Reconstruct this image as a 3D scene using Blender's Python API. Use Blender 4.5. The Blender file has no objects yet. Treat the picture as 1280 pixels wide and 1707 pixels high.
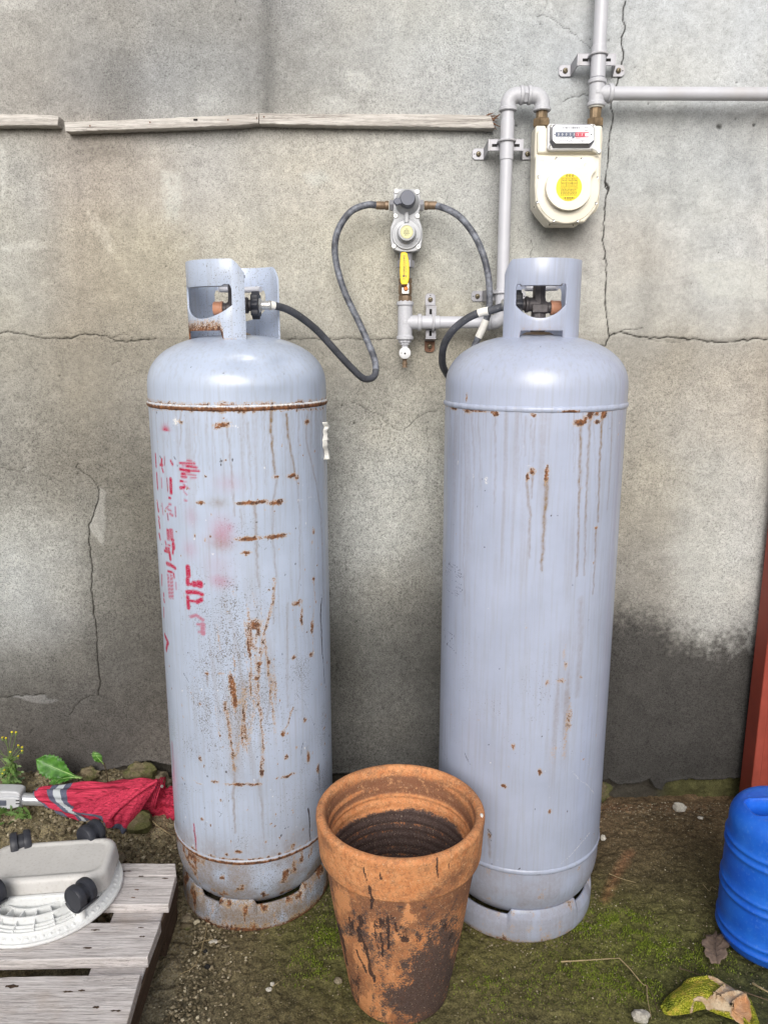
import bpy, math, random
import numpy as np
from mathutils import Vector, Matrix

random.seed(7)
RNG = np.random.default_rng(11)
scene = bpy.context.scene
COL = scene.collection
PI = math.pi
rad = math.radians

# ------------------------------------------------------------------ camera
CAM_H = 1.21
PITCH = rad(12.2)
FPX = 1282.0                       # focal length in pixels of a 1280 wide picture
cam_data = bpy.data.cameras.new('camera')
cam_data.sensor_fit = 'HORIZONTAL'
cam_data.sensor_width = 36.0
cam_data.lens = 36.0 * FPX / 1280.0
cam_data.clip_start = 0.02
cam_data.clip_end = 500
cam = bpy.data.objects.new('camera', cam_data)
cam.location = (0, 0, CAM_H)
cam.rotation_euler = (PI / 2 - PITCH, 0, 0)
COL.objects.link(cam)
scene.camera = cam

# ------------------------------------------------------------------ light
SUN_EL, SUN_AZ = rad(28), rad(184)     # azimuth clockwise from +Y: behind the camera, a little to the left
world = bpy.data.worlds.new('World')
scene.world = world
world.use_nodes = True
wn = world.node_tree.nodes; wl = world.node_tree.links
for n in list(wn): wn.remove(n)
sky = wn.new('ShaderNodeTexSky'); sky.sky_type = 'NISHITA'; sky.sun_disc = False
sky.sun_elevation = SUN_EL; sky.sun_rotation = SUN_AZ
sky.air_density = 1.0; sky.dust_density = 4.0; sky.ozone_density = 1.0
hsv = wn.new('ShaderNodeHueSaturation'); hsv.inputs['Saturation'].default_value = 0.34   # overcast: a nearly grey sky
bg = wn.new('ShaderNodeBackground'); bg.inputs['Strength'].default_value = 0.064
wo = wn.new('ShaderNodeOutputWorld')
wl.new(sky.outputs[0], hsv.inputs['Color']); wl.new(hsv.outputs[0], bg.inputs['Color']); wl.new(bg.outputs[0], wo.inputs['Surface'])
sd = bpy.data.lights.new('sun', 'SUN'); sd.energy = 1.3; sd.angle = rad(40); sd.color = (1.0, 0.965, 0.92)
sun = bpy.data.objects.new('sun', sd); COL.objects.link(sun)
sdir = Vector((math.sin(SUN_AZ) * math.cos(SUN_EL), math.cos(SUN_AZ) * math.cos(SUN_EL), math.sin(SUN_EL)))
sun.rotation_euler = (-sdir).to_track_quat('-Z', 'Y').to_euler()
sun.location = (0, -3, 6)
scene.view_settings.view_transform = 'Standard'
scene.view_settings.look = 'None'
scene.view_settings.exposure = 0.95
scene.view_settings.gamma = 1.0
scene.view_settings.use_curve_mapping = False

# ------------------------------------------------------------------ survey: a photograph point and a depth give a place
CT, ST = math.cos(PITCH), math.sin(PITCH)
def ray(px, py):
    u, v = (px - 640.0) / FPX, (853.5 - py) / FPX
    return Vector((u, CT + v * ST, -ST + v * CT))
def W(px, py, Y):
    r = ray(px, py); t = Y / r.y
    return Vector((r.x * t, Y, CAM_H + r.z * t))
def G(px, py, z=0.0):
    r = ray(px, py); t = (z - CAM_H) / r.z
    return Vector((r.x * t, r.y * t, z))
def survey(x, y, z):
    d = y * CT - (z - CAM_H) * ST
    v = ((z - CAM_H) * CT + y * ST) / d
    return 640 + FPX * x / d, 853.5 - FPX * v

# ------------------------------------------------------------------ numpy noise
def _h(ix, iy, seed):
    n = (ix.astype(np.int64) * 374761393 + iy.astype(np.int64) * 668265263 + seed * 982451653) & 0x7fffffff
    n = ((n ^ (n >> 13)) * 1274126177) & 0x7fffffff
    n = n ^ (n >> 16)
    return (n & 0xffff) / 65535.0
def vn(x, y, seed=0):
    xi, yi = np.floor(x), np.floor(y)
    fx, fy = x - xi, y - yi
    fx = fx * fx * (3 - 2 * fx); fy = fy * fy * (3 - 2 * fy)
    a = _h(xi, yi, seed); b = _h(xi + 1, yi, seed); c = _h(xi, yi + 1, seed); d = _h(xi + 1, yi + 1, seed)
    return (a * (1 - fx) + b * fx) * (1 - fy) + (c * (1 - fx) + d * fx) * fy
def fbm(x, y, octv=4, seed=0, gain=0.5):
    s, a, t = 0, 1.0, 0
    for i in range(octv):
        s = s + a * vn(x * 2 ** i, y * 2 ** i, seed + i * 17); t += a; a *= gain
    return s / t
def sst(a, b, x):
    t = np.clip((x - a) / (b - a), 0, 1); return t * t * (3 - 2 * t)
def lin(c):
    c = np.asarray(c, float) / 255.0
    return np.where(c < 0.04045, c / 12.92, ((c + 0.055) / 1.055) ** 2.4)

class Field:
    """marks on a surface laid out as u (columns) x w (rows), metres"""
    def __init__(s, u, w, chans, warp=0.0):
        s.u, s.w = u, w
        s.U, s.Wd = np.meshgrid(u, w)
        s.c = {k: np.zeros(s.U.shape) for k in chans}
        if warp:
            s.U2 = s.U + (fbm(s.U * 90, s.Wd * 90, 3, 5) - .5) * warp
            s.W2 = s.Wd + (fbm(s.U * 90, s.Wd * 90, 3, 9) - .5) * warp
        else:
            s.U2, s.W2 = s.U, s.Wd
    def win(s, u0, u1, w0, w1):
        a, b = np.searchsorted(s.u, [u0, u1]); c, d = np.searchsorted(s.w, [w0, w1])
        return slice(c, d), slice(a, b)
    def blob(s, ch, u, w, ru, rw, val=1.0, hard=1.0):
        m = 2.6
        sl = s.win(u - ru * m, u + ru * m, w - rw * m, w + rw * m)
        q = ((s.U2[sl] - u) / ru) ** 2 + ((s.W2[sl] - w) / rw) ** 2
        v = val * np.exp(-q ** hard)
        s.c[ch][sl] = np.maximum(s.c[ch][sl], v)
    def line(s, ch, pts, hw, val=1.0, soft=None, taper=None, raw=False):
        soft = soft if soft is not None else hw
        for i in range(len(pts) - 1):
            (u0, w0), (u1, w1) = pts[i][:2], pts[i + 1][:2]
            h0 = h1 = hw
            if taper:
                n = len(pts) - 1
                h0 = hw * (1 + (taper - 1) * i / n); h1 = hw * (1 + (taper - 1) * (i + 1) / n)
            m = max(h0, h1) + soft * 1.2 + 0.006
            sl = s.win(min(u0, u1) - m, max(u0, u1) + m, min(w0, w1) - m, max(w0, w1) + m)
            A, B = (s.U[sl] - u0, s.Wd[sl] - w0) if raw else (s.U2[sl] - u0, s.W2[sl] - w0)
            L = (u1 - u0) ** 2 + (w1 - w0) ** 2 + 1e-12
            t = np.clip((A * (u1 - u0) + B * (w1 - w0)) / L, 0, 1)
            d = np.hypot(A - t * (u1 - u0), B - t * (w1 - w0))
            v = val * np.clip((h0 + (h1 - h0) * t + soft * .5 - d) / soft, 0, 1)
            s.c[ch][sl] = np.maximum(s.c[ch][sl], v)
    def poly(s, ch, pts, val=1.0, soft=0.004):
        P = np.array([p[:2] for p in pts]); m = 0.02
        sl = s.win(P[:, 0].min() - m, P[:, 0].max() + m, P[:, 1].min() - m, P[:, 1].max() + m)
        X, Y = s.U2[sl], s.W2[sl]
        ins = np.zeros(X.shape, bool); dm = np.full(X.shape, 9.0)
        for i in range(len(P)):
            x0, y0 = P[i]; x1, y1 = P[(i + 1) % len(P)]
            cr = ((y0 > Y) != (y1 > Y)) & (X < (x1 - x0) * (Y - y0) / (y1 - y0 + 1e-12) + x0)
            ins ^= cr
            L = (x1 - x0) ** 2 + (y1 - y0) ** 2 + 1e-12
            t = np.clip(((X - x0) * (x1 - x0) + (Y - y0) * (y1 - y0)) / L, 0, 1)
            dm = np.minimum(dm, np.hypot(X - x0 - t * (x1 - x0), Y - y0 - t * (y1 - y0)))
        sd = np.where(ins, dm, -dm)
        v = val * np.clip(sd / soft + .5, 0, 1)
        s.c[ch][sl] = np.maximum(s.c[ch][sl], v)

# ------------------------------------------------------------------ mesh helpers
ORG = {}
def tag(o, label=None, cat=None, group=None, kind=None):
    if label: o['label'] = label
    if cat: o['category'] = cat
    if group: o['group'] = group
    if kind: o['kind'] = kind
    return o
def thing(name, loc, label, cat, group=None):
    o = bpy.data.objects.new(name, None); o.empty_display_size = 0.05
    o.location = loc; COL.objects.link(o); ORG[o.name] = Vector(loc)
    return tag(o, label, cat, group)
def link_mesh(name, me, mat, parent, origin):
    o = bpy.data.objects.new(name, me); COL.objects.link(o)
    if mat: me.materials.append(mat)
    if parent:
        o.parent = parent; ORG[o.name] = ORG[parent.name]
    else:
        o.location = origin; ORG[o.name] = Vector(origin)
    return o
class MB:
    def __init__(s): s.v, s.f = [], []
    def add(s, vs, fs):
        o = len(s.v); s.v += [tuple(p) for p in vs]; s.f += [tuple(i + o for i in f) for f in fs]; return s
    def box(s, c, size, rot=None):
        c = Vector(c); h = Vector(size) / 2; vs = []
        for dx in (-1, 1):
            for dy in (-1, 1):
                for dz in (-1, 1):
                    p = Vector((dx * h.x, dy * h.y, dz * h.z))
                    if rot: p = rot @ p
                    vs.append(c + p)
        return s.add(vs, [(0, 1, 3, 2), (4, 6, 7, 5), (0, 4, 5, 1), (2, 3, 7, 6), (0, 2, 6, 4), (1, 5, 7, 3)])
    def rev(s, o, ax, prof, n=24, ph=0.0, closed=False, arc=None):
        """revolve (radius, along) pairs round the axis ax through o"""
        o = Vector(o); ax = Vector(ax).normalized()
        a = ax.orthogonal().normalized()
        if abs(ax.z) > .99: a = Vector((1, 0, 0))
        if abs(ax.y) > .99: a = Vector((1, 0, 0))
        if abs(ax.x) > .99: a = Vector((0, 0, 1))
        b = ax.cross(a); base = len(s.v); m = len(prof)
        for k in range(n):
            t = ph + 2 * PI * k / n
            e = a * math.cos(t) + b * math.sin(t)
            for (r, h) in prof: s.v.append(tuple(o + ax * h + e * r))
        for k in range(n):
            k2 = (k + 1) % n
            for j in range(m - 1 if not closed else m):
                j2 = (j + 1) % m
                s.f.append((base + k * m + j, base + k2 * m + j, base + k2 * m + j2, base + k * m + j2))
        if not closed:
            if prof[0][0] > 1e-6: s.f.append(tuple(base + k * m for k in range(n))[::-1])
            if prof[-1][0] > 1e-6: s.f.append(tuple(base + k * m + m - 1 for k in range(n)))
        return s
    def cyl(s, p0, p1, r, r1=None, n=24, ph=0.0, ch=0.0):
        p0, p1 = Vector(p0), Vector(p1); L = (p1 - p0).length; r1 = r if r1 is None else r1
        pr = [(r, 0), (r1, L)] if not ch else [(r - ch, 0), (r, ch), (r1, L - ch), (r1 - ch, L)]
        return s.rev(p0, p1 - p0, pr, n, ph)
    def tube(s, pts, r, n=12, caps=True, flat=None):
        pts = [Vector(p) for p in pts]; m = len(pts); base = len(s.v)
        rs = r if isinstance(r, (list, tuple)) else [r] * m
        t0 = (pts[1] - pts[0]).normalized(); a = t0.orthogonal().normalized()
        for i, p in enumerate(pts):
            t = ((pts[min(i + 1, m - 1)] - pts[max(i - 1, 0)])).normalized()
            a = (a - t * a.dot(t)).normalized(); b = t.cross(a)
            for k in range(n):
                q = 2 * PI * k / n
                s.v.append(tuple(p + (a * math.cos(q) + b * math.sin(q)) * rs[i]))
        for i in range(m - 1):
            for k in range(n):
                k2 = (k + 1) % n
                s.f.append((base + i * n + k, base + i * n + k2, base + (i + 1) * n + k2, base + (i + 1) * n + k))
        if caps:
            s.f.append(tuple(base + k for k in range(n))[::-1]); s.f.append(tuple(base + (m - 1) * n + k for k in range(n)))
        return s
    def prism(s, poly, d):
        """closed polygon of 3D points extruded by vector d"""
        n = len(poly); base = len(s.v); d = Vector(d)
        for p in poly: s.v.append(tuple(p))
        for p in poly: s.v.append(tuple(Vector(p) + d))
        s.f.append(tuple(range(base, base + n))); s.f.append(tuple(range(base + n, base + 2 * n))[::-1])
        for i in range(n):
            j = (i + 1) % n; s.f.append((base + i, base + n + i, base + n + j, base + j))
        return s
    def blob(s, c, r, n=14, m=9, rough=0.25, seed=0, freq=2.0, flatz=None):
        c = Vector(c); rr = random.Random(seed)
        off = [rr.uniform(0, 50) for _ in range(3)]
        planes = []
        for _ in range(7):
            d = Vector((rr.gauss(0, 1), rr.gauss(0, 1), rr.gauss(0, 1))).normalized(); planes.append((d, rr.uniform(.62, .95)))
        def f(p):
            k = 1.0
            for d, h in planes:
                q = p.dot(d)
                if q > h * k: k = min(k, h / q)
            from mathutils import noise as mn
            k *= 1 + rough * mn.noise(p * freq + Vector(off)) + rough * .4 * mn.noise(p * freq * 3 + Vector(off))
            return k
        base = len(s.v); s.v.append(None)
        rows = []
        def P(p):
            k = f(p); q = Vector((p.x * r[0], p.y * r[1], p.z * r[2])) * k
            return tuple(c + q)
        s.v[base] = P(Vector((0, 0, 1)))
        for i in range(1, m):
            th = PI * i / m
            for k in range(n):
                q = 2 * PI * k / n
                s.v.append(P(Vector((math.sin(th) * math.cos(q), math.sin(th) * math.sin(q), math.cos(th)))))
        s.v.append(P(Vector((0, 0, -1)))); last = len(s.v) - 1
        for k in range(n):
            k2 = (k + 1) % n
            s.f.append((base, base + 1 + k, base + 1 + k2)); b2 = base + 1 + (m - 2) * n
            s.f.append((last, b2 + k2, b2 + k))
            for i in range(m - 2):
                a0 = base + 1 + i * n
                s.f.append((a0 + k, a0 + n + k, a0 + n + k2, a0 + k2))
        return s
    def build(s, name, mat, parent=None, origin=None, smooth=35, bevel=0, label=None, seg=2, subd=0, solid=0):
        A = np.array(s.v, float)
        if parent: off = ORG[parent.name]
        elif origin is not None: off = Vector(origin)
        else: off = Vector(((A[:, 0].min() + A[:, 0].max()) / 2, (A[:, 1].min() + A[:, 1].max()) / 2, A[:, 2].min()))
        me = bpy.data.meshes.new(name)
        me.from_pydata([tuple(p) for p in (A - np.array(off))], [], s.f)
        me.update(); me.validate()
        import bmesh
        bm = bmesh.new(); bm.from_mesh(me); bmesh.ops.recalc_face_normals(bm, faces=bm.faces); bm.to_mesh(me); bm.free()
        if smooth:
            me.shade_smooth()
            try: me.set_sharp_from_angle(angle=rad(smooth))
            except Exception: pass
        o = link_mesh(name, me, mat, parent, off)
        if solid:
            md = o.modifiers.new('thickness', 'SOLIDIFY'); md.thickness = solid; md.offset = 0
        if bevel:
            md = o.modifiers.new('bevel', 'BEVEL'); md.width = bevel; md.segments = seg; md.limit_method = 'ANGLE'; md.angle_limit = rad(40)
            md.harden_normals = False
        if subd:
            md = o.modifiers.new('sub', 'SUBSURF'); md.levels = subd; md.render_levels = subd
        if label: o['label'] = label
        return o

def grid_mesh(name, P, mat, parent=None, origin=(0, 0, 0), attrs=None, wrap=False, keep=None, smooth=True, flip=False):
    """P: array rows x cols x 3 in world space; attrs: dict of float arrays or rgb arrays"""
    R, C = P.shape[:2]
    off = np.array(ORG[parent.name] if parent else origin)
    V = (P - off).reshape(-1, 3)
    i = np.arange(R - 1)[:, None]; j = np.arange(C if wrap else C - 1)[None, :]
    j2 = (j + 1) % C
    a, b, c, d = i * C + j, i * C + j2, (i + 1) * C + j2, (i + 1) * C + j
    a, b, c, d = np.broadcast_arrays(a, b, c, d)
    F = np.stack([a, d, c, b] if flip else [a, b, c, d], -1)
    if keep is not None: F = F[keep]
    F = F.reshape(-1, 4)
    me = bpy.data.meshes.new(name)
    me.vertices.add(len(V)); me.vertices.foreach_set('co', V.astype(np.float32).ravel())
    me.loops.add(len(F) * 4); me.loops.foreach_set('vertex_index', F.astype(np.int32).ravel())
    me.polygons.add(len(F)); me.polygons.foreach_set('loop_start', (np.arange(len(F)) * 4).astype(np.int32))
    try: me.polygons.foreach_set('loop_total', np.full(len(F), 4, np.int32))
    except Exception: pass
    me.update(calc_edges=True)
    if smooth: me.shade_smooth()
    for k, v in (attrs or {}).items():
        if v.ndim == 3:
            at = me.attributes.new(k, 'FLOAT_COLOR', 'POINT')
            q = np.ones((R * C, 4), np.float32); q[:, :3] = v.reshape(-1, 3); at.data.foreach_set('color', q.ravel())
        else:
            at = me.attributes.new(k, 'FLOAT', 'POINT'); at.data.foreach_set('value', v.astype(np.float32).ravel())
    return link_mesh(name, me, mat, parent, Vector(origin))

def crom(pts, n=8):
    pts = [Vector(p) for p in pts]; out = []
    q = [pts[0] * 2 - pts[1]] + pts + [pts[-1] * 2 - pts[-2]]
    for i in range(1, len(q) - 2):
        for k in range(n):
            t = k / n
            p0, p1, p2, p3 = q[i - 1], q[i], q[i + 1], q[i + 2]
            out.append(.5 * ((2 * p1) + (p2 - p0) * t + (2 * p0 - 5 * p1 + 4 * p2 - p3) * t * t + (3 * p1 - p0 - 3 * p2 + p3) * t ** 3))
    out.append(pts[-1]); return out
def arc(c, a, b, r, t0, t1, n=12):
    c, a, b = Vector(c), Vector(a), Vector(b)
    return [c + (a * math.cos(t0 + (t1 - t0) * i / n) + b * math.sin(t0 + (t1 - t0) * i / n)) * r for i in range(n + 1)]

# ------------------------------------------------------------------ materials
class NT:
    def __init__(s, name):
        s.m = bpy.data.materials.new(name); s.m.use_nodes = True
        s.n = s.m.node_tree.nodes; s.l = s.m.node_tree.links
        s.b = s.n['Principled BSDF']
        s.tc = s.n.new('ShaderNodeTexCoord').outputs['Object']
    def noise(s, scale, detail=3, rough=.55, vec=None, stretch=None, dist=0.0):
        v = vec or s.tc
        if stretch:
            mp = s.n.new('ShaderNodeMapping'); mp.inputs['Scale'].default_value = stretch; s.l.new(v, mp.inputs['Vector']); v = mp.outputs[0]
        t = s.n.new('ShaderNodeTexNoise'); t.inputs['Scale'].default_value = scale; t.inputs['Detail'].default_value = detail
        t.inputs['Roughness'].default_value = rough; t.inputs['Distortion'].default_value = dist
        s.l.new(v, t.inputs['Vector']); return t.outputs['Fac']
    def voro(s, scale, feature='F1', out='Distance', stretch=None):
        v = s.tc
        if stretch:
            mp = s.n.new('ShaderNodeMapping'); mp.inputs['Scale'].default_value = stretch; s.l.new(v, mp.inputs['Vector']); v = mp.outputs[0]
        t = s.n.new('ShaderNodeTexVoronoi'); t.feature = feature; t.inputs['Scale'].default_value = scale
        s.l.new(v, t.inputs['Vector']); return t.outputs[out]
    def attr(s, name, col=False):
        a = s.n.new('ShaderNodeAttribute'); a.attribute_name = name
        return a.outputs['Color'] if col else a.outputs['Fac']
    def put(s, sock, v):
        if isinstance(v, (int, float)): sock.default_value = v
        elif isinstance(v, (tuple, list, np.ndarray)): sock.default_value = tuple(float(x) for x in v)[:3] + (1.0,)
        else: s.l.new(v, sock)
    def math(s, op, a, b=0.0, c=None, clamp=False):
        m = s.n.new('ShaderNodeMath'); m.operation = op; m.use_clamp = clamp
        s.put(m.inputs[0], a); s.put(m.inputs[1], b)
        if c is not None: s.put(m.inputs[2], c)
        return m.outputs[0]
    def rng(s, v, a, b, c=0.0, d=1.0, smooth=False):
        m = s.n.new('ShaderNodeMapRange'); m.clamp = True
        if smooth: m.interpolation_type = 'SMOOTHSTEP'
        s.put(m.inputs[0], v)
        for i, q in enumerate((a, b, c, d)): s.put(m.inputs[i + 1], q)
        return m.outputs[0]
    def mix(s, f, a, b, mode='MIX'):
        m = s.n.new('ShaderNodeMix'); m.data_type = 'RGBA'; m.blend_type = mode
        s.put(m.inputs[0], f); s.put(m.inputs[6], a); s.put(m.inputs[7], b); return m.outputs[2]
    def val(s, v):   # grey colour from value
        m = s.n.new('ShaderNodeCombineColor')
        for i in range(3): s.put(m.inputs[i], v)
        return m.outputs[0]
    def out(s, col=None, rough=None, metal=None, h=None, hs=1.0, hd=0.001, spec=None):
        if col is not None: s.put(s.b.inputs['Base Color'], col)
        if rough is not None: s.put(s.b.inputs['Roughness'], rough)
        if metal is not None: s.put(s.b.inputs['Metallic'], metal)
        if spec is not None: s.b.inputs['Specular IOR Level'].default_value = spec
        if h is not None:
            bp = s.n.new('ShaderNodeBump'); bp.inputs['Strength'].default_value = hs; bp.inputs['Distance'].default_value = hd
            s.put(bp.inputs['Height'], h); s.l.new(bp.outputs[0], s.b.inputs['Normal'])
        return s.m
def C(r, g, b, k=1.0): return tuple(lin((r, g, b)) * k)

def simple(name, rgb, rough=.5, metal=0., scale=60, amt=.25, bump=.0004, dirt=None, dirt_amt=.3, spec=None, k=1.0):
    t = NT(name); c = lin(rgb) * k
    n = t.noise(scale, 4)
    col = t.mix(t.rng(n, .3, .7), tuple(c * (1 - amt)), tuple(np.minimum(c * (1 + amt * .6), .9)))
    if dirt is not None:
        n2 = t.noise(scale * .35, 5, .7)
        col = t.mix(t.rng(n2, .52, .68, 0, dirt_amt), col, C(*dirt))
    return t.out(col, t.rng(n, .2, .8, rough * .85, min(1, rough * 1.15)), metal, n, .5, bump, spec)

M = {}
def wall_mat():
    t = NT('weathered_concrete')
    col = t.attr('col', True); gr = t.attr('grain'); ck = t.attr('crack')
    n1 = t.noise(330, 3, .62); n2 = t.noise(120, 4, .65); n3 = t.noise(26, 4, .6)
    v = t.voro(300)
    f = t.math('ADD', t.rng(n1, .28, .72, -.5, .5), t.math('MULTIPLY', t.rng(n2, .3, .7, -.5, .5), .45))
    pits = t.rng(n1, .36, .44, 1, 0)
    f = t.math('MULTIPLY', f, t.math('MULTIPLY', gr, .85))
    k = t.math('ADD', 1.0, t.math('MULTIPLY', f, 1.15))
    k = t.math('MULTIPLY', k, t.rng(n3, .3, .7, .93, 1.07))
    k = t.math('MULTIPLY', k, t.math('SUBTRACT', 1.0, t.math('MULTIPLY', t.math('MULTIPLY', pits, gr), .45)))
    pale_grain = t.rng(t.noise(420, 2, .5), .66, .72, 0, .5)  # pale sand grains in the render
    c2 = t.mix(1.0, col, t.val(k), 'MULTIPLY')
    c2 = t.mix(t.math('MULTIPLY', pale_grain, gr), c2, t.mix(1.0, col, (1.6, 1.6, 1.55), 'MULTIPLY'))
    c2 = t.mix(t.rng(ck, .12, .55, 0, .93), c2, (.02, .018, .015))
    h = t.math('ADD', t.math('MULTIPLY', n1, t.math('ADD', .25, gr)), t.math('MULTIPLY', n2, .8))
    return t.out(c2, .92, 0, h, .75, .0022, spec=.25)
M['wall'] = wall_mat()

def ground_mat():
    t = NT('damp_mossy_earth')
    col = t.attr('col', True); ms = t.attr('moss'); gv = t.attr('gravel')
    n1 = t.noise(300, 4, .65); n2 = t.noise(85, 5, .65); n3 = t.noise(19, 5, .6)
    k = t.math('MULTIPLY', t.rng(n1, .32, .68, .4, 1.7), t.rng(n2, .3, .7, .55, 1.5))
    c = t.mix(1.0, col, t.val(k), 'MULTIPLY')
    mf = t.rng(t.math('ADD', t.math('MULTIPLY', ms, .9), t.math('MULTIPLY', t.math('SUBTRACT', n2, .5), 1.5)), .40, .86)
    mc = t.mix(t.rng(n1, .35, .65), (.060, .072, .014), (.25, .27, .055))
    c = t.mix(t.math('MULTIPLY', mf, .85), c, mc)
    sp = t.rng(t.voro(190), .10, .16, 1, 0)
    spsel = t.rng(t.noise(60, 2), .5, .6)
    c = t.mix(t.math('MULTIPLY', t.math('MULTIPLY', sp, spsel), .8), c, (.34, .31, .24))
    v = t.voro(140)
    c = t.mix(t.math('MULTIPLY', gv, t.rng(v, .25, .5, .55, 0)), c, (.26, .235, .18))
    h = t.math('ADD', n2, t.math('MULTIPLY', n1, .5))
    h = t.math('SUBTRACT', h, t.math('MULTIPLY', t.math('MULTIPLY', v, gv), .8))
    return t.out(c, .88, 0, h, .9, .004, spec=.3)
M['ground'] = ground_mat()

def tank_mat(name, base, speckk=1.0):
    t = NT(name)
    A = t.n.new('ShaderNodeSeparateColor'); t.l.new(t.attr('ma', True), A.inputs[0])
    B = t.n.new('ShaderNodeSeparateColor'); t.l.new(t.attr('mb', True), B.inputs[0])
    rust, streak, red = A.outputs; chip, dark, speck = B.outputs
    n0 = t.noise(7, 5, .6); n1 = t.noise(420, 3, .65); n2 = t.noise(140, 4, .6); n3 = t.noise(430, 2, .6)
    nst = t.noise(1.0, 3, .6, stretch=(170, 170, 7))
    b = lin(base)
    col = t.mix(t.rng(n0, .3, .7), tuple(b * .90), tuple(b * 1.06))
    col = t.mix(t.rng(nst, .48, .75, 0, .34), col, C(150, 148, 146))
    # worn grit
    sf = t.math('SUBTRACT', t.math('ADD', t.math('MULTIPLY', n3, .78), t.math('MULTIPLY', n2, .22)), t.math('MULTIPLY', speck, .225 * speckk))
    sf = t.rng(sf, .235, .285, 1, 0)
    col = t.mix(t.math('MULTIPLY', sf, .8), col, C(98, 90, 78))
    # runs of dirty water
    col = t.mix(t.math('MULTIPLY', streak, t.rng(n2, .25, .7, .35, 1), clamp=True), col, C(130, 106, 72))
    # red stencil paint
    rf = t.math('MULTIPLY', red, t.rng(n1, .3, .5, .45, 1.0), clamp=True)
    col = t.mix(rf, col, C(172, 18, 62))
    # chipped paint
    cf = t.rng(t.math('MULTIPLY_ADD', t.math('MULTIPLY', chip, 3.0, clamp=True), t.math('MULTIPLY', t.math('SUBTRACT', n1, .5), 1.6), chip), .42, .6)
    col = t.mix(t.math('MULTIPLY', cf, .85), col, C(232, 230, 226))
    # rust with a pale rim
    rs = t.math('MULTIPLY_ADD', t.math('MULTIPLY', rust, 3.0, clamp=True), t.math('ADD', t.math('MULTIPLY', t.math('SUBTRACT', n1, .5), 1.7), t.math('MULTIPLY', t.math('SUBTRACT', n2, .5), 1.2)), rust)
    rim = t.rng(rs, .22, .40); core = t.rng(rs, .42, .62)
    col = t.mix(t.math('MULTIPLY', rim, .55), col, C(196, 160, 112))
    rc = t.mix(t.rng(n2, .38, .62), C(142, 92, 56), C(76, 52, 42))
    col = t.mix(core, col, rc)
    df = t.rng(t.math('ADD', dark, t.math('MULTIPLY', t.math('SUBTRACT', n1, .5), .5)), .3, .6)
    col = t.mix(t.math('MULTIPLY', df, .88), col, C(62, 52, 50))
    ro = t.mix(core, t.val(.27), (.85, .85, .85))
    ro = t.mix(sf, ro, (.8, .8, .8))
    h = t.math('MULTIPLY', core, t.math('ADD', n1, .6))
    h = t.math('SUBTRACT', h, t.math('MULTIPLY', sf, .2))
    return t.out(col, ro, 0, h, .5, .0012, spec=.5)
M['tank_old'] = tank_mat('worn_grey_tank_paint', (175, 186, 206))
M['tank_new'] = tank_mat('smooth_grey_tank_paint', (170, 178, 199))

def terra_mat():
    t = NT('weathered_terracotta')
    A = t.n.new('ShaderNodeSeparateColor'); t.l.new(t.attr('ma', True), A.inputs[0])
    light, soot, black = A.outputs
    film = t.attr('film')
    n1 = t.noise(300, 4, .65); n2 = t.noise(70, 5, .62); n3 = t.noise(18, 4)
    col = t.mix(t.rng(n2, .35, .65), C(204, 134, 86), C(224, 162, 112))
    ff = t.rng(t.math('ADD', film, t.math('MULTIPLY', t.math('SUBTRACT', t.math('ADD', t.math('MULTIPLY', n1, .5), t.math('MULTIPLY', n2, .5)), .5), 2.6)), .25, 1.0)
    col = t.mix(t.math('MULTIPLY', ff, .82), col, C(108, 76, 62))
    pt = t.noise(120, 6, .78); col = t.mix(t.rng(pt, .50, .60, 0, .5), col, C(134, 88, 64)); pt2 = t.noise(95, 6, .8, dist=.4); col = t.mix(t.rng(pt2, .56, .62, 0, .55), col, C(226, 172, 124))
    lf = t.rng(t.math('ADD', light, t.math('ADD', t.math('MULTIPLY', t.math('SUBTRACT', n1, .5), 1.5), t.math('MULTIPLY', t.math('SUBTRACT', n2, .5), 1.6))), .42, .62)
    col = t.mix(t.math('MULTIPLY', lf, .85), col, C(222, 156, 106))
    sf = t.rng(t.math('ADD', soot, t.math('MULTIPLY', t.math('SUBTRACT', t.math('ADD', t.math('MULTIPLY', n1, .55), t.math('MULTIPLY', n2, .45)), .5), 3.4)), .38, .70)
    col = t.mix(t.math('MULTIPLY', sf, .93), col, t.mix(t.rng(n1, .4, .6), C(58, 50, 52), C(86, 76, 74)))
    bf = t.rng(t.math('ADD', black, t.math('MULTIPLY', t.math('SUBTRACT', n1, .5), 1.2)), .4, .6)
    col = t.mix(t.math('MULTIPLY', bf, .9), col, C(56, 44, 44))
    dspk = t.rng(t.noise(520, 2), .62, .70, 0, .5); col = t.mix(dspk, col, C(92, 66, 56)); spk = t.rng(t.noise(420, 2), .66, .72, 0, .7)
    col = t.mix(spk, col, C(225, 205, 175))
    h = t.math('ADD', n1, t.math('MULTIPLY', n2, 1.2))
    return t.out(col, t.rng(n2, .3, .7, .7, .9), 0, h, .55, .0016, spec=.3)
M['terra'] = terra_mat()

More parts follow.
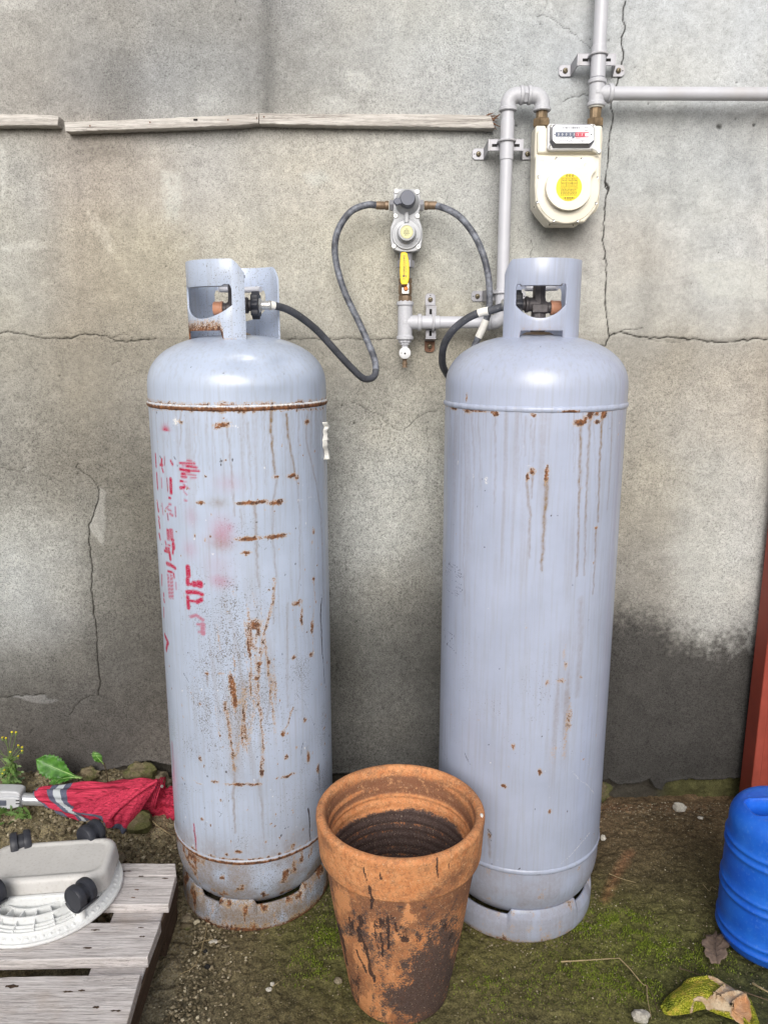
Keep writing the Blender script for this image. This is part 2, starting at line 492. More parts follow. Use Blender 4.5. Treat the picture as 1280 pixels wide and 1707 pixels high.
def wood_mat(name, light, mid, dark, axis=0, sc=1.0, warm=None):
    t = NT(name)
    st = [60, 60, 60]; st[axis] = 2.4
    g = t.noise(2.2 * sc, 6, .72, stretch=tuple(st), dist=.35)
    st2 = [190, 190, 190]; st2[axis] = 9
    g2 = t.noise(2.0 * sc, 4, .7, stretch=tuple(st2))
    big = t.noise(9, 4)
    col = t.mix(t.rng(g, .36, .62), C(*mid), C(*light))
    col = t.mix(t.rng(g2, .34, .50, .6, 0), col, C(*dark)); g3 = t.noise(1.2 * sc, 5, .8, stretch=tuple(st), dist=1.2); col = t.mix(t.rng(t.math('ABSOLUTE', t.math('SUBTRACT', g3, .5)), .0, .02, .5, 0), col, C(*dark))
    col = t.mix(t.rng(big, .55, .72, 0, .5), col, C(*(warm or mid)))
    h = t.math('ADD', g, t.math('MULTIPLY', g2, 1.2))
    return t.out(col, .88, 0, h, .8, .0022, spec=.2)
M['pallet_wood'] = wood_mat('grey_pallet_wood', (230, 225, 224), (202, 195, 193), (112, 104, 101), 0, 1.0, (184, 166, 150))
M['pallet_block'] = wood_mat('brown_damp_wood', (98, 82, 68), (78, 62, 52), (42, 33, 28), 1, 1.0)
M['batten'] = wood_mat('silvered_batten_wood', (214, 210, 205), (178, 172, 166), (88, 80, 74), 0, .9)
M['broken_wood'] = simple('splintered_wood', (120, 90, 70), .9, scale=200, amt=.5)

M['pipe'] = simple('grey_pipe_paint', (190, 191, 198), .38, scale=14, amt=.06, bump=.0003, dirt=(170, 160, 145), dirt_amt=.25)
M['cast'] = simple('grey_cast_fitting_paint', (186, 187, 193), .45, scale=220, amt=.09, bump=.0006)
M['brass'] = simple('aged_brass', (140, 120, 94), .42, .5, scale=90, amt=.3, dirt=(92, 78, 62), dirt_amt=.6)
M['dark_brass'] = simple('brown_brass_body', (132, 112, 92), .5, .35, scale=90, amt=.3)
M['steel'] = simple('galvanised_bracket_steel', (152, 152, 158), .4, .3, scale=60, amt=.2, dirt=(150, 140, 125), dirt_amt=.3)
M['rusty_steel'] = simple('rusty_bracket_steel', (130, 95, 75), .8, .1, scale=80, amt=.5, dirt=(90, 60, 45), dirt_amt=.8)
M['screw'] = simple('dull_screw_metal', (128, 118, 98), .4, .6, scale=200, amt=.3)
M['silver'] = simple('bright_screw_metal', (205, 205, 203), .3, .7, scale=200, amt=.15)
M['hole'] = simple('dark_recess', (28, 27, 27), .9, scale=200, amt=.2)
M['cream'] = simple('cream_meter_enamel', (228, 222, 206), .33, scale=10, amt=.04, bump=.0002, dirt=(214, 204, 180), dirt_amt=.35)
M['meter_plate'] = simple('pale_plastic', (222, 223, 226), .35, scale=30, amt=.04)
M['meter_case'] = simple('grey_clear_plastic_case', (112, 114, 124), .2, scale=30, amt=.08)
M['paper'] = simple('white_print_plate', (232, 235, 242), .4, scale=20, amt=.02, bump=0.0001)
M['ink'] = simple('grey_black_ink', (66, 70, 82), .6, scale=40, amt=.1, bump=.0001)
M['blue_ink'] = simple('slate_counter_strip', (78, 88, 112), .4, scale=40, amt=.1, bump=.0001)
M['red_ink'] = simple('red_counter_strip', (196, 66, 88), .4, scale=40, amt=.1, bump=.0001)
M['digit'] = simple('white_digit', (238, 240, 244), .5, scale=40, amt=.02, bump=.0001)
M['yellow'] = simple('yellow_label', (232, 206, 16), .45, scale=30, amt=.05, bump=.0001)
M['olive_ink'] = simple('olive_ink', (84, 74, 14), .6, scale=40, amt=.1, bump=.0001)
M['pale_yellow'] = simple('pale_yellow_label', (216, 212, 158), .5, scale=60, amt=.05, bump=.0001)
M['yellow_lever'] = simple('yellow_vinyl_grip', (244, 206, 30), .35, scale=40, amt=.06, bump=.0003)
M['orange'] = simple('orange_nut', (205, 116, 58), .4, .3, scale=90, amt=.15)
M['reg_body'] = simple('grey_die_cast_regulator', (176, 178, 182), .45, .1, scale=300, amt=.06, bump=.0006)
M['slate'] = simple('slate_plastic_knob', (92, 96, 110), .45, scale=40, amt=.12, bump=.0004)
M['black_plastic'] = simple('black_plastic', (50, 52, 60), .48, scale=60, amt=.18, bump=.0004, dirt=(90, 88, 84), dirt_amt=.3)
M['gunmetal'] = simple('gunmetal_valve_body', (92, 88, 90), .5, .35, scale=160, amt=.25, bump=.0008)
M['copper_cap'] = simple('salmon_plastic_cap', (208, 150, 120), .45, scale=60, amt=.12)
M['tape'] = simple('white_tape', (232, 230, 224), .55, scale=60, amt=.08)
def hose_mat():
    t = NT('black_rubber_hose'); n = t.noise(30, 4, .6); n2 = t.noise(220, 3)
    col = t.mix(t.rng(n, .35, .7), C(58, 60, 66), C(84, 86, 94))
    col = t.mix(t.rng(n2, .62, .74, 0, .4), col, C(150, 152, 158))
    return t.out(col, .5, 0, n2, .3, .0004)
M['hose'] = hose_mat()
def hose2_mat():
    t = NT('scuffed_grey_hose'); n = t.noise(46, 5, .7); n2 = t.noise(160, 3)
    col = t.mix(t.rng(n, .4, .6), C(70, 72, 80), C(124, 128, 138))
    col = t.mix(t.rng(n2, .60, .7, 0, .6), col, C(60, 60, 66))
    return t.out(col, .55, 0, n, .4, .0006)
M['hose_worn'] = hose2_mat()
def blue_mat():
    t = NT('blue_plastic'); n = t.noise(12, 4, .6); n2 = t.noise(160, 4, .7)
    low = t.attr('low')
    col = t.mix(t.rng(n, .35, .7), C(22, 88, 204), C(38, 116, 226))
    col = t.mix(t.rng(n2, .54, .72, 0, .4), col, C(96, 148, 226))
    df = t.rng(t.math('ADD', low, t.math('MULTIPLY', t.math('SUBTRACT', n2, .5), 1.0)), .4, .9, 0, .6)
    col = t.mix(df, col, C(92, 104, 118))
    return t.out(col, t.rng(n2, .3, .7, .36, .5), 0, n2, .25, .0006, spec=.45)
M['blue'] = blue_mat()
M['red_steel'] = simple('red_brown_primer', (150, 66, 52), .6, scale=30, amt=.14, bump=.0004, dirt=(118, 50, 42), dirt_amt=.4)
def caddy_mat(name, rgb, dirtc, amt):
    t = NT(name); n = t.noise(24, 5, .6); n2 = t.noise(160, 4, .65)
    c = lin(rgb)
    col = t.mix(t.rng(n, .3, .7), tuple(c * .93), tuple(c * 1.03))
    col = t.mix(t.rng(n2, .52, .70, 0, amt), col, C(*dirtc))
    return t.out(col, .45, 0, n2, .3, .0005)
M['white_plastic'] = caddy_mat('weathered_white_plastic', (236, 238, 238), (176, 168, 152), .25)
M['grey_plastic'] = caddy_mat('weathered_grey_plastic', (210, 208, 205), (160, 150, 138), .3)
M['alu'] = simple('satin_aluminium_tube', (215, 217, 222), .32, .6, scale=30, amt=.06)
M['joint_plastic'] = simple('pale_grey_joint_plastic', (198, 200, 204), .4, scale=30, amt=.05, dirt=(150, 146, 138), dirt_amt=.4)
def cloth_mat():
    t = NT('red_slub_fabric')
    tr = t.attr('trim')
    n = t.noise(2.0, 5, .72, stretch=(18, 260, 260)); n2 = t.noise(500, 2); n3 = t.noise(2.0, 4, .7, stretch=(14, 120, 120))
    col = t.mix(t.rng(n, .36, .6), C(160, 38, 62), C(216, 68, 96))
    col = t.mix(t.rng(n3, .36, .48, .8, 0), col, C(92, 14, 28))
    grey = t.mix(t.rng(n2, .3, .7), C(80, 84, 104), C(104, 108, 126))
    silver = C(188, 194, 198)
    c2 = t.mix(t.rng(tr, .25, .35), col, grey)
    c2 = t.mix(t.rng(tr, .70, .80), c2, silver)
    return t.out(c2, .75, 0, t.math('ADD', n2, n), .4, .0007, spec=.2)
M['cloth'] = cloth_mat()
def stone_mat(name, a, b, moss=0.0, scale=60):
    t = NT(name); n = t.noise(scale, 5, .65); n2 = t.noise(scale * 5, 3, .6); n3 = t.noise(scale * .4, 4, .6)
    col = t.mix(t.rng(n, .35, .65), C(*a), C(*b))
    col = t.mix(1.0, col, t.val(t.rng(n2, .3, .7, .75, 1.2)), 'MULTIPLY')
    if moss:
        ge = t.n.new('ShaderNodeNewGeometry'); sp = t.n.new('ShaderNodeSeparateXYZ'); t.l.new(ge.outputs['Normal'], sp.inputs[0])
        col = t.mix(t.math('MULTIPLY', t.rng(n3, .5 - moss * .3, .62 - moss * .25), .85), col, t.mix(t.rng(n2, .3, .7), C(68, 70, 40), C(98, 100, 60)))
    return t.out(col, .9, 0, t.math('ADD', n, t.math('MULTIPLY', n2, .5)), .7, .003, spec=.2)
M['stone'] = stone_mat('grey_brown_stone', (118, 108, 90), (158, 148, 126))
M['stone_moss'] = stone_mat('dark_mossy_stone', (92, 84, 66), (124, 114, 90), .35)
M['stone_pale'] = stone_mat('pale_chalky_stone', (178, 172, 160), (212, 208, 198))
M['dirt_lump'] = stone_mat('dry_earth_lump', (112, 100, 80), (140, 128, 104), .15)
# ================================================================== WALL
WY = 1.88
def rbf(PX, PY, pts, sig):
    num = np.zeros(PX.shape + (3,)); den = np.full(PX.shape, 1e-9)
    for (x, y, c) in pts:
        w = np.exp(-((PX - x) ** 2 + (PY - y) ** 2) / (2 * sig * sig)) + 1e-7 / (1 + ((PX - x) ** 2 + (PY - y) ** 2) / sig ** 2)
        num += w[..., None] * lin(c); den += w
    return num / den[..., None]
def seg(a, b, step, first=True):
    n = max(1, int(round((b - a) / step))); return list(np.linspace(a, b, n + 1)[(0 if first else 1):])

def build_wall():
    xs = np.array([-5, -3, -2, -1.4] + seg(-1.0, 1.02, .003) + [1.4, 2, 3, 5])
    zs = np.array([-.25, -.1] + seg(0.0, 2.02, .003) + [2.2, 2.5, 3.0])
    F = Field(xs, zs, ['crack', 'light', 'dk', 'tide', 'base', 'pit'], warp=.004)
    X, Z = F.U, F.Wd
    PX, PY = survey(X, WY, Z)
    wp = lambda x, y: (W(x, y, WY).x, W(x, y, WY).z)
    cp = [
     (50,50,(170,165,157)),(200,50,(160,155,147)),(330,50,(155,151,144)),(445,50,(152,148,142)),(560,50,(178,174,166)),(700,50,(186,183,175)),(850,50,(188,186,180)),(1000,50,(192,190,185)),(1150,50,(200,198,193)),(1260,50,(198,197,193)),
     (50,150,(160,154,146)),(200,150,(150,145,138)),(270,160,(163,159,152)),(350,150,(165,161,153)),(445,150,(150,146,139)),(560,150,(175,171,163)),(700,150,(183,179,171)),(850,150,(184,182,176)),(1080,150,(193,191,185)),(1250,150,(195,193,188)),
     (30,280,(176,170,158)),(130,280,(173,161,147)),(220,280,(176,165,151)),(320,280,(189,182,171)),(450,280,(190,183,171)),(560,280,(189,182,170)),(700,280,(189,184,173)),(820,280,(182,178,169)),(1080,280,(186,183,175)),(1250,260,(186,184,178)),(1150,360,(192,188,178)),
     (30,420,(182,176,163)),(130,420,(171,159,142)),(220,420,(176,167,149)),(450,420,(187,179,163)),(600,420,(190,183,167)),(750,420,(189,184,172)),(1080,420,(188,180,168)),(1250,420,(195,191,183)),
     (30,520,(176,170,157)),(130,520,(164,152,134)),(220,520,(163,154,138)),(600,520,(182,174,158)),(700,520,(181,174,159)),(1060,520,(187,181,169)),(1250,520,(191,187,178)),
     (30,610,(164,157,144)),(130,610,(153,144,129)),(220,610,(158,150,136)),(580,610,(170,162,147)),(690,610,(166,158,143)),(1080,600,(165,155,139)),(1250,600,(178,168,153)),
     (30,700,(158,151,138)),(130,700,(143,135,121)),(220,700,(146,138,125)),(600,700,(172,166,153)),(690,700,(172,167,155)),(1060,700,(174,165,150)),(1200,700,(186,177,163)),
     (30,780,(142,136,125)),(130,780,(128,121,110)),(220,790,(122,116,105)),(600,800,(166,162,152)),(690,800,(165,161,150)),(1060,800,(173,164,148)),(1200,800,(190,184,172)),
     (40,880,(165,161,150)),(95,880,(160,155,145)),(135,880,(128,123,113)),(170,880,(148,143,132)),(230,880,(113,107,97)),(580,880,(162,159,151)),(635,880,(168,166,158)),(700,880,(144,140,131)),(1060,900,(167,158,143)),(1200,900,(195,190,180)),
     (40,960,(180,177,168)),(95,960,(174,171,162)),(135,960,(135,131,122)),(180,960,(136,130,119)),(235,960,(108,102,94)),(600,960,(152,149,141)),(700,960,(128,124,115)),(1060,960,(160,152,139)),(1200,960,(194,189,179)),
     (40,1040,(170,167,158)),(90,1040,(162,158,149)),(130,1050,(128,123,115)),(180,1040,(120,115,106)),(235,1040,(100,95,88)),(600,1040,(118,115,107)),(700,1040,(104,100,93)),(1060,1010,(156,148,136)),(1200,1010,(190,185,175)),
     (40,1110,(124,120,113)),(100,1110,(108,104,97)),(150,1110,(105,100,93)),(185,1110,(116,111,103)),(240,1110,(96,91,84)),(600,1110,(104,101,95)),(690,1110,(84,81,75)),
     (40,1160,(104,99,92)),(100,1180,(98,92,86)),(200,1180,(96,91,85)),(600,1190,(104,101,95)),(650,1200,(118,114,108)),(710,1190,(86,83,77)),
     (60,1250,(94,88,82)),(200,1250,(92,86,80)),(265,1260,(120,112,103)),(600,1260,(112,109,103)),(650,1260,(120,117,111)),(710,1260,(92,88,82)),(1200,1300,(190,185,175)),(850,900,(180,175,165)),(60,1330,(98,90,80)),(600,1330,(100,96,90)),
    ]
    col = rbf(PX, PY, cp, 48.0)
    # large mottling and faint vertical weather marks
    m1 = fbm(X * 9, Z * 9, 5, 3); m2 = fbm(X * 34, Z * 34, 4, 21); m3 = fbm(X * 26, Z * 2.2, 4, 31)
    k = 1 + (m1 - .5) * .15 + (m2 - .5) * .24 + (m3 - .5) * .14 + (fbm(X * 150, Z * 150, 3, 33) - .5) * .30
    col = col * k[..., None]
    hue = (fbm(X * 5, Z * 5, 3, 77) - .5)[..., None]
    col = col * (1 + hue * np.array([.05, .0, -.10]))
    # pale bald patches of finer render
    for q, vv in (([(0,860),(60,850),(125,860),(135,960),(130,1050),(90,1085),(0,1075)], .42), ([(575,690),(640,700),(700,720),(730,760),(720,860),(650,930),(590,950),(575,800)], .32), ([(1110,900),(1280,880),(1280,1000),(1120,1000)], .3)):
        F.poly('light', [wp(*p) for p in q], vv, .06)
    for q in ([(0,0),(58,0),(62,14),(30,18),(0,17)], [(326,158),(366,154),(370,172),(352,186),(328,180)], [(575,118),(610,120),(622,150),(596,156),(578,140)],
              [(520,168),(560,160),(590,178),(560,186),(530,184)], [(146,350),(164,362),(180,380),(186,402),(192,420),(180,424),(170,402),(158,388),(150,372)],
              [(285,410),(310,404),(316,412),(296,418)], [(270,285),(300,290),(302,330),(296,370),(276,368),(272,330)], [(0,240),(8,250),(10,330),(0,340)],
              [(0,408),(60,400),(78,414),(20,420),(0,422)], [(500,290),(540,284),(552,300),(520,312)], [(1150,440),(1250,430),(1280,450),(1280,500),(1180,496)]):
        F.poly('light', [wp(*p) for p in q], .55, .012)
    F.poly('light', [wp(*p) for p in [(165,814),(177,823),(173,845),(175,870),(172,910),(160,895),(148,880),(152,862),(160,838)]], 1.15, .006)
    F.poly('light', [wp(*p) for p in [(167,812),(175,820),(170,828),(165,822)]], 1.25, .003)
    F.poly('light', [wp(*p) for p in [(16,1160),(76,1159),(78,1165),(98,1167),(90,1172),(68,1174),(40,1168)]], 1.25, .004)
    F.poly('light', [wp(*p) for p in [(40,778),(58,775),(52,784),(40,790)]], .5, .006)
    l = np.clip(F.c['light'] * (.65 + .7 * fbm(X * 160, Z * 160, 3, 41)), 0, 1)[..., None]
    col = col * (1 - l) + l * np.minimum(col * 1.22 + .06, lin((206, 202, 190)))
    # damp band at the foot of the wall, right of the second tank, with a ragged upper edge
    bx = np.array([700, 745, 1000, 1020, 1050, 1080, 1110, 1130, 1180, 1240, 1300, 1500])
    by = np.array([1090, 1060, 1018, 1018, 1010, 1020, 1034, 1050, 1064, 1050, 1056, 1060])
    edge = np.interp(PX, bx, by) + (fbm(X * 14, Z * 14, 4, 51) - .5) * 26
    td = sst(-34, 48, PY - edge + (fbm(X * 110, Z * 110, 4, 52) - .5) * 58 + (fbm(X * 30, Z * 12, 3, 53) - .5) * 30) * sst(955, 985, PX)
    dk = lin((80, 76, 71)) * (1 + (m1 - .5) * .4 + (m2 - .5) * .3)[..., None]
    halo = sst(-60, 10, PY - edge) * sst(955, 985, PX)
    col = col * (1 - .12 * halo[..., None])
    dk = dk * (1.10 - .18 * sst(1060, 1300, PY))[..., None]
    col = col * (1 - td[..., None]) + dk * td[..., None]
    # darker streaks and flat patches
    for (pts, w_, v) in (([(445,0),(447,90),(444,190)], .016, .30), ([(205,120),(208,190)], .05, .16), ([(812,200),(818,300),(822,420)], .02, .12), ([(1075,390),(1085,470),(1078,550)], .02, .10)):
        F.line('dk', [wp(*p) for p in pts], w_, v, soft=.03)
    F.blob('dk', *wp(560, 1100), .05, .10, .2); F.blob('dk', *wp(160, 250), .12, .02, .22); F.blob('dk', *wp(300, 232), .22, .012, .18)
    F.blob('dk', *wp(1180, 220), .18, .04, .10)
    col = col * (1 - F.c['dk'][..., None] * (.7 + .6 * m2[..., None]))
    # the strip of coarse dirty mortar below the horizontal joint
    jt = sst(560, 566, PY) * (1 - sst(580, 640, PY)) * (m2 * 1.1)
    col = col * (1 - .16 * jt[..., None])
    # pits
    for (x, y, r) in ((1199,210,5),(1257,207,3),(1080,172,2),(1198,420,1.5),(570,676,2.5),(590,705,3),(1035,676,1),(860,208,2),(400,32,2),(128,790,2)):
        F.blob('pit', *wp(x, y), r * .0014, r * .0014, 1.0, 2)
    for _ in range(260):
        u, w_ = RNG.uniform(-.95, .98), RNG.uniform(.1, 1.95); r = RNG.uniform(.0012, .0028)
        F.blob('pit', u, w_, r, r, RNG.uniform(.4, 1), 2)
    # cracks
    def ck(pts, hw, v=1.0, wob=2.2):
        q = []
        for i in range(len(pts) - 1):
            (x0, y0), (x1, y1) = pts[i], pts[i + 1]; n = max(1, int(math.hypot(x1 - x0, y1 - y0) / 7))
            for k in range(n):
                t = k / n; w_ = wob if k else 0
                q.append((x0 + (x1 - x0) * t + random.uniform(-w_, w_), y0 + (y1 - y0) * t + random.uniform(-w_, w_)))
        q.append(pts[-1]); F.line('crack', [wp(*p) for p in q], hw + .0005, v, soft=.0034)
    ck([(1043,0),(1038,20),(1042,45),(1035,70),(1040,95),(1032,120),(1028,150),(1018,170),(1022,200),(1014,240),(1012,280),(1008,302),(1013,318),(1009,340),(1006,380),(1004,400),(1010,420),(1010,455),(1009,490),(1012,530),(1015,560)], .0006, .95, 1.2)
    ck([(1008,302),(1015,312),(1012,322)], .0014, .9)
    ck([(990,577),(1010,575),(1016,560),(1035,553),(1060,560),(1090,562),(1130,563),(1170,567),(1210,570),(1240,565),(1281,565)], .0007, .95)
    ck([(1016,560),(1040,549),(1072,545)], .0003, .7); ck([(1080,566),(1110,570),(1150,567)], .0003, .5)
    ck([(-20,560),(15,552),(40,556),(65,562),(95,563),(118,564),(135,558),(160,557),(185,563),(200,568),(225,568),(260,565)], .0006, .85)
    ck([(60,556),(110,552),(160,558)], 0, .5); ck([(185,563),(205,556),(222,562),(212,570)], .0002, .6)
    ck([(480,566),(555,566),(580,562),(610,567),(640,564),(665,565)], .0004, .75); ck([(665,565),(700,569),(745,566)], .0002, .5)
    ck([(165,815),(161,840),(155,860),(147,875),(147,900),(150,925),(154,950),(151,985),(154,1005),(155,1025),(160,1045),(161,1075),(163,1110),(166,1145),(163,1160)], .0007, 1.0, 1.4)
    ck([(163,1160),(148,1162),(135,1168),(123,1180),(115,1192)], .0004, .8); ck([(163,1148),(185,1146)], 0, .5); ck([(165,1163),(174,1160),(172,1167)], .0002, .6)
    ck([(130,773),(125,780),(140,790),(152,798),(163,814)], .0005, .8)
    ck([(-10,1161),(20,1161),(45,1158),(76,1158)], .0004, .9)
    ck([(155,1005),(162,996),(172,990),(190,970)], 0, .4); ck([(190,968),(192,990),(186,1000)], 0, .5); ck([(226,985),(229,1010),(229,1022)], 0, .5)
    ck([(238,1058),(239,1100),(238,1135)], 0, .5)
    ck([(585,670),(615,683),(630,690),(645,705),(662,718),(675,714),(700,693),(730,683)], .0003, .65); ck([(548,697),(575,705),(600,718)], 0, .55)
    ck([(0,780),(30,787),(44,779)], .0003, .6); ck([(185,607),(203,601)], .0002, .6)
    ck([(675,714),(665,750),(680,777),(690,768)], 0, .5); ck([(712,710),(714,760),(708,815)], .0007, .38)
    ck([(895,27),(905,22),(918,28),(935,40),(965,65),(985,80)], .0003, .6, 3); ck([(940,168),(955,160),(985,156)], .0004, .7, 3); ck([(912,0),(910,12),(903,24)], 0, .5)
    ck([(1020,45),(1000,12)], 0, .2); ck([(1022,70),(1030,70)], 0, .5); ck([(1042,12),(1075,14),(1100,22)], 0, .35)
    ck([(885,400),(888,412),(882,436)], .0003, .6); ck([(862,390),(885,400)], 0, .4); ck([(655,505),(680,478),(681,462)], 0, .25)
    ck([(742,105),(765,150),(760,160)], .0002, .45, 3); ck([(693,40),(697,100),(694,170),(700,175)], .0002, .3)
    ck([(1000,470),(1008,440)], 0, .3); ck([(975,465),(1000,455),(1006,448)], 0, .45)
    for _ in range(16):
        x, y = random.uniform(1030, 1270), random.uniform(600, 960)
        ck([(x, y), (x + random.uniform(10, 40), y + random.uniform(-6, 8))], 0, .28)
    # broken lower edge of the render
    ex = np.array([-400, 0, 60, 100, 250, 320, 900, 1003, 1015, 1030, 1060, 1082, 1090, 1103, 1110, 1150, 1180, 1210, 1240, 1250, 1400])
    ey = np.array([1300, 1302, 1296, 1300, 1270, 1285, 1300, 1303, 1300, 1310, 1308, 1300, 1312, 1320, 1306, 1300, 1302, 1300, 1296, 1298, 1300])
    be = np.interp(PX, ex, ey) + (fbm(X * 60, Z * 60, 3, 61) - .5) * 5
    base = sst(-1.5, 1.5, PY - be)
    gcol = lin((96, 92, 58)) * (.6 + .9 * fbm(X * 40, Z * 40, 4, 66))[..., None]
    rgt = sst(1090, 1125, PX)[..., None]
    lcol = lin((82, 76, 66)) * (.7 + .6 * m2)[..., None]
    col = col * (1 - base[..., None]) + base[..., None] * (gcol * rgt + lcol * (1 - rgt))
    rim = sst(-7, -1, PY - be) * (1 - base)
    grain = .30 + .42 * fbm(X * 7, Z * 7, 3, 71)
    grain *= 1 - .42 * sst(830, 960, PX) * (1 - sst(560, 620, PY)) - .25 * l[..., 0]
    grain += .22 * sst(640, 760, PY) * (1 - sst(900, 960, PX)) + .18 * td
    shade_lift = sst(500, 570, PX) * (1 - sst(740, 800, PX)) * sst(640, 900, PY) * (1 - .45 * sst(920, 1060, PY))  # wall colour lifted between the tanks to offset the shade they cast
    col = .41 * (col / .41) ** 1.06
    col = np.clip(col * np.array([.94, 1, 1.085]) * .87 * (1 + .42 * shade_lift[..., None]), .004, .9)
    # relief
    dep = .0045 * F.c['crack'] + .004 * F.c['pit'] + base * (.017 + .012 * fbm(X * 45, Z * 45, 4, 81)) - .004 * rim
    y = WY + dep - .0035 * (fbm(X * 3, Z * 3, 3, 91) - .5) - .0022 * (fbm(X * 55, Z * 55, 3, 92) - .5) - .0012 * (fbm(X * 170, Z * 170, 2, 93) - .5)
    y += .0035 * m1 * sst(561, 565, PY + (m2 - .5) * 14) - .0016 * l[..., 0]
    P = np.stack([X, y, Z], -1)
    P[0, :, 1] = P[-1, :, 1] = 1.94; P[:, 0, 1] = P[:, -1, 1] = 1.94
    crack = np.clip(F.c['crack'] + F.c['pit'] * .5, 0, 1)
    root = thing('concrete_wall', (0, WY, 0), 'rough cement rendered wall stained dark at its foot, cracked, behind the gas tanks', 'wall')
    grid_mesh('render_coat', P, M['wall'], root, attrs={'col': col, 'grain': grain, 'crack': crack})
    core = MB(); core.box((0, 2.03, 1.36), (10.0, .19, 3.24))
    t = NT('wall_core_concrete'); n = t.noise(40, 4); t.out(t.mix(n, (.2, .19, .17), (.3, .29, .27)), .9, 0, n, .4, .002)
    core.build('wall_core', t.m, root, smooth=0)
build_wall()

# ================================================================== GROUND
def gh(x, y):
    x = np.asarray(x, float); y = np.asarray(y, float)
    h = .055 * sst(-.40, -.62, x) * sst(1.46, 1.80, y)
    h = h + .03 * sst(-.45, -.75, x) * sst(1.70, 1.86, y)
    h = h - .012 * sst(1.84, 1.30, y) * 0
    return h
def ghv(x, y): return float(gh(x, y))

def build_ground():
    def far(a, sgn):
        o = []; s = .02; v = a
        while abs(v - a) < 70: v += sgn * s; s *= 1.6; o.append(v)
        return o
    xs = np.array(far(-1.0, -1)[::-1] + seg(-1.0, .98, .0026) + far(.98, 1))
    ys = np.array(far(1.04, -1)[::-1] + seg(1.04, 1.90, .0026) + far(1.90, 1))
    F = Field(xs, ys, ['moss', 'gravel', 'red'], warp=.008)
    X, Y = F.U, F.Wd
    near = (Y > .6) & (Y < 2.2)
    Yc = np.clip(Y, .9, 2.2); Xc = np.clip(X, -1.6, 1.6)
    PX, PY = survey(Xc, Yc, 0)
    cp = [(60,1380,(118,110,88)),(60,1300,(110,102,84)),(150,1340,(104,96,76)),(230,1420,(122,114,94)),(150,1440,(112,104,84)),(270,1500,(96,90,74)),(330,1600,(92,84,66)),(300,1680,(92,86,70)),(260,1690,(104,100,88)),(420,1620,(84,77,58)),(430,1690,(80,74,56)),
          (500,1660,(78,72,52)),(540,1560,(78,80,44)),(530,1610,(84,82,48)),(600,1500,(70,68,44)),(800,1600,(84,80,48)),(860,1640,(86,84,50)),(800,1690,(84,79,56)),(950,1600,(82,80,46)),(1020,1350,(92,76,60)),(1060,1400,(74,66,50)),(1040,1460,(72,62,48)),
          (1150,1345,(88,72,56)),(1150,1430,(72,66,48)),(1150,1500,(70,67,46)),(1000,1540,(78,82,40)),(1080,1570,(80,84,42)),(1000,1660,(86,84,50)),(1150,1620,(76,78,42)),(1230,1650,(60,62,38)),(1080,1680,(76,76,46)),(880,1700,(84,80,58))]
    col = rbf(PX, PY, cp, 52)
    m1 = fbm(X * 12, Y * 12, 5, 103); m2 = fbm(X * 60, Y * 60, 4, 104)
    col = col * (1 + (m1 - .5) * .6 + (m2 - .5) * .5)[..., None]
    gp = lambda x, y: tuple(G(x, y))[:2]
    for (x, y, ru, rw, v) in ((545,1555,.03,.05,.62),(520,1600,.05,.05,.5),(1030,1535,.06,.035,.85),(960,1535,.04,.03,.65),(1100,1575,.06,.04,.7),(1180,1600,.06,.05,.52),(980,1610,.09,.05,.62),(960,1670,.09,.04,.6),(1060,1640,.05,.04,.6),(850,1650,.06,.06,.40),(1000,1670,.08,.04,.4),(800,1630,.04,.05,.45),
                               (1090,1390,.14,.07,.22),(1140,1480,.08,.06,.25),(1200,1660,.05,.04,.4),(430,1600,.05,.03,.2),(1060,1490,.04,.03,.3)):
        F.blob('moss', *gp(x, y), ru, rw, v if v > .49 else v * .6)
    F.line('red', [gp(1050, 1420), gp(1030, 1450), gp(1008, 1500)], .008, .8, soft=.02)
    F.blob('red', *gp(1120, 1345), .1, .02, .25); F.blob('red', *gp(1030, 1345), .05, .02, .5)
    r = F.c['red'][..., None]; col = col * (1 - r * .55) + r * .55 * lin((136, 94, 72)) * (.7 + .6 * m2)[..., None]
    gv = sst(-.34, -.50, X) * (1 - sst(2.0, 2.4, Y)) * .9 + .35 * sst(-.25, -.40, X) * (1 - sst(1.5, 1.6, Y))
    gv = gv * sst(.9, 1.1, Y)
    gv = np.clip(gv + .6 * np.exp(-((Y - 1.84) / .03) ** 2) * sst(.35, .42, X), 0, 1) * (.6 + .7 * m1)
    z = gh(X, Y) + (m1 - .5) * .012 + (m2 - .5) * .010 + (fbm(X * 170, Y * 170, 2, 107) - .5) * .0022
    z += gv * (fbm(X * 26, Y * 26, 4, 109) - .5) * .03
    z -= .004
    flat = 1 - sst(3.0, 12, np.hypot(X, Y)); z = z * flat
    col = np.clip(col * np.array([1.42, 1.38, 1.26]), .004, .6)
    P = np.stack([X, Y, z], -1)
    o = grid_mesh('ground', P, M['ground'], None, (0, 0, 0), attrs={'col': col, 'moss': np.clip(F.c['moss'] + (m1 - .5) * .2, 0, 1), 'gravel': np.clip(gv, 0, 1)})
    tag(o, kind='structure')
build_ground()

# unseen wall added behind the viewpoint to shade the lower part of everything
def add_shade_wall():
    root = thing('shade_wall', (0, -2.4, 0), 'plain grey shade wall added out of view behind the viewpoint', 'wall')
    t = NT('plain_grey_render'); n = t.noise(30, 4); t.out(t.mix(n, (.16, .155, .145), (.24, .23, .215)), .9, 0, n, .4, .002)
    m = MB(); m.box((0, -2.4, .60), (9, .2, 1.4)); m.build('wall_body', t.m, root, smooth=0)
    m = MB(); m.box((0, -2.4, 1.335), (9.1, .28, .07)); m.build('coping', t.m, root, bevel=.01, smooth=0)
add_shade_wall()

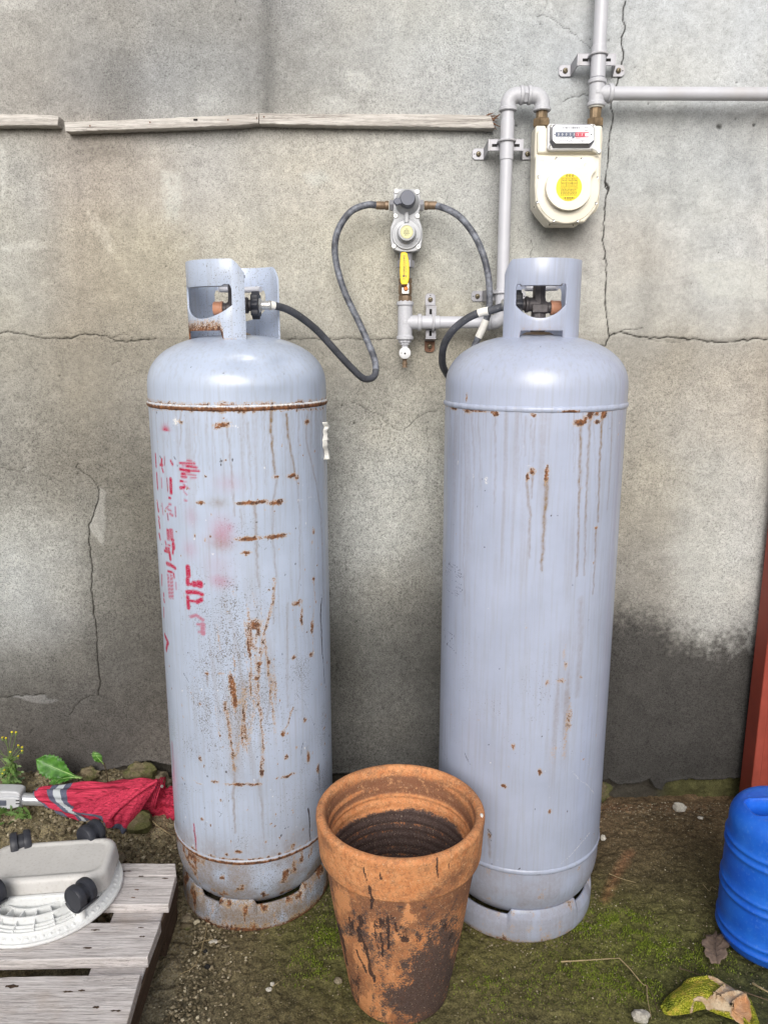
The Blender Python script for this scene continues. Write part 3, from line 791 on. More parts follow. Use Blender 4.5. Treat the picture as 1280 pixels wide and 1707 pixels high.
# ================================================================== GAS TANKS
TR = .176
class Tank:
    def __init__(s, cx, cy, matk, label, g0, g1, w1, w2, cut, outdir):
        s.cx, s.cy, s.mat = cx, cy, M[matk]
        s.root = thing('gas_cylinder', (cx, cy, 0), label, 'gas cylinder', 'tall grey gas cylinders standing by the wall')
        s.marks = []
        s.g = (g0, g1, w1, w2, cut); s.outdir = outdir
        # angle measured so that a = 0 faces the camera side, positive to the right
        fine = seg(-PI / 2 - .12, PI / 2 + .12, .0024 / TR)
        coarse = list(np.linspace(PI / 2 + .12, 1.5 * PI - .12, 26)[1:-1])
        s.ang = np.array(fine + coarse)
        s.nf = len(fine)
    def uw(s, px, py, R=None):
        """photograph point -> (arc length, height) on the near side of the shell"""
        R = R or TR; r = ray(px, py)
        a = r.x ** 2 + r.y ** 2; b = -2 * (r.x * s.cx + r.y * s.cy); c = s.cx ** 2 + s.cy ** 2 - R * R
        D = b * b - 4 * a * c
        if D < 0: D = 0
        t = (-b - math.sqrt(D)) / (2 * a)
        x, y, z = r.x * t - s.cx, r.y * t - s.cy, CAM_H + r.z * t
        return math.atan2(x, -y) * TR, z
    def surf(s, name, prof, marks=None, dent=None, speck=0.0, seedo=0, mat=None, parent=None, base_rust=None):
        prof = np.array(prof)   # rows (r, z) from low to high
        ang = s.ang
        u = ang * TR
        r = prof[:, 0][:, None]; z = prof[:, 1][:, None]
        F = Field(u, prof[:, 1], ['rust', 'streak', 'red', 'chip', 'dark', 'speck'], warp=.005) if np.all(np.diff(prof[:, 1]) > 0) else None
        sh = (len(prof), len(ang))
        if F is None:
            F = Field(u, np.arange(len(prof)) * .001, ['rust', 'streak', 'red', 'chip', 'dark', 'speck'])
            F.Z = np.broadcast_to(z, sh)
        else: F.Z = F.Wd
        F.c['speck'] += speck
        if marks: marks(F)
        rr = np.broadcast_to(r, sh).copy()
        if dent is not None: rr = rr + dent(F.U, F.Z)
        x = s.cx + rr * np.sin(ang)[None, :]; y = s.cy - rr * np.cos(ang)[None, :]
        P = np.stack([x, y, np.broadcast_to(z, sh)], -1)
        c = F.c
        return grid_mesh(name, P, mat or s.mat, parent or s.root, wrap=True,
                         attrs={'ma': np.stack([c['rust'], c['streak'], c['red']], -1), 'mb': np.stack([c['chip'], c['dark'], c['speck']], -1)})

ZT, ZB = 1.100, .172       # weld heights
def px_marks(T):
    U = lambda x, y: T.uw(x, y)
    S = lambda px: px * .00115
    def rust(F, x, y, rx, ry, v=1.0): u, w = U(x, y); F.blob('rust', u, w, S(rx), S(ry), v, 1.0)
    def run(F, pts, w=1.2, v=.6, ch='streak', tp=.5, soft=None): F.line(ch, [U(*p) for p in pts], S(w) * 1.1, v * 1.25, soft=soft or .0035, taper=tp)
    return U, S, rust, run

def drips(F, T, y0, xs_, seed, v=.5):
    rr = random.Random(seed)
    U = T.uw
    for x in xs_:
        L = rr.uniform(30, 160); pts = []
        cx = x
        for k in range(8):
            pts.append(U(cx, y0 + L * k / 7)); cx += rr.uniform(-1.3, 1.6)
        F.line('streak', pts, .0007 + rr.random() * .0010, v * rr.uniform(.4, 1), soft=.003, taper=.3)

def old_marks(F):
    T = OLD; U, S, rust, run = px_marks(T)
    # rusty weld line and what drips from it
    for x in range(250, 548, 4):
        rust(F, x, 684 + random.uniform(-1, 2) - abs(x - 398) * .02, 4, random.uniform(1.5, 4), random.uniform(.35, .8))
    drips(F, T, 686, [272, 301, 322, 355, 372, 391, 405, 441, 455, 479, 492, 503, 514, 526, 538, 545] , 13, .7); drips(F, T, 686, [280, 292, 310, 330, 345, 362, 384, 398, 410, 420, 428, 436, 448, 460, 470, 486, 498, 508, 520, 532, 541], 3, .55)
    run(F, [(376,700),(382,740),(387,800),(391,860)], 1.3, .6); run(F, [(413,705),(416,760),(419,830)], 1.2, .45)
    run(F, [(452,684),(452,720),(455,760),(459,790)], 2.6, .85, tp=.5); run(F, [(477,690),(480,730),(488,765),(492,795)], 2.0, .95)
    run(F, [(512,690),(510,735),(524,790),(535,850),(538,930),(540,1010)], 1.6, .6); run(F, [(535,700),(542,780),(548,880)], 1.4, .5)
    run(F, [(462,800),(456,830),(455,880),(460,960),(455,1040)], 1.6, .5); run(F, [(425,840),(427,900),(431,980)], 2.2, .6); run(F, [(400,850),(404,880)], 1.4, .4)
    run(F, [(494,795),(500,860),(500,960),(496,1000)], 1.2, .45)
    for q in ((370,708,13,5,.9),(362,712,6,4,.8),(302,703,6,4,.55),(512,703,6,5,1),(460,795,7,4,.7),(487,792,10,4,1),(494,796,6,4,.8),(334,838,8,3.5,1),(415,839,20,3.8,1.1),(437,836,9,3,1),(462,837,15,4.5,1.0),
              (416,898,20,3.6,1.1),(460,894,22,4,1.0),(410,922,8,4,.9),(341,899,2,4,.6),(523,885,5,5,.7),(521,905,3,4,.6),(523,965,4,3.5,1.1),(495,1005,12,5,.85),(503,1030,4,22,.7),(520,1045,4.5,14,.95),(518,1092,5,5,.8),(490,1096,5,4,.8),
              (424,1042,14,10,.8),(430,1050,4,18,.7),(433,1107,6,4,1),(449,1104,4,4,1),(345,1123,4,3,1),(367,1123,7,3,.5),(428,1132,6,5,.8),
              (472,1224,5,5,1),(509,1201,4.5,4,.9),(515,1263,4,11,1.0),(540,1215,5,3,.8),(530,1282,4,9,.9),(493,1247,3,3,.6),(478,1262,4,5,.8),(334,1265,4,6,.7),(340,1278,2,4,.6),(398,1172,4,5,.6),
              (396,1308,21,2.6,.95),(426,1308,12,3,1.0),(359,1304,10,3,.7),(305,1299,8,3,.45),(328,1306,14,2,.45),(480,1294,14,3,.9),(462,1297,5,2,.6),(436,1289,5,8,.75),(337,1366,4,3,.8),(411,1352,3,2,.7),(397,1421,7,3.5,1),(378,1425,4,4,.8),(458,1378,3,2,.6),(489,1410,6,5,.7)):
        rust(F, *q)
    # long brown runs
    run(F, [(457,965),(456,1000),(446,1035),(436,1075),(432,1110),(430,1160),(436,1200),(440,1250),(434,1290)], 3.0, .42, 'rust', .9, .006)
    run(F, [(407,1150),(408,1190),(403,1225),(392,1265)], 2.6, .42, 'rust', .9, .014); run(F, [(425,1060),(428,1110),(424,1180),(412,1240)], 5, .30, 'rust', .9, .02); run(F, [(405,1140),(400,1200),(390,1290)], 7, .5, 'streak', .9, .024); run(F, [(374,1172),(381,1210),(387,1255),(391,1285)], 3.0, .45, 'rust', .8, .006)
    run(F, [(390,1262),(391,1290),(389,1330),(392,1390)], 3.2, .55); run(F, [(431,1300),(437,1350),(440,1420)], 2.2, .35); run(F, [(480,1005),(478,1100),(480,1180)], 1.6, .4)
    run(F, [(488,1180),(480,1210),(470,1228)], 2.0, .4, 'rust', .7); run(F, [(447,1108),(452,1150),(446,1200)], 2.4, .5); run(F, [(345,1126),(346,1145)], 1.6, .5)
    run(F, [(515,1265),(513,1245)], 1.2, .5)
    run(F, [(523,968),(525,1000),(521,1040),(522,1100)], 1.2, .4, 'rust', .8)
    run(F, [(536,998),(534,1030),(537,1080),(541,1140)], 1.4, .9, 'dark', .5); run(F, [(493,1157),(508,1170),(520,1200),(535,1240),(545,1290)], .8, .55, 'dark'); run(F, [(514,1348),(516,1370),(517,1410)], 1.2, 1, 'dark'); run(F, [(306,1122),(316,1138)], .8, .8, 'dark')
    run(F, [(532,1275),(532,1300),(533,1320)], 1.2, .7, 'dark'); run(F, [(363,1352),(370,1358),(366,1364)], .8, .7, 'dark'); run(F, [(404,968),(430,983),(470,1003)], .7, .45, 'dark'); run(F, [(505,1240),(502,1262)], 1.0, .6, 'dark')
    for (x, y) in ((370,768),(368,775),(475,1382),(300,780),(294,775),(548,780),(452,1138),(481,1378),(430,1262),(427,870),(493,940)): u, w = U(x, y); F.blob('dark', u, w, .0016, .002, 1, 1)
    # chips and scrapes
    for q in ((293,702,10,8,.6),(365,668,14,5,.4),(392,710,16,3,.5),(500,834,12,2,.5),(520,829,18,1.6,.5),(286,800,6,4,.3),(549,745,5,26,.8),(551,780,4,16,.6),(533,882,8,5,.4),(330,1306,30,4,.4),(278,1060,4,4,.5),(380,1390,12,3,.2),(332,838,10,5,.5),(465,836,20,4,.35)):
        u, w = U(*q[:2]); F.blob('chip', u, w, S(q[2]), S(q[3]), q[4], 1)
    # gritty worn zone
    for q in ((405,1170,95,125,.9),(420,1010,70,80,.62),(300,1230,60,60,.5),(500,1100,60,120,.45),(440,900,60,40,.35),(330,1010,50,60,.35),(400,560,60,20,.3),(490,1330,60,60,.3),(540,1200,20,120,.5),(400,1060,80,60,.5)):
        u, w = U(*q[:2]); F.blob('speck', u, w, S(q[2]), S(q[3]), q[4], 1)
    F.c['speck'] += .05
    u0, w0 = U(408, 1150)
    reg = np.exp(-((F.U - u0) / .06) ** 2 - ((F.Wd - w0) / .17) ** 2)
    vert = sst(.42, .72, fbm(F.U * 95 + 8 * F.Wd, F.Wd * 5, 4, 401))
    F.c['streak'] = np.maximum(F.c['streak'], .62 * reg * vert); F.c['rust'] = np.maximum(F.c['rust'], .95 * reg * sst(.50, .78, fbm(F.U * 80 + 6 * F.Wd, F.Wd * 9, 4, 402)))
    F.c['streak'] = np.maximum(F.c['streak'], .30 * sst(.5, .8, fbm(F.U * 120, F.Wd * 3, 3, 403)) * sst(.75, 1.08, F.Wd))
    F.c['speck'] += .35 * sst(.45, .7, fbm(F.U * 14, F.Wd * 14, 4, 404)) + .25 * sst(.45, .25, F.Wd)
    rr = random.Random(21)
    for _ in range(260):
        u, w = rr.uniform(-.26, .26), rr.uniform(ZB + .01, ZT - .01); F.blob(rr.choice(('rust', 'rust', 'dark', 'chip')), u, w, rr.uniform(.0010, .0026), rr.uniform(.0012, .0040), rr.uniform(.5, .95), 1)
    # hazy remains of sprayed lettering
    for q in ((366,968,18,12,.36),(370,888,18,24,.40),(382,880,9,10,.40),(362,945,26,26,.12),(380,806,20,14,.16),(318,862,12,16,.18),(316,916,14,16,.22),(352,900,20,14,.10)):
        u, w = U(*q[:2]); F.blob('red', u, w, S(q[2]), S(q[3]), q[4], 1)
    for q in ((362,838,16,9,.5),(368,905,18,14,.5)):
        u, w = U(*q[:2]); F.blob('streak', u, w, S(q[2]), S(q[3]), q[4], 1)
    # red fan of overspray above a straight mask edge
    ux, wx = U(276, 719); sl = F.win(ux - .03, ux + .03, wx - .001, wx + .03)
    q = np.exp(-((F.U[sl] - ux) / .011) ** 2 - ((F.Wd[sl] - wx) / .010) ** 2) * sst(-.0008, .0008, F.Wd[sl] - wx)
    F.c['red'][sl] = np.maximum(F.c['red'][sl], np.clip(q * 1.1, 0, 1))
    # stencilled writing, stroke by stroke
    def strokes(lst, ox, oy, sc, ch='red', v=1.0, kk=1.5):
        for (x0, y0, x1, y1, w) in lst:
            F.line(ch, [U(ox + x0 / sc, oy + y0 / sc), U(ox + (x0 + x1) / 2 / sc, oy + (y0 + y1) / 2 / sc), U(ox + x1 / sc, oy + y1 / sc)], (S(w / sc / 2) * kk + .0005) * min(2.3, 1 / max(.3, math.cos(U(ox + x0 / sc, oy + y0 / sc)[0] / TR))) ** .75, v, soft=.0022, raw=True)
    sc = 8.26
    strokes([(115,145,125,310,16),(132,405,145,615,14),(200,215,196,290,20),(180,288,210,290,16),(205,335,220,385,12),(322,490,328,670,32),(300,742,318,748,16),(450,262,655,270,14),(540,305,680,325,16),(455,350,580,372,24),(605,370,715,376,13),
             (475,412,520,414,18),(475,450,535,458,18),(460,512,490,518,18),(460,605,505,600,24),(505,560,520,590,10),(140,790,155,915,14),(155,900,158,920,20),(155,1000,170,1025,10),(165,1065,175,1150,20),(170,1240,182,1310,14),(320,230,345,285,13),(345,270,352,285,12)], 245, 740, sc)
    strokes([(165,90,180,155,15),(250,190,260,225,13),(288,235,315,245,9),(255,275,305,290,15),(240,315,305,335,17),(308,340,320,430,26),(335,165,360,172,20),(360,232,362,272,38),(355,310,352,350,20),(270,490,330,515,24),(330,515,385,555,24),(285,598,345,612,13),(365,630,372,685,14),
             (560,545,568,660,46),(556,715,560,770,40),(565,765,600,780,24),(646,774,650,776,54),(715,776,726,780,68),(550,885,640,885,34),(640,882,700,895,34),(700,895,760,920,32),(560,955,570,1100,34),(580,1005,650,1012,20),(690,1020,750,990,36),
             (205,650,205,790,11),(228,910,230,935,16),(232,990,235,1015,18),(230,1100,232,1230,9),(245,1480,290,1580,26),(285,1580,265,1680,28)], 245, 880, sc)
    strokes([(600,1225,680,1205,24),(680,1205,770,1270,26),(690,1330,790,1335,18),(768,1335,772,1450,46),(715,1435,770,1440,16)], 245, 880, sc, v=.62)
    strokes([(238,180,238,290,7),(195,470,202,600,8),(270,470,282,650,9),(205,820,220,970,6),(255,890,290,860,8),(300,830,325,837,13),(280,900,330,925,9),(278,965,288,1045,13),(312,965,350,985,16),(385,870,392,1000,9),(550,225,610,232,10),(480,300,540,305,8),(520,412,670,432,9),(600,468,675,468,8),(515,520,540,520,8),(520,570,580,620,6),(500,650,550,705,6),(515,775,545,785,10)], 245, 740, sc, 'red', .72)
    strokes([(238,180,238,290,7),(270,470,282,650,7),(280,970,288,1045,9),(385,880,392,1000,7),(345,235,350,285,8),(178,172,186,186,16),(370,180,390,215,14),(1010,200,1012,250,14),(996,240,1020,250,9)], 245, 740, sc, 'dark', .55)
    lst = []
    for k in range(10):
        y = 20 + k * 17; lst += [(270 + k, y, 300 + k, y + 10, 7), (315 + k, y - 2, 350 + k, y + 12, 8)]
    strokes([t for t in lst if t[1] < 160], 245, 880, sc, 'red', .9); strokes([(x0, y0 - 20, x1, y1 - 20, 5) for (x0, y0, x1, y1, w) in lst if y0 < 160], 245, 880, sc, 'dark', .3)
    lst = []
    for k in range(14):
        y = 640 + k * 24; lst += [(275 + k * 2, y, 300 + k * 2, y + 22, 6), (318 + k, y, 350 + k, y + 24, 6)]
    strokes(lst, 245, 880, sc, 'red', .72)
    strokes([(395,760,400,840,18)], 245, 880, sc, 'red', .45)
    # red run low on the left edge
    run(F, [(271,1065),(276,1120),(281,1200),(286,1270)], .9, .55, 'red', 1.0, .0025); run(F, [(323,1375),(326,1400),(327,1428)], 1.4, .9, 'red', .8); run(F, [(324,1385),(327,1420)], .6, .8, 'dark')
    run(F, [(287,1240),(290,1300)], 3, .4, 'red', 1, .01)
    # rusty fringe just above the lower weld
    for x in range(292, 545, 5): u, w = U(x, 1436); F.blob('rust', u, ZB + .006, .005, random.uniform(.003, .006), random.uniform(.2, .9))
    F.c['streak'] = np.maximum(F.c['streak'], .7 * np.exp(-((F.Wd - .19) / .035) ** 2) * fbm(F.U * 30, F.Wd * 30, 3, 5))

def old_dome(F):
    T = OLD; U, S, rust, run = px_marks(T)
    z = F.Z
    F.c['rust'] = np.maximum(F.c['rust'], .9 * np.exp(-np.abs(z - (ZT + .004)) / .0035) * (fbm(F.U * 60, z * 10, 3, 8) + .1))
    F.c['speck'] += .10 + .3 * np.exp(-((F.U + .02) / .06) ** 2) * np.exp(-((z - 1.215) / .015) ** 2)
    for q in ((387,592,10,3,.2),(380,668,12,6,.4),(345,664,10,2,.4)): u, w = U(*q[:2]); F.blob('chip', u, w, S(q[2]), S(q[3]), q[4], 1)
    for (x, y) in ((475,623),(478,633),(371,622),(312,612),(256,622),(515,664),(433,604),(470,655)): u, w = U(x, y); F.blob('dark', u, w, .0012, .0014, 1, 1)
def new_marks(F):
    T = NEW; U, S, rust, run = px_marks(T)
    for q in ((745,676,6,3,.8),(765,677,8,3,.8),(785,680,20,3.5,1),(778,684,10,5,.8),(820,679,6,2,.9),(826,690,6,4,1),(820,688,3,3,.8),(877,681,12,3,.8),(892,682,5,3,.7),(888,692,6,2.5,.9),(960,680,4,2,.8),
              (1000,682,30,5,1.2),(985,672,7,4,.9),(984,690,5.5,7.5,1.2),(1006,690,6.5,7,1.2),(995,689,5,5,.9),(968,704,12,5.5,1.2),(976,698,5,5,.9),(995,703,8,4,.8),(795,682,24,4,1.0),(756,680,14,4,.9),(1020,680,6,3,.8),(1037,675,5,3,.8),
              (879,795,3.5,7,.9),(887,786,5,5,.9),(911,790,3.2,14,1.1),(993,880,4,3,.95),(969,813,1.2,1.2,1),(989,938,2,2,.8),
              (855,1245,3.5,5.5,.95),(900,1288,4,5.5,1.0),(839,1311,5,4.5,1.0),(917,1353,3,4,.9),(973,1266,3,1.6,1),(848,1278,3,2,.5),(912,1138,4,6,.55),(936,1135,10,4,.65),(943,1110,5,10,.4),(968,1130,4,6,.4),(816,1395,4,6,.6),(823,1446,4,3,.6),(990,1390,1.5,2,.8)): rust(F, *q)
    run(F, [(968,706),(966,780),(965,850),(962,960)], 1.8, .85); run(F, [(984,692),(980,760),(977,830),(974,960)], 1.8, .7); run(F, [(1004,694),(999,770),(997,870)], 2.2, .85); run(F, [(993,882),(992,930),(989,990)], 1.6, .75)
    run(F, [(1020,684),(1018,760),(1012,850)], 1.2, .6); run(F, [(911,800),(909,840),(905,900),(903,950)], 2.8, .8); run(F, [(878,800),(881,840),(884,860),(882,930)], 1.8, .6); run(F, [(888,790),(886,830)], 1.6, .6)
    run(F, [(825,694),(825,760),(824,840)], 1.0, .5); run(F, [(876,695),(874,760)], 1.0, .4); run(F, [(885,700),(888,770)], 1.0, .4); run(F, [(892,695),(890,760)], .9, .35)
    drips(F, T, 684, [742, 750, 757, 763, 770, 777, 781, 787, 793, 798, 862, 868, 958, 962, 972, 990, 1012, 1028, 1034], 9, .5)
    run(F, [(773,690),(776,800),(772,940),(775,1010)], 1.2, .35); run(F, [(785,690),(790,760),(786,900)], 1.0, .35)
    run(F, [(940,1060),(938,1110),(934,1200),(938,1270)], 7, .12, 'streak', .8, .022); run(F, [(968,1000),(966,1100),(962,1160)], 4, .3, 'streak', .8, .01); run(F, [(815,1385),(817,1430)], 3, .4)
    for q in ((810,800,6,12,.5),(788,793,3,8,.45),(763,770,3,6,.5),(780,710,30,6,.25),(840,700,30,4,.22),(778,663,8,5,.5),(880,778,10,4,.4),(912,778,8,3,.4),(1032,705,3,3,.5),(806,1316,5,8,.25),(962,1350,7,4,.3),(812,1005,3,3,.3)):
        u, w = U(*q[:2]); F.blob('chip', u, w, S(q[2]), S(q[3]), q[4], 1)
    run(F, [(952,1285),(966,1300),(975,1306),(990,1322)], .6, .75, 'chip', 1, .002); run(F, [(985,1385),(972,1402),(955,1422),(935,1441)], .6, .75, 'chip', 1, .002)
    run(F, [(735,1240),(745,1265),(752,1285)], .7, .6, 'dark'); run(F, [(774,1256),(784,1275)], .9, .7, 'dark'); run(F, [(814,1383),(820,1393)], .9, .9, 'dark'); run(F, [(818,1440),(825,1448)], 1.0, .8, 'dark')
    for (x, y) in ((808,818),(795,845),(756,876),(833,1115),(866,1448),(814,1242),(865,1450),(748,940),(747,1012),(920,860)): u, w = U(x, y); F.blob('dark', u, w, .0014, .0018, 1, 1)
    for q in ((900,1150,80,90,.5),(775,1120,40,110,.5),(930,1230,40,80,.42),(860,1240,50,40,.4),(820,1180,60,50,.5),(760,1200,30,80,.35),(980,1200,30,160,.3)):
        u, w = U(*q[:2]); F.blob('speck', u, w, S(q[2]), S(q[3]), q[4], 1)
    u0, w0 = U(940, 1170)
    reg = np.exp(-((F.U - u0) / .035) ** 2 - ((F.Wd - w0) / .14) ** 2)
    F.c['rust'] = np.maximum(F.c['rust'], .55 * reg * sst(.5, .8, fbm(F.U * 90, F.Wd * 14, 4, 412))); F.c['streak'] = np.maximum(F.c['streak'], .5 * reg * sst(.4, .7, fbm(F.U * 90, F.Wd * 6, 4, 413)))
    F.c['streak'] = np.maximum(F.c['streak'], .30 * sst(.52, .8, fbm(F.U * 110, F.Wd * 2.5, 3, 414)) * sst(.6, 1.08, F.Wd))
    F.c['chip'] = np.maximum(F.c['chip'], .3 * sst(.76, .84, fbm(F.U * 60, F.Wd * 30, 4, 415)))
    rr = random.Random(22)
    for _ in range(150):
        u, w = rr.uniform(-.26, .26), rr.uniform(ZB + .01, ZT - .01); F.blob(rr.choice(('rust', 'dark', 'dark', 'chip')), u, w, rr.uniform(.0009, .0020), rr.uniform(.0010, .0026), rr.uniform(.4, .9), 1)
    # dotted print: a round emblem of short dot rows and two characters under it (scale 10.04, corner 725,920)
    D = lambda x, y: U(725 + x / 10.04, 920 + y / 10.04)
    def dots(x0, y0, x1, y1, n, r=.0013, v=.8):
        for k in range(n):
            t = k / max(1, n - 1); u, w = D(x0 + (x1 - x0) * t, y0 + (y1 - y0) * t); F.blob('dark', u, w, r, r, v, 1)
    for q in ((235,190,370,250,8),(205,205,410,300,11),(200,225,430,340,12),(185,255,260,300,5),(340,340,460,385,6),(170,285,240,330,5),(360,380,460,420,5),(165,310,235,350,5),(350,410,460,455,6),(165,340,225,380,5),(165,375,215,415,4),(290,475,455,545,9),
              (165,465,215,505,4),(165,495,225,540,4),(350,570,450,608,5),(175,525,245,575,5),(350,600,455,640,6),(270,625,455,675,9),(190,600,405,715,11),(215,650,365,735,8)): dots(*q)
    for q in ((165,1280,165,1480,10),(150,1290,145,1320,3),(225,1335,290,1385,5),(320,1415,245,1490,6),(140,1500,200,1555,5),(215,1500,200,1570,4),(210,1570,310,1645,7),(310,1645,345,1690,3)): dots(*q, r=.0015, v=.85)
def new_dome(F):
    T = NEW; U, S, rust, run = px_marks(T); z = F.Z
    F.c['rust'] = np.maximum(F.c['rust'], .5 * np.exp(-np.abs(z - (ZT + .003)) / .003) * sst(.55, .8, fbm(F.U * 25, z * 3, 3, 18)))
    for q in ((778,664,3,4,.9),(985,672,6,3,.9)): rust(F, *q)
    for q in ((778,660,9,5,.5),(878,648,4,1,.4),(920,655,6,1,.4)): u, w = U(*q[:2]); F.blob('chip', u, w, S(q[2]), S(q[3]), q[4], 1)
    for (x, y) in ((904,577),(955,580),(770,602),(850,664),(802,616)): u, w = U(x, y); F.blob('dark', u, w, .0014, .0012, 1, 1)
def dirtyness(amt, seed):
    def f(F):
        z = F.Z
        F.c['streak'] = np.maximum(F.c['streak'], (amt * .9 + .12) * sst(.25, .65, fbm(F.U * 22, z * 22, 4, seed)) * (.7 + .3 * np.exp(-z / .06)))
        F.c['rust'] = np.maximum(F.c['rust'], amt * .9 * sst(.60, .80, fbm(F.U * 45 + 3, z * 45, 3, seed + 2)))
        F.c['rust'] = np.maximum(F.c['rust'], amt * .8 * np.exp(-np.abs(z - ZB) / .006) * fbm(F.U * 50, z * 8, 3, seed + 9) * 1.3)
        F.c['rust'] = np.maximum(F.c['rust'], amt * .85 * np.exp(-z / .010))
        F.c['speck'] += amt * .75
    return f

OLD = Tank(-.293, 1.566, 'tank_old', 'left gas cylinder, rust streaked, with worn red stencil writing and a dented shoulder', rad(26), rad(293), (rad(56), rad(128)), (rad(197), rad(277)), (rad(196), rad(262)), 1)
NEW = Tank(.2975, 1.534, 'tank_new', 'right gas cylinder, cleaner smooth grey, standing behind the clay pot', rad(204), rad(487), (rad(226), rad(299)), (rad(403), rad(467)), (rad(236), rad(296)), -1)

def dome_prof():
    pr = [(TR, ZT + .004), (TR, ZT + .016), (TR, ZT + .030)]
    for i in range(1, 61):
        t = i / 60 * PI / 2; e = 2 / 2.35
        pr.append((max(TR * math.cos(t) ** e, .004), ZT + .030 + .102 * math.sin(t) ** e))
    return pr
def bottom_prof():
    pr = []
    for i in range(0, 30):
        t = (1 - i / 29) * PI / 2; e = 2 / 2.3
        pr.append((max((TR - .001) * math.cos(t) ** e, .01), .143 - .136 * math.sin(t) ** e))
    pr += [(TR - .001, .155), (TR - .001, ZB - .003)]
    return pr
for T, marks, dome, seed, amt in ((OLD, old_marks, old_dome, 5, .95), (NEW, new_marks, new_dome, 45, .35)):
    zs = seg(ZB + .003, ZT - .003, .0024)
    def shell_dent(U_, Z_, T=T):
        d = -.0010 * (fbm(U_ * 9, Z_ * 5, 3, 3) - .5) * 2
        if T is OLD:
            for (x, y, a, b, h) in ((320,1300,.03,.03,-.002),(440,1190,.06,.09,-.0025),(520,1250,.03,.06,-.002),(450,1340,.05,.05,-.0016)):
                u, w = T.uw(x, y); d = d + h * np.exp(-((U_ - u) / a) ** 2 - ((Z_ - w) / b) ** 2)
        return d
    T.surf('shell', [(TR, z) for z in zs], marks, shell_dent)
    def dome_dent(U_, Z_, T=T):
        d = 0 * U_
        if T is OLD:
            for (x, y, a, b, h) in ((405,603,.040,.012,-.013),(480,606,.035,.013,-.010),(440,640,.05,.018,.004),(340,600,.04,.02,-.004)):
                u, w = T.uw(x, y, .17); d = d + h * np.exp(-((U_ - u) / a) ** 2 - ((Z_ - w) / b) ** 2)
        return d
    T.surf('top_dome', dome_prof(), dome, dome_dent)
    T.surf('lower_dome', bottom_prof(), dirtyness(amt, seed))
    # weld beads
    for zc, nm in ((ZT, 't'), (ZB, 'b')):
        kk = 1.0 if zc == ZT else .75
        pr = [(TR - .001, zc - .0055), (TR + .0010 * kk, zc - .0045), (TR + .0024 * kk, zc - .002), (TR + .0028 * kk, zc + .001), (TR + .0018 * kk, zc + .004), (TR - .001, zc + .006)]
        def bead(F, T=T, zc=zc, seed=seed):
            z = F.Z
            n = fbm(F.U * 70, z * 60, 3, seed + 31)
            lowside = sst(zc + .0035, zc - .0005, z) if T is OLD else sst(zc + .002, zc - .003, z)
            if T is OLD: F.c['rust'] = np.maximum(F.c['rust'], lowside * (.85 + .5 * n)); F.c['chip'] = np.maximum(F.c['chip'], (1 - lowside) * (.25 + .6 * n) * (1 if zc == ZT else .35)); F.c['streak'] = np.maximum(F.c['streak'], .6 * n)
            else:
                F.c['rust'] = np.maximum(F.c['rust'], lowside * sst(.56, .72, fbm(F.U * 14, z * 3, 3, seed + 3)) * 1.0); F.c['chip'] = np.maximum(F.c['chip'], .25 * n)
                if zc == ZB: F.c['dark'] = np.maximum(F.c['dark'], lowside * .55 * n)
        def wav(U_, Z_, seed=seed): return .0018 * (fbm(U_ * 150, Z_ * 10, 2, seed) - .5)
        T.surf('weld_seam', pr, bead, wav)
    # foot ring: upper rim dips at the drain slots
    ang = T.ang
    slots = ((rad(-38), rad(-20)), (rad(8), rad(46)), (rad(120), rad(150)), (rad(200), rad(230))) if T is OLD else ((rad(-62), rad(-14)), (rad(42), rad(72)), (rad(120), rad(150)), (rad(200), rad(230)))
    dip = np.zeros(len(ang))
    for a, b in slots: dip = np.maximum(dip, sst(a - .03, a + .03, ang) * (1 - sst(b - .03, b + .03, ang)))
    prof = [(r - .0065, z) for r, z in [(.168, -.004), (.1715, .001), (.1735, .012), (.1738, .035), (.1728, .052), (.168, .0655), (.1650, .071), (.1610, .070), (.163, .060), (.1665, .045), (.167, .010), (.166, -.004)]]
    rows = []
    for (r, z) in prof:
        zz = z - dip * .014 * (1 if z > .05 else (z / .05 if z > 0 else 0)); rr = r - .0005 * dip
        wob = .0016 * (fbm(ang * 1.6 + 9, ang * 0, 3, seed) - .5) * 2
        rows.append(np.stack([T.cx + (rr + wob) * np.sin(ang), T.cy - (rr + wob) * np.cos(ang), zz + 0 * ang], -1))
    P = np.stack(rows)
    U_ = np.broadcast_to(ang * TR, P.shape[:2]); Z_ = P[..., 2]
    n = fbm(U_ * 24, Z_ * 24, 4, seed + 60); n2 = fbm(U_ * 60, Z_ * 60, 3, seed + 61)
    ru = amt * (1.1 * np.exp(-np.clip(Z_, 0, 1) / .009) + .9 * sst(.56, .74, n2) + .5 * np.exp(-np.abs(Z_ - .064) / .006)) * (.4 + .9 * n)
    # keep rows finer so that the marks have vertices to live on
    def densify(A, k):
        out = []
        for i in range(len(A) - 1):
            for j in range(k): out.append(A[i] * (1 - j / k) + A[i + 1] * j / k)
        out.append(A[-1]); return np.stack(out)
    Pd, rd, nd = densify(P, 5), densify(ru, 5), densify(n, 5)
    grid_mesh('foot_ring', Pd, T.mat, T.root, wrap=True, attrs={'ma': np.stack([np.clip(rd, 0, 1.1), amt * .9 * sst(.3, .6, nd), nd * 0], -1), 'mb': np.stack([nd * 0, nd * 0, nd * 0 + amt * 1.0], -1)})

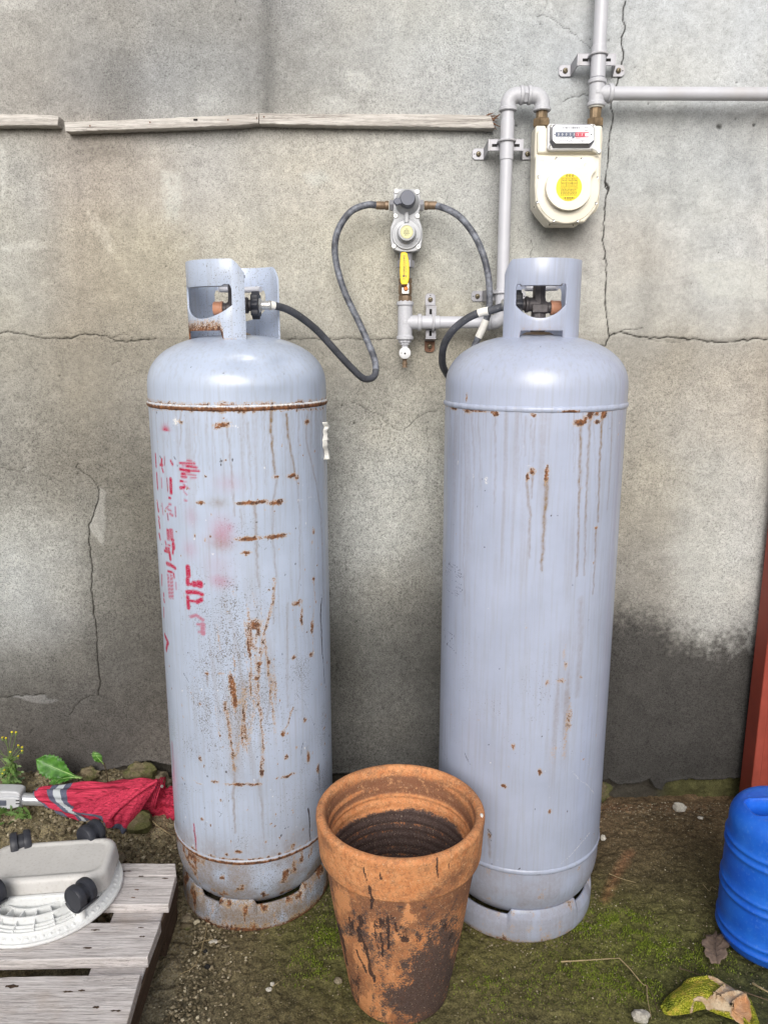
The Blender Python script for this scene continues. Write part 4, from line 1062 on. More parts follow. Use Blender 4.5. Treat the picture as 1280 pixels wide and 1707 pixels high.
def guard(T):
    """rolled collar with two hand windows, a gap for the valve and a turned-in grip over each window"""
    g0, g1, wA, wB, cut = T.g
    R = .0895 if T is OLD else .0765; zb, zt = 1.203, 1.3665
    degs = list(np.arange(math.degrees(g0), math.degrees(g1) + .01, 2.0))
    for w in (wA, wB):
        for e in w: degs += [math.degrees(e)]
        a, b = math.degrees(w[0]), math.degrees(w[1]); degs += [a + k for k in (1, 2.2, 4)] + [b - k for k in (1, 2.2, 4)]
    degs += [math.degrees(cut[0]) - 3, math.degrees(cut[0]), math.degrees(cut[1]), math.degrees(cut[1]) + 3]
    degs += [math.degrees(g0) + k for k in (.8, 1.6, 3, 5)] + [math.degrees(g1) - k for k in (.8, 1.6, 3, 5)]
    degs = sorted(set(round(d, 2) for d in degs))
    v, f, prev = [], [], None
    ma = []
    for d in degs:
        t = rad(d); top = zt
        e0, e1 = d - math.degrees(g0), math.degrees(g1) - d
        e = min(e0, e1)
        if e < 16: top -= .026 * (1 - e / 16) ** 1.5
        b = zb
        c0, c1 = math.degrees(cut[0]), math.degrees(cut[1])
        if c0 - .01 <= d <= c1 + .01: b = 1.238
        elif c0 - 3.1 < d < c1 + 3.1: b = 1.225
        z1, z2, win = 1.262, 1.314, 0
        for wi, w in enumerate((wA, wB)):
            a_, b_ = math.degrees(w[0]), math.degrees(w[1])
            if a_ - .01 <= d <= b_ + .01:
                win = wi + 1; q = min(d - a_, b_ - d); half = (b_ - a_) / 2
                z1 = 1.260 + .024 * (1 - min(1, q / half)) ** 2.0
                z2 = 1.3215 - .008 * max(0, 1 - q / 3.0) ** 2 - (.003 if q > 9 else 0)
        zs_ = [b, b + (z1 - b) * .35, b + (z1 - b) * .7, z1, z1 + (z2 - z1) * .5, z2, z2 + (top - z2) * .5, top]
        col_ = []
        for z in zs_:
            col_.append(len(v)); v.append((T.cx + R * math.cos(t), T.cy + R * math.sin(t), z))
            near = max(0, 1 - (z - b) / .028)
            ma.append((near, math.cos(t), math.sin(t)))
        if prev:
            for k in range(7):
                if k in (3, 4) and win and prev[1] == win: continue
                f.append((prev[0][k], col_[k], col_[k + 1], prev[0][k + 1]))
        prev = (col_, win)
    me = bpy.data.meshes.new('valve_guard')
    off = ORG[T.root.name]
    me.from_pydata([(x - off.x, y - off.y, z - off.z) for x, y, z in v], [], f)
    me.shade_smooth()
    old = T is OLD
    for nm, fn in (('ma', lambda q: (q[0] * (.75 if q[1] < .2 else .35) * (1 if old else .25), q[0] * .2, 0)), ('mb', lambda q: (0, 0, (.55 + .6 * q[0]) if old else .05))):
        at = me.attributes.new(nm, 'FLOAT_COLOR', 'POINT')
        at.data.foreach_set('color', np.array([tuple(fn(q)) + (1,) for q in ma], np.float32).ravel())
    o = link_mesh('valve_guard', me, T.mat, T.root, off)
    md = o.modifiers.new('plate', 'SOLIDIFY'); md.thickness = .0036; md.offset = 0
    md = o.modifiers.new('bevel', 'BEVEL'); md.width = .0008; md.segments = 2; md.limit_method = 'ANGLE'; md.angle_limit = rad(50)
    for w in (wA, wB):
        a_, b_ = w[0] + rad(5), w[1] - rad(5)
        m = MB(); pts = [(T.cx + (R - .007) * math.cos(a_ + (b_ - a_) * k / 14), T.cy + (R - .007) * math.sin(a_ + (b_ - a_) * k / 14), 1.3235) for k in range(15)]
        m.tube(pts, .0062, 10); m.build('grip_lip', M['pipe'] if not old else M['pipe'], T.root)
    # weld tacks between collar and dome
    for d in (math.degrees(g0) + 6, math.degrees(g1) - 8, (math.degrees(g0) + math.degrees(g1)) / 2):
        m = MB(); t = rad(d); m.blob((T.cx + R * math.cos(t), T.cy + R * math.sin(t), 1.209), (.012, .012, .006), 10, 6, .3, int(d)); m.build('weld_tack', M['pipe'], T.root)
for T in (OLD, NEW): guard(T)

def valve(T):
    s = T.outdir; cx, cy = T.cx, T.cy - .004; zo = 1.288
    m = MB()
    m.rev((cx, cy, 1.222), (0, 0, 1), [(.026, 0), (.030, .004), (.030, .010), (.022, .014)], 24)
    m.build('valve_neck_ring', M['brass'], T.root)
    m = MB()
    m.rev((cx, cy, 1.236), (0, 0, 1), [(.0145, 0), (.0145, .022), (.0135, .060), (.0125, .066), (.0125, .090), (.0095, .094)], 8)
    m.rev((cx, cy, zo), (s, 0, 0), [(.013, 0), (.0135, .020), (.0155, .021), (.0155, .026), (.011, .028), (.011, .038)], 20)
    m.rev((cx, cy, zo - .006), (-s, 0, 0), [(.014, 0), (.0125, .014), (.0105, .016), (.0105, .024)], 20)
    b = m.build('valve_body', M['gunmetal'], T.root, bevel=.0008)
    m = MB(); m.box((cx, cy - .0150, zo - .008), (.030, .004, .016)); m.build('name_plate', M['gunmetal'], b, bevel=.0015)
    m = MB(); m.rev((cx - s * .0225, cy, zo - .006), (-s, 0, 0), [(.0128, 0), (.0140, .001), (.0140, .004), (.0132, .005), (.0132, .0175), (.0122, .019), (0, .019)], 28)
    m.build('outlet_cap', M['copper_cap'], T.root)
    # lobed connector nut the hose screws into
    m = MB(); x0 = cx + s * .034
    base = []
    for k in range(48):
        t = 2 * PI * k / 48; r = .0245 + .0030 * math.cos(8 * t); base.append((x0, cy + r * math.cos(t), zo + r * math.sin(t)))
    m.prism(base, (s * .015, 0, 0)); m.build('connector_nut', M['black_plastic'], T.root, bevel=.002, seg=3)
    m = MB(); m.rev((x0 + s * .015, cy, zo), (s, 0, 0), [(.014, 0), (.012, .003), (.0085, .005), (.0085, .018), (.010, .019), (.010, .021), (.0078, .023)], 18); m.build('hose_tail', M['silver'], T.root)
    m = MB(); m.rev((cx, cy, 1.327), (0, 0, 1), [(.006, 0), (.006, .010), (.020, .011), (.022, .013), (.022, .018), (.019, .020), (0, .020)], 12); m.build('hand_wheel', M['black_plastic'], T.root)
    return Vector((x0 + s * .030, cy, zo))
VO_OLD, VO_NEW = valve(OLD), valve(NEW)
def torn_label():
    # curled paper still stuck to the right flank of the old tank
    T = OLD; rr = random.Random(4); rows = []
    m = MB()
    for k in range(16):
        t = k / 15; z = 1.062 - .075 * t; a = rad(77 + 2 * math.sin(t * 9) + rr.uniform(-1.5, 1.5)); lift = .002 + .003 * abs(math.sin(t * 7 + 1)) + rr.uniform(0, .003)
        for j, (da, lf) in enumerate(((0, .0006), (.02, .0012), (.045, lift), (.06 + .03 * rr.random(), lift * 1.4))):
            R = TR + lf; m.v.append((T.cx + R * math.sin(a + da), T.cy - R * math.cos(a + da), z))
    for k in range(15):
        for j in range(3): m.f.append((k * 4 + j, k * 4 + j + 1, (k + 1) * 4 + j + 1, (k + 1) * 4 + j))
    m.build('torn_label', M['tape'], T.root, solid=.0006)
torn_label()

# ================================================================== PIPES ON THE WALL
PY_ = 1.822                                    # depth of the pipe axes
def p(x, y, Y=PY_): return W(x, y, Y)
GP = 'grey painted steel gas pipes on the wall'
def ring(m, c, ax, r, w, lip=.0015):
    m.rev(Vector(c) - Vector(ax) * w / 2, ax, [(r - lip, 0), (r, lip), (r, w - lip), (r - lip, w)], 28)

# lower run: rises from the bottom elbow, turns over to the meter
RP = .0136
xv = (p(845, 200).x + p(838, 480).x) / 2
zt = p(845, 158).z; zb = p(830, 537).z
xm = p(903, 190).x                              # down into the meter's left union
r1 = thing('gas_pipe', (xv, PY_, zb), 'grey gas pipe rising from the yellow lever valve to the left side of the meter', 'gas pipe', GP)
bend = .026
m = MB(); m.cyl((xv, PY_, zb + .02), (xv, PY_, zt - .022), RP, n=28); m.build('riser_pipe', M['pipe'], r1)
# sleeve sections
for a_, b_ in ((p(0, 242).z - .03, p(0, 242).z + .052), (p(0, 505).z - .012, p(0, 505).z + .03)):
    m = MB(); m.cyl((xv, PY_, a_), (xv, PY_, b_), RP + .0015, n=28, ch=.0008); m.build('pipe_sleeve', M['pipe'], r1)
def elbow(parent, c, a, b, r, R, name='elbow'):
    """c: corner, a and b: unit directions of the two mouths"""
    a, b, c = Vector(a), Vector(b), Vector(c)
    o = c + a * R + b * R
    pts = [o - b * R * math.cos(t) - a * R * math.sin(t) for t in [PI / 2 * k / 12 for k in range(13)]]
    m = MB(); m.tube([pts[0] + a * .009] + pts + [pts[-1] + b * .009], r, 24)
    e = m.build(name, M['cast'], parent)
    for q, d in ((pts[0], a), (pts[-1], b)):
        m = MB(); ring(m, q + d * .009, d, r + .0028, .008); m.build('elbow_collar', M['cast'], e)
    return e
RE = .0166; BR = .0195
elbow(r1, (xv, PY_, zt), (0, 0, -1), (1, 0, 0), RE, BR)
elbow(r1, (xm, PY_, zt), (-1, 0, 0), (0, 0, -1), RE, BR)
xa = (xv + xm) / 2
m = MB(); m.cyl((xa - .014, PY_, zt), (xa + .014, PY_, zt), .0125, n=20)
m.rev((xa - .0045, PY_, zt), (1, 0, 0), [(.0165, 0), (.0175, .001), (.0175, .008), (.0165, .009)], 6, rad(30)); m.build('union_nut', M['cast'], r1)
# bottom elbow and the level run to the tee
xt, zl = p(675, 537).x, p(0, 537).z
elbow(r1, (xv, PY_, zl), (0, 0, 1), (-1, 0, 0), RE, BR)
m = MB(); m.cyl((xt + .03, PY_, zl), (xv - .02, PY_, zl), RP, n=28); m.build('level_pipe', M['pipe'], r1)
m = MB(); m.cyl((p(700, 537).x, PY_, zl), (p(733, 537).x, PY_, zl), RP + .0016, n=28, ch=.0008); m.build('pipe_sleeve', M['pipe'], r1)
def tee(parent, c, zc, x, side, up, dn, ln):
    m = MB(); m.cyl((x, PY_, zc - dn), (x, PY_, zc + up), RE, n=28)
    m.cyl((x, PY_, zc), (x + side * ln, PY_, zc), RE - .0006, n=28)
    t_ = m.build('tee_fitting', M['cast'], parent)
    for q, d in (((x, PY_, zc + up - .003), (0, 0, 1)), ((x, PY_, zc - dn + .003), (0, 0, 1)), ((x + side * (ln - .003), PY_, zc), (1, 0, 0))):
        m = MB(); ring(m, q, d, RE + .0030, .009); m.build('tee_collar', M['cast'], t_)
    m = MB(); m.box((x - .001 * side, PY_ - RE - .0002, zc), (.008, .0016, .008)); m.build('cast_mark', M['cast'], t_, bevel=.0006)
    return t_
tee(r1, None, zl, xt, 1, p(0, 508).z - zl + .006, zl - p(0, 565).z, p(697, 537).x - xt + .006)
# reducer bush above and below, bleed valve at the bottom
m = MB(); z0 = p(0, 508).z + .004; m.rev((xt, PY_, z0), (0, 0, 1), [(.0145, 0), (.0145, .012), (.0125, .014), (.0125, .018)], 24); m.build('reducing_bush', M['cast'], r1)
m = MB(); z0 = p(0, 566).z; m.rev((xt, PY_, z0), (0, 0, -1), [(.0150, 0), (.0150, .006), (.0115, .007), (.0115, .011), (.0075, .012), (.0070, .026)], 8); m.build('drain_bush', M['cast'], r1)
zk = p(0, 588).z
m = MB(); m.rev((xt, PY_ - .014, zk), (0, 1, 0), [(.0100, 0), (.0132, .002), (.0136, .006), (.0136, .020), (.011, .024)], 28); kb = m.build('bleed_valve_cap', M['meter_plate'], r1)
m = MB(); m.rev((xt, PY_ - .0146, zk - .001), (0, 1, 0), [(.0022, 0), (.0022, .002)], 14); m.box((xt - .008, PY_ - .0136, zk), (.006, .001, .0012)); m.build('cap_screw', M['hole'], kb)
m = MB(); m.rev((xt, PY_, p(0, 598).z), (0, 0, -1), [(.0058, 0), (.0050, .003), (.0050, .008), (.0062, .009), (.0062, .013), (.0048, .014), (.0048, .0165), (.0062, .017), (.0062, .0195)], 16); m.build('hose_nipple', M['dark_brass'], r1)

# upper run
r2 = thing('gas_pipe', (p(1000, 60).x, PY_, p(0, 175).z), 'grey gas pipe above the meter right side, going up and out to the right', 'gas pipe', GP)
xu = (p(1001, 10).x + p(996, 150).x) / 2; zj = p(0, 155).z
m = MB(); m.cyl((xu, PY_, zj + .02), (xu, PY_, 2.45), RP + .0006, n=28); m.build('upright_pipe', M['pipe'], r2)
m = MB(); m.cyl((xu, PY_, zj + .03), (xu, PY_, p(0, 76).z), RP + .0022, n=28, ch=.0008); m.build('pipe_sleeve', M['pipe'], r2)
tee(r2, None, zj, xu, 1, .026, zj - p(0, 176).z, p(1019, 155).x - xu)
m = MB(); m.cyl((p(1014, 155).x, PY_, zj), (1.75, PY_, zj - .004), RP, n=28); m.build('level_pipe', M['pipe'], r2)

# pipe brackets
GB = 'steel pipe brackets screwed to the wall'
def bracket(zc, xc, span, label, name='pipe_bracket', drop=-.010, half=False, horiz=True, rusty=False):
    """stand-off strap on two feet; across a vertical pipe (horiz) or a level pipe"""
    ax = Vector((1, 0, 0)) if horiz else Vector((0, 0, 1)); other = Vector((0, 0, 1)) if horiz else Vector((1, 0, 0))
    c = Vector((xc, 0, zc)); root = thing(name, (xc, WY, zc), label, 'pipe bracket', GB)
    def bx(m, u, y, w, su, sy, sw):
        m.box(c + ax * u + other * w + Vector((0, y, 0)), tuple(abs(q) for q in (ax * su + other * sw + Vector((0, sy, 0)))))
    m = MB(); yb = PY_ + RP + .003
    bx(m, 0, yb, 0, span * .62, .003, .024)
    m.build('strap', M['steel'], root, bevel=.0006)
    for s_ in (-1, 1):
        if half and s_ == 1: continue
        m = MB()
        u0, u1 = s_ * span * .31, s_ * span * .36
        q = [c + ax * u0 + other * (-.012) + Vector((0, yb - .0015, 0)), c + ax * u0 + other * .012 + Vector((0, yb - .0015, 0)), c + ax * u1 + other * (.012 + drop) + Vector((0, WY - .002, 0)), c + ax * u1 + other * (-.012 + drop) + Vector((0, WY - .002, 0))]
        m.prism(q, ax * s_ * .003); m.build('leg', M['steel'], root)
        m = MB(); uf = s_ * (span * .36 + .014); mat = M['rusty_steel'] if (rusty and s_ == -1) else M['steel']
        poly = []
        for (a, b) in ((-.014, -.012), (.009, -.012), (.014, -.007), (.014, .007), (.009, .012), (-.014, .012)):
            poly.append(c + ax * (uf + s_ * a) + other * (b + drop) + Vector((0, WY - .0042, 0)))
        m.prism(poly, (0, .0042, 0)); m.build('foot', mat, root, bevel=.0006)
        m = MB(); m.rev(c + ax * uf + other * drop + Vector((0, WY - .0100, 0)), (0, 1, 0), [(0, 0), (.0032, .0006), (.0055, .003), (.0058, .0058)], 18); sc_ = m.build('screw', M['screw'], root)
        m = MB(); m.box(c + ax * uf + other * drop + Vector((0, WY - .0102, 0)), (.004, .001, .0012)); m.box(c + ax * uf + other * drop + Vector((0, WY - .0102, 0)), (.0012, .0011, .004)); m.build('screw_slot', M['hole'], sc_)
        m = MB(); m.rev(c + ax * (uf + s_ * .0095) + other * drop + Vector((0, WY - .0045, 0)), (0, 1, 0), [(.0014, 0), (.0014, .001)], 10); m.build('spare_hole', M['hole'], root)
        # slot beside the pipe
        m = MB(); bx(m, s_ * (RP + .011), yb - .0016, -.001, .012, .0006, .006); m.build('slot', M['hole'], root, bevel=.002)
    # U bolt round the front of the pipe
    m = MB(); rr = RP + .0042
    pts = [c + ax * (rr * math.cos(t)) + other * .004 + Vector((0, PY_ - rr * math.sin(t), 0)) for t in [PI * k / 18 for k in range(19)]]
    pts = [pts[0] + Vector((0, .024, 0))] + pts + [pts[-1] + Vector((0, .024, 0))]
    m.tube(pts, .0026, 8); m.build('u_bolt', M['pipe'], root)
bracket(p(0, 94).z, xu, .125, 'stand-off bracket holding the upright pipe above the meter, beside the wall crack')
bracket(p(0, 238).z, xv, .115, 'stand-off bracket on the riser at the broken end of the wooden batten')
bracket(p(0, 491).z, xv, .100, 'stand-off bracket low on the riser beside the right tank collar', drop=0)
bracket(zl, p(719, 537).x, .110, 'upright bracket with a rusty foot on the level pipe between the tanks', horiz=False, drop=0, rusty=True)

# ================================================================== BALL VALVE
bv = thing('ball_valve', (xt, PY_, p(0, 505).z), 'brass ball valve with a yellow lever, under the regulator', 'valve')
q = lambda x, y, Y=PY_: W(x, y, Y)
m = MB(); zv0, zv1 = q(0, 502).z, q(0, 470).z
m.rev((xt, PY_, zv0), (0, 0, 1), [(.0150, 0), (.0158, .002), (.0158, .012)], 8, rad(22.5)); m.rev((xt, PY_, zv0 + .012), (0, 0, 1), [(.0125, 0), (.0155, .006), (.0155, .022), (.013, .028)], 24)
m.rev((xt, PY_, zv0 + .040), (0, 0, 1), [(.0162, 0), (.0162, .010)], 8, rad(22.5)); m.build('valve_body', M['dark_brass'], bv)
m = MB(); m.rev((xt + .001, PY_, zv0 + .050), (0, 0, 1), [(.010, 0), (.010, .006), (.0085, .007), (.0085, .018)], 20); m.rev((xt + .001, PY_, q(0, 446).z), (0, 0, 1), [(.018, 0), (.0195, .001), (.0195, .015), (.018, .016)], 6); m.cyl((xt + .001, PY_, q(0, 434).z), (xt + .001, PY_, q(0, 416).z), .0145, n=24)
m.build('union_nut', M['steel'], bv)
m = MB(); m.box((xt, PY_ - .019, q(0, 481).z), (.016, .0025, .024)); m.cyl((xt, PY_ - .024, q(0, 482).z), (xt, PY_ - .008, q(0, 482).z), .0045, n=12); lv = m.build('lever_plate', M['silver'], bv, bevel=.0006)
m = MB(); m.rev((xt + .001, PY_ - .0275, q(0, 482).z), (0, 1, 0), [(.0035, 0), (.0052, .0012), (.0056, .005)], 6); m.build('lever_nut', M['orange'], lv)
YL = PY_ - .034
pl = [(668.5,420.5),(672,419.5),(676,420),(679,422),(680.5,430),(682,440),(682,462),(681,468),(679,474),(669,474),(667.5,468),(666.5,455),(666.5,440),(667.5,428)]
m = MB(); m.prism([W(x, y, YL) for x, y in pl], (0, .006, 0)); gr = m.build('lever_grip', M['yellow_lever'], bv, bevel=.0018, seg=3)
m = MB(); m.box(((W(668, 474, YL).x + W(679, 474, YL).x) / 2, YL + .0085, q(0, 474.5).z), (.013, .014, .010), Matrix.Rotation(rad(-25), 3, 'X')); m.build('lever_neck', M['brass'], gr, bevel=.001)

def text(s_, name, loc, size, mat, parent, rot=(PI / 2, 0, 0), align='CENTER', ext=.0002, sx=1.0):
    cu = bpy.data.curves.new(name, 'FONT'); cu.body = s_; cu.size = size; cu.align_x = align; cu.align_y = 'CENTER'; cu.extrude = ext; cu.resolution_u = 3
    o = bpy.data.objects.new(name, cu); COL.objects.link(o)
    dg = bpy.context.evaluated_depsgraph_get(); dg.update()
    me = bpy.data.meshes.new_from_object(o.evaluated_get(dg)); bpy.data.objects.remove(o); me.name = name
    me.transform(Matrix.Translation(Vector(loc) - ORG[parent.name]) @ Matrix.Rotation(rot[2], 4, 'Z') @ Matrix.Rotation(rot[0], 4, 'X') @ Matrix.Rotation(rot[1], 4, 'Z') @ Matrix.Diagonal((sx, 1, 1, 1)))
    me.materials.clear()
    return link_mesh(name, me, mat, parent, ORG[parent.name])
cx_ = W(673.5, 442, YL)
text('DAVITCVNAH-BI', 'lever_lettering', (cx_.x - .0003, YL - .0004, W(0, 443, YL).z), .0062, M['ink'], gr, rot=(PI / 2, -PI / 2, 0))
m = MB(); c_ = Vector((W(673, 459.5, YL).x, YL - .0003, W(0, 459.5, YL).z)); m.rev(c_, (0, 1, 0), [(.0020, 0), (.0028, 0), (.0028, .0004), (.0020, .0004)], 20, closed=True); m.rev(c_, (0, 1, 0), [(.0010, 0), (.0010, .0003)], 10)
for k in range(5): m.box((W(677, 434 + k * 4.6, YL).x, YL - .0002, W(0, 434 + k * 4.6, YL).z), (.0008, .0004, .0035))
m.box((W(677, 460, YL).x, YL - .0002, W(0, 460, YL).z), (.0014, .0004, .0055)); m.box((W(673, 464.5, YL).x, YL - .0002, W(0, 464.5, YL).z), (.006, .0004, .0012)); m.build('lever_marks', M['ink'], gr)

# ================================================================== REGULATOR
YR = 1.800
rg = thing('gas_regulator', (W(677, 415, YR).x, WY, W(0, 415, YR).z), 'grey two-stage regulator with a slate selector knob, between the two hoses', 'gas regulator')
K = lambda x, y, Y=YR: W(640 + x / 15.51, 310 + y / 15.51, Y)
outl = [(250,75),(270,60),(900,72),(930,95),(938,300),(940,560),(915,640),(900,720),(915,860),(950,960),(985,1070),(993,1250),(988,1400),(960,1560),(945,1630),(880,1660),(740,1690),(580,1700),(420,1690),(300,1655),(235,1630),(200,1560),(168,1400),(163,1250),(168,1080),(205,970),(240,880),(250,720),(232,650),(250,560)]
m = MB(); m.prism([K(*t) for t in outl], (0, .020, 0)); m.build('base_casting', M['reg_body'], rg, bevel=.0018, seg=3)
m = MB(); m.prism([K(x * .9 + 58, y * .96 + 34, YR + .020) for x, y in outl], (0, WY - YR - .018, 0)); m.build('rear_casting', M['reg_body'], rg, bevel=.001)
c1, c2 = K(598, 410), K(580, 1235)
rK = lambda px_: px_ / 15.51 * (YR * CT) / FPX * .985
m = MB(); m.rev(c1 + Vector((0, .001, 0)), (0, -1, 0), [(rK(310), 0), (rK(305), .004), (rK(285), .006), (rK(270), .010), (rK(215), .016), (rK(205), .018)], 40); m.build('selector_housing', M['reg_body'], rg)
m = MB(); m.rev(c2 + Vector((0, .001, 0)), (0, -1, 0), [(rK(385), 0), (rK(380), .004), (rK(365), .0055), (rK(345), .0055), (rK(335), .0045), (rK(250), .0055), (rK(235), .010), (rK(225), .012)], 44); sp = m.build('spring_housing', M['reg_body'], rg)
m = MB(); m.box((c2.x, YR - .006, (K(0, 700).z + K(0, 950).z) / 2), (rK(110), .011, abs(K(0, 700).z - K(0, 980).z))); m.build('bridge_rib', M['reg_body'], rg, bevel=.002)
m = MB(); m.rev(c2 + Vector((0, -.011, .001)), (0, -1, 0), [(rK(218), 0), (rK(216), .011), (rK(205), .014), (rK(165), .0145), (rK(160), .0135), (0, .0135)], 40); cp_ = m.build('spring_cap', M['reg_body'], rg)
fy = YR - .011 - .0140
m = MB(); m.rev((c2.x, fy + .0004, c2.z + .001), (0, -1, 0), [(rK(158), 0), (rK(158), .0006), (0, .0006)], 40); lb = m.build('cap_label', M['pale_yellow'], cp_)
for k, (s_, dz) in enumerate((('LPG', .0062), ('R 1.2 kPa', .0034), ('P 2.3-3.3kPa', .0004), ('Q 10 kg/h', -.0028), ('80.12', -.0058))):
    pass
m = MB()
rr = random.Random(5)
for row, (n_, hw) in enumerate(((2, .003), (4, .0055), (5, .0075), (5, .0072), (3, .004))):
    z = c2.z + .001 + .0060 - row * .0031; x = c2.x - hw
    while x < c2.x + hw - .0008:
        w_ = rr.uniform(.0007, .0017); m.box((x + w_ / 2, fy - .0006, z), (w_, .0003, rr.uniform(.0010, .0019))); x += w_ + rr.uniform(.0004, .0012)
for k in range(30):
    t = 2 * PI * k / 30
    m.box((c2.x + rK(143) * math.cos(t), fy - .0006, c2.z + .001 + rK(143) * math.sin(t)), (.0008, .0003, .0008))
m.build('label_print', M['ink'], lb)
for k, (x, y) in enumerate(((320,130),(862,148),(300,768),(865,775),(258,1555),(888,1570))):
    c_ = K(x, y); m = MB(); m.rev(c_, (0, -1, 0), [(rK(58), 0), (rK(58), .0016), (rK(50), .0026), (rK(20), .0030), (0, .0022)], 18); s_ = m.build('cover_screw', M['silver'], rg)
    m = MB(); m.rev(c_ + Vector((0, -.0026, 0)), (0, -1, 0), [(rK(17), 0), (rK(17), .0006)], 8); m.build('screw_socket', M['hole'], s_)
# raised lettering round the rim of the housing
m = MB()
for k in range(22):
    t = rad(150 + k * 6.2); r_ = rK(295)
    m.box((c2.x + r_ * math.cos(t), YR - .0052, c2.z + r_ * math.sin(t)), (.0022, .0008, .0010), Matrix.Rotation(-t - rad(rr.choice((0, 90))), 3, 'Y'))
for k in (0, 1): m.box((c2.x + rK(270), YR - .0058, c2.z - rK(110 + 55 * k)), (.0052, .0008, .0011))
m.build('raised_marks', M['reg_body'], sp)
# knob and its pointer handle
ck_ = c1 + Vector((0, -.017, .0015))
m = MB(); m.rev(ck_, (0, -1, 0), [(rK(205), 0), (rK(205), .009), (rK(196), .011), (rK(190), .012), (rK(186), .024), (rK(172), .027), (0, .027)], 40); kn = m.build('selector_knob', M['slate'], rg)
YK = ck_.y - .024
KK = lambda x, y: W(640 + x / 15.51, 310 + y / 15.51, YK)
m = MB(); m.prism([KK(x, y + 10) for x, y in [(240,370),(262,330),(300,285),(420,285),(560,280),(700,290),(705,420),(560,440),(400,440),(370,470),(315,470),(280,440),(250,410)]], (0, .012, 0)); m.build('pointer_handle', M['slate'], kn, bevel=.0015, seg=3)
m = MB(); a_, b_ = KK(520, 330), KK(670, 380)
m.box(((a_.x + b_.x) / 2, YK - .0004, a_.z), (b_.x - a_.x, .0010, .0008)); m.box(((a_.x + b_.x) / 2, YK - .0004, b_.z), (b_.x - a_.x, .0010, .0008)); m.box((a_.x, YK - .0004, (a_.z + b_.z) / 2), (.0008, .0011, abs(a_.z - b_.z))); m.box((b_.x, YK - .0004, (a_.z + b_.z) / 2), (.0008, .0011, abs(a_.z - b_.z)))
m.build('pointer_frame', M['meter_plate'], kn)
# side ports
zp = K(0, 470).z
for s_ in (-1, 1):
    xx = K(235, 0).x if s_ < 0 else K(940, 0).x
    m = MB(); m.rev((xx - s_ * .002, YR + .012, zp), (s_, 0, 0), [(.0120, 0), (.0120, .009), (.0110, .0095)], 6, rad(30)); m.build('inlet_boss', M['steel'], rg)

# ================================================================== HOSES
YH = YR + .012
def crimp(parent, x, z, s_):
    m = MB(); m.rev((x, YH, z), (s_, 0, 0), [(.0085, 0), (.0098, .0008), (.0098, .008), (.0078, .009), (.0082, .010), (.0088, .011), (.0088, .027), (.0078, .028)], 16)
    m.build('crimped_end', M['dark_brass'], parent)
def hose(label, pts, start, s_, tapes, worn):
    root = thing('gas_hose', tuple(start), label, 'gas hose', 'rubber hoses from the regulator to the tanks')
    P = crom(pts, 9); n = len(P)
    k = int(n * worn)
    m = MB(); m.tube(P[:k + 1], .0074, 14); m.build('hose_wall_side', M['hose_worn'], root)
    m = MB(); m.tube(P[k:], .0076, 14); m.build('hose_tank_side', M['hose'], root)
    crimp(root, start[0], start[2], s_)
    for (i0, i1) in tapes:
        a, b = int(i0 * n), int(i1 * n); m = MB(); m.tube(P[a:b + 1], .0083, 14); m.build('tape_wrap', M['tape'], root)
    return root
xl = K(235, 0).x - .0095; xr = K(940, 0).x + .0095
d = lambda x, y, Y: W(x, y, Y)
hl = [(xl - .024, YH, zp)] + [d(x, y, Y) for x, y, Y in ((612,341,1.806),(585,352,1.805),(565,380,1.805),(558,412,1.805),(563,450,1.805),(576,490,1.80),(596,532,1.79),(613,570,1.775),(625,602,1.755),(624,626,1.735),(607,631,1.715),(585,612,1.695),(560,585,1.675),(530,552,1.65),(502,529,1.62),(478,515,1.59),(455,509,1.57))] + [tuple(VO_OLD + Vector((-.006, 0, 0)))]
hose('black hose looping down from the regulator left side to the left tank valve', hl, (xl, YH, zp), -1, ((.935, .962),), .53)
hr = [(xr + .024, YH, zp)] + [d(x, y, Y) for x, y, Y in ((742,347,1.80),(765,360,1.79),(787,386,1.775),(803,418,1.765),(813,455,1.76),(816,490,1.76),(814,520,1.76),(804,548,1.765),(792,574,1.77),(783,605,1.775),(772,630,1.765),(757,638,1.73),(743,620,1.68),(737,603,1.64),(740,575,1.60),(755,550,1.575),(778,531,1.56),(800,521,1.55),(822,516,1.54))] + [tuple(VO_NEW + Vector((.006, 0, 0)))]
hose('scuffed hose from the regulator right side, dipping behind the right tank to its valve', hr, (xr, YH, zp), 1, ((.375, .43), (.895, .93)), .52)

# ================================================================== GAS METER
YM = 1.778
mt = thing('gas_meter', (W(945, 300, YM).x, WY, W(0, 375, YM).z), 'cream diaphragm gas meter with a counter window and a round yellow label', 'gas meter')
L3 = lambda x, y, Y=YM: W(780 + x / 4.0635, y / 4.0635, Y)
# rear tub
m = MB(); m.prism([L3(x, y, YM + .020) for x, y in [(458,845),(530,845),(535,900),(830,900),(850,845),(912,845),(915,930),(905,1100),(895,1320),(890,1390),(870,1430),(748,1520),(545,1520),(485,1450),(448,1392),(446,1250),(452,1000)]], (0, .050, 0))
m.build('meter_body', M['cream'], mt, bevel=.005, seg=3)
m = MB(); m.prism([L3(x, y, YM + .008) for x, y in [(458,1050),(895,1050),(893,1200),(885,1370),(862,1420),(815,1475),(790,1505),(560,1508),(520,1470),(478,1415),(456,1370),(452,1250)]], (0, .024, 0))
fc = m.build('front_cover', M['cream'], mt, bevel=.004, seg=3)
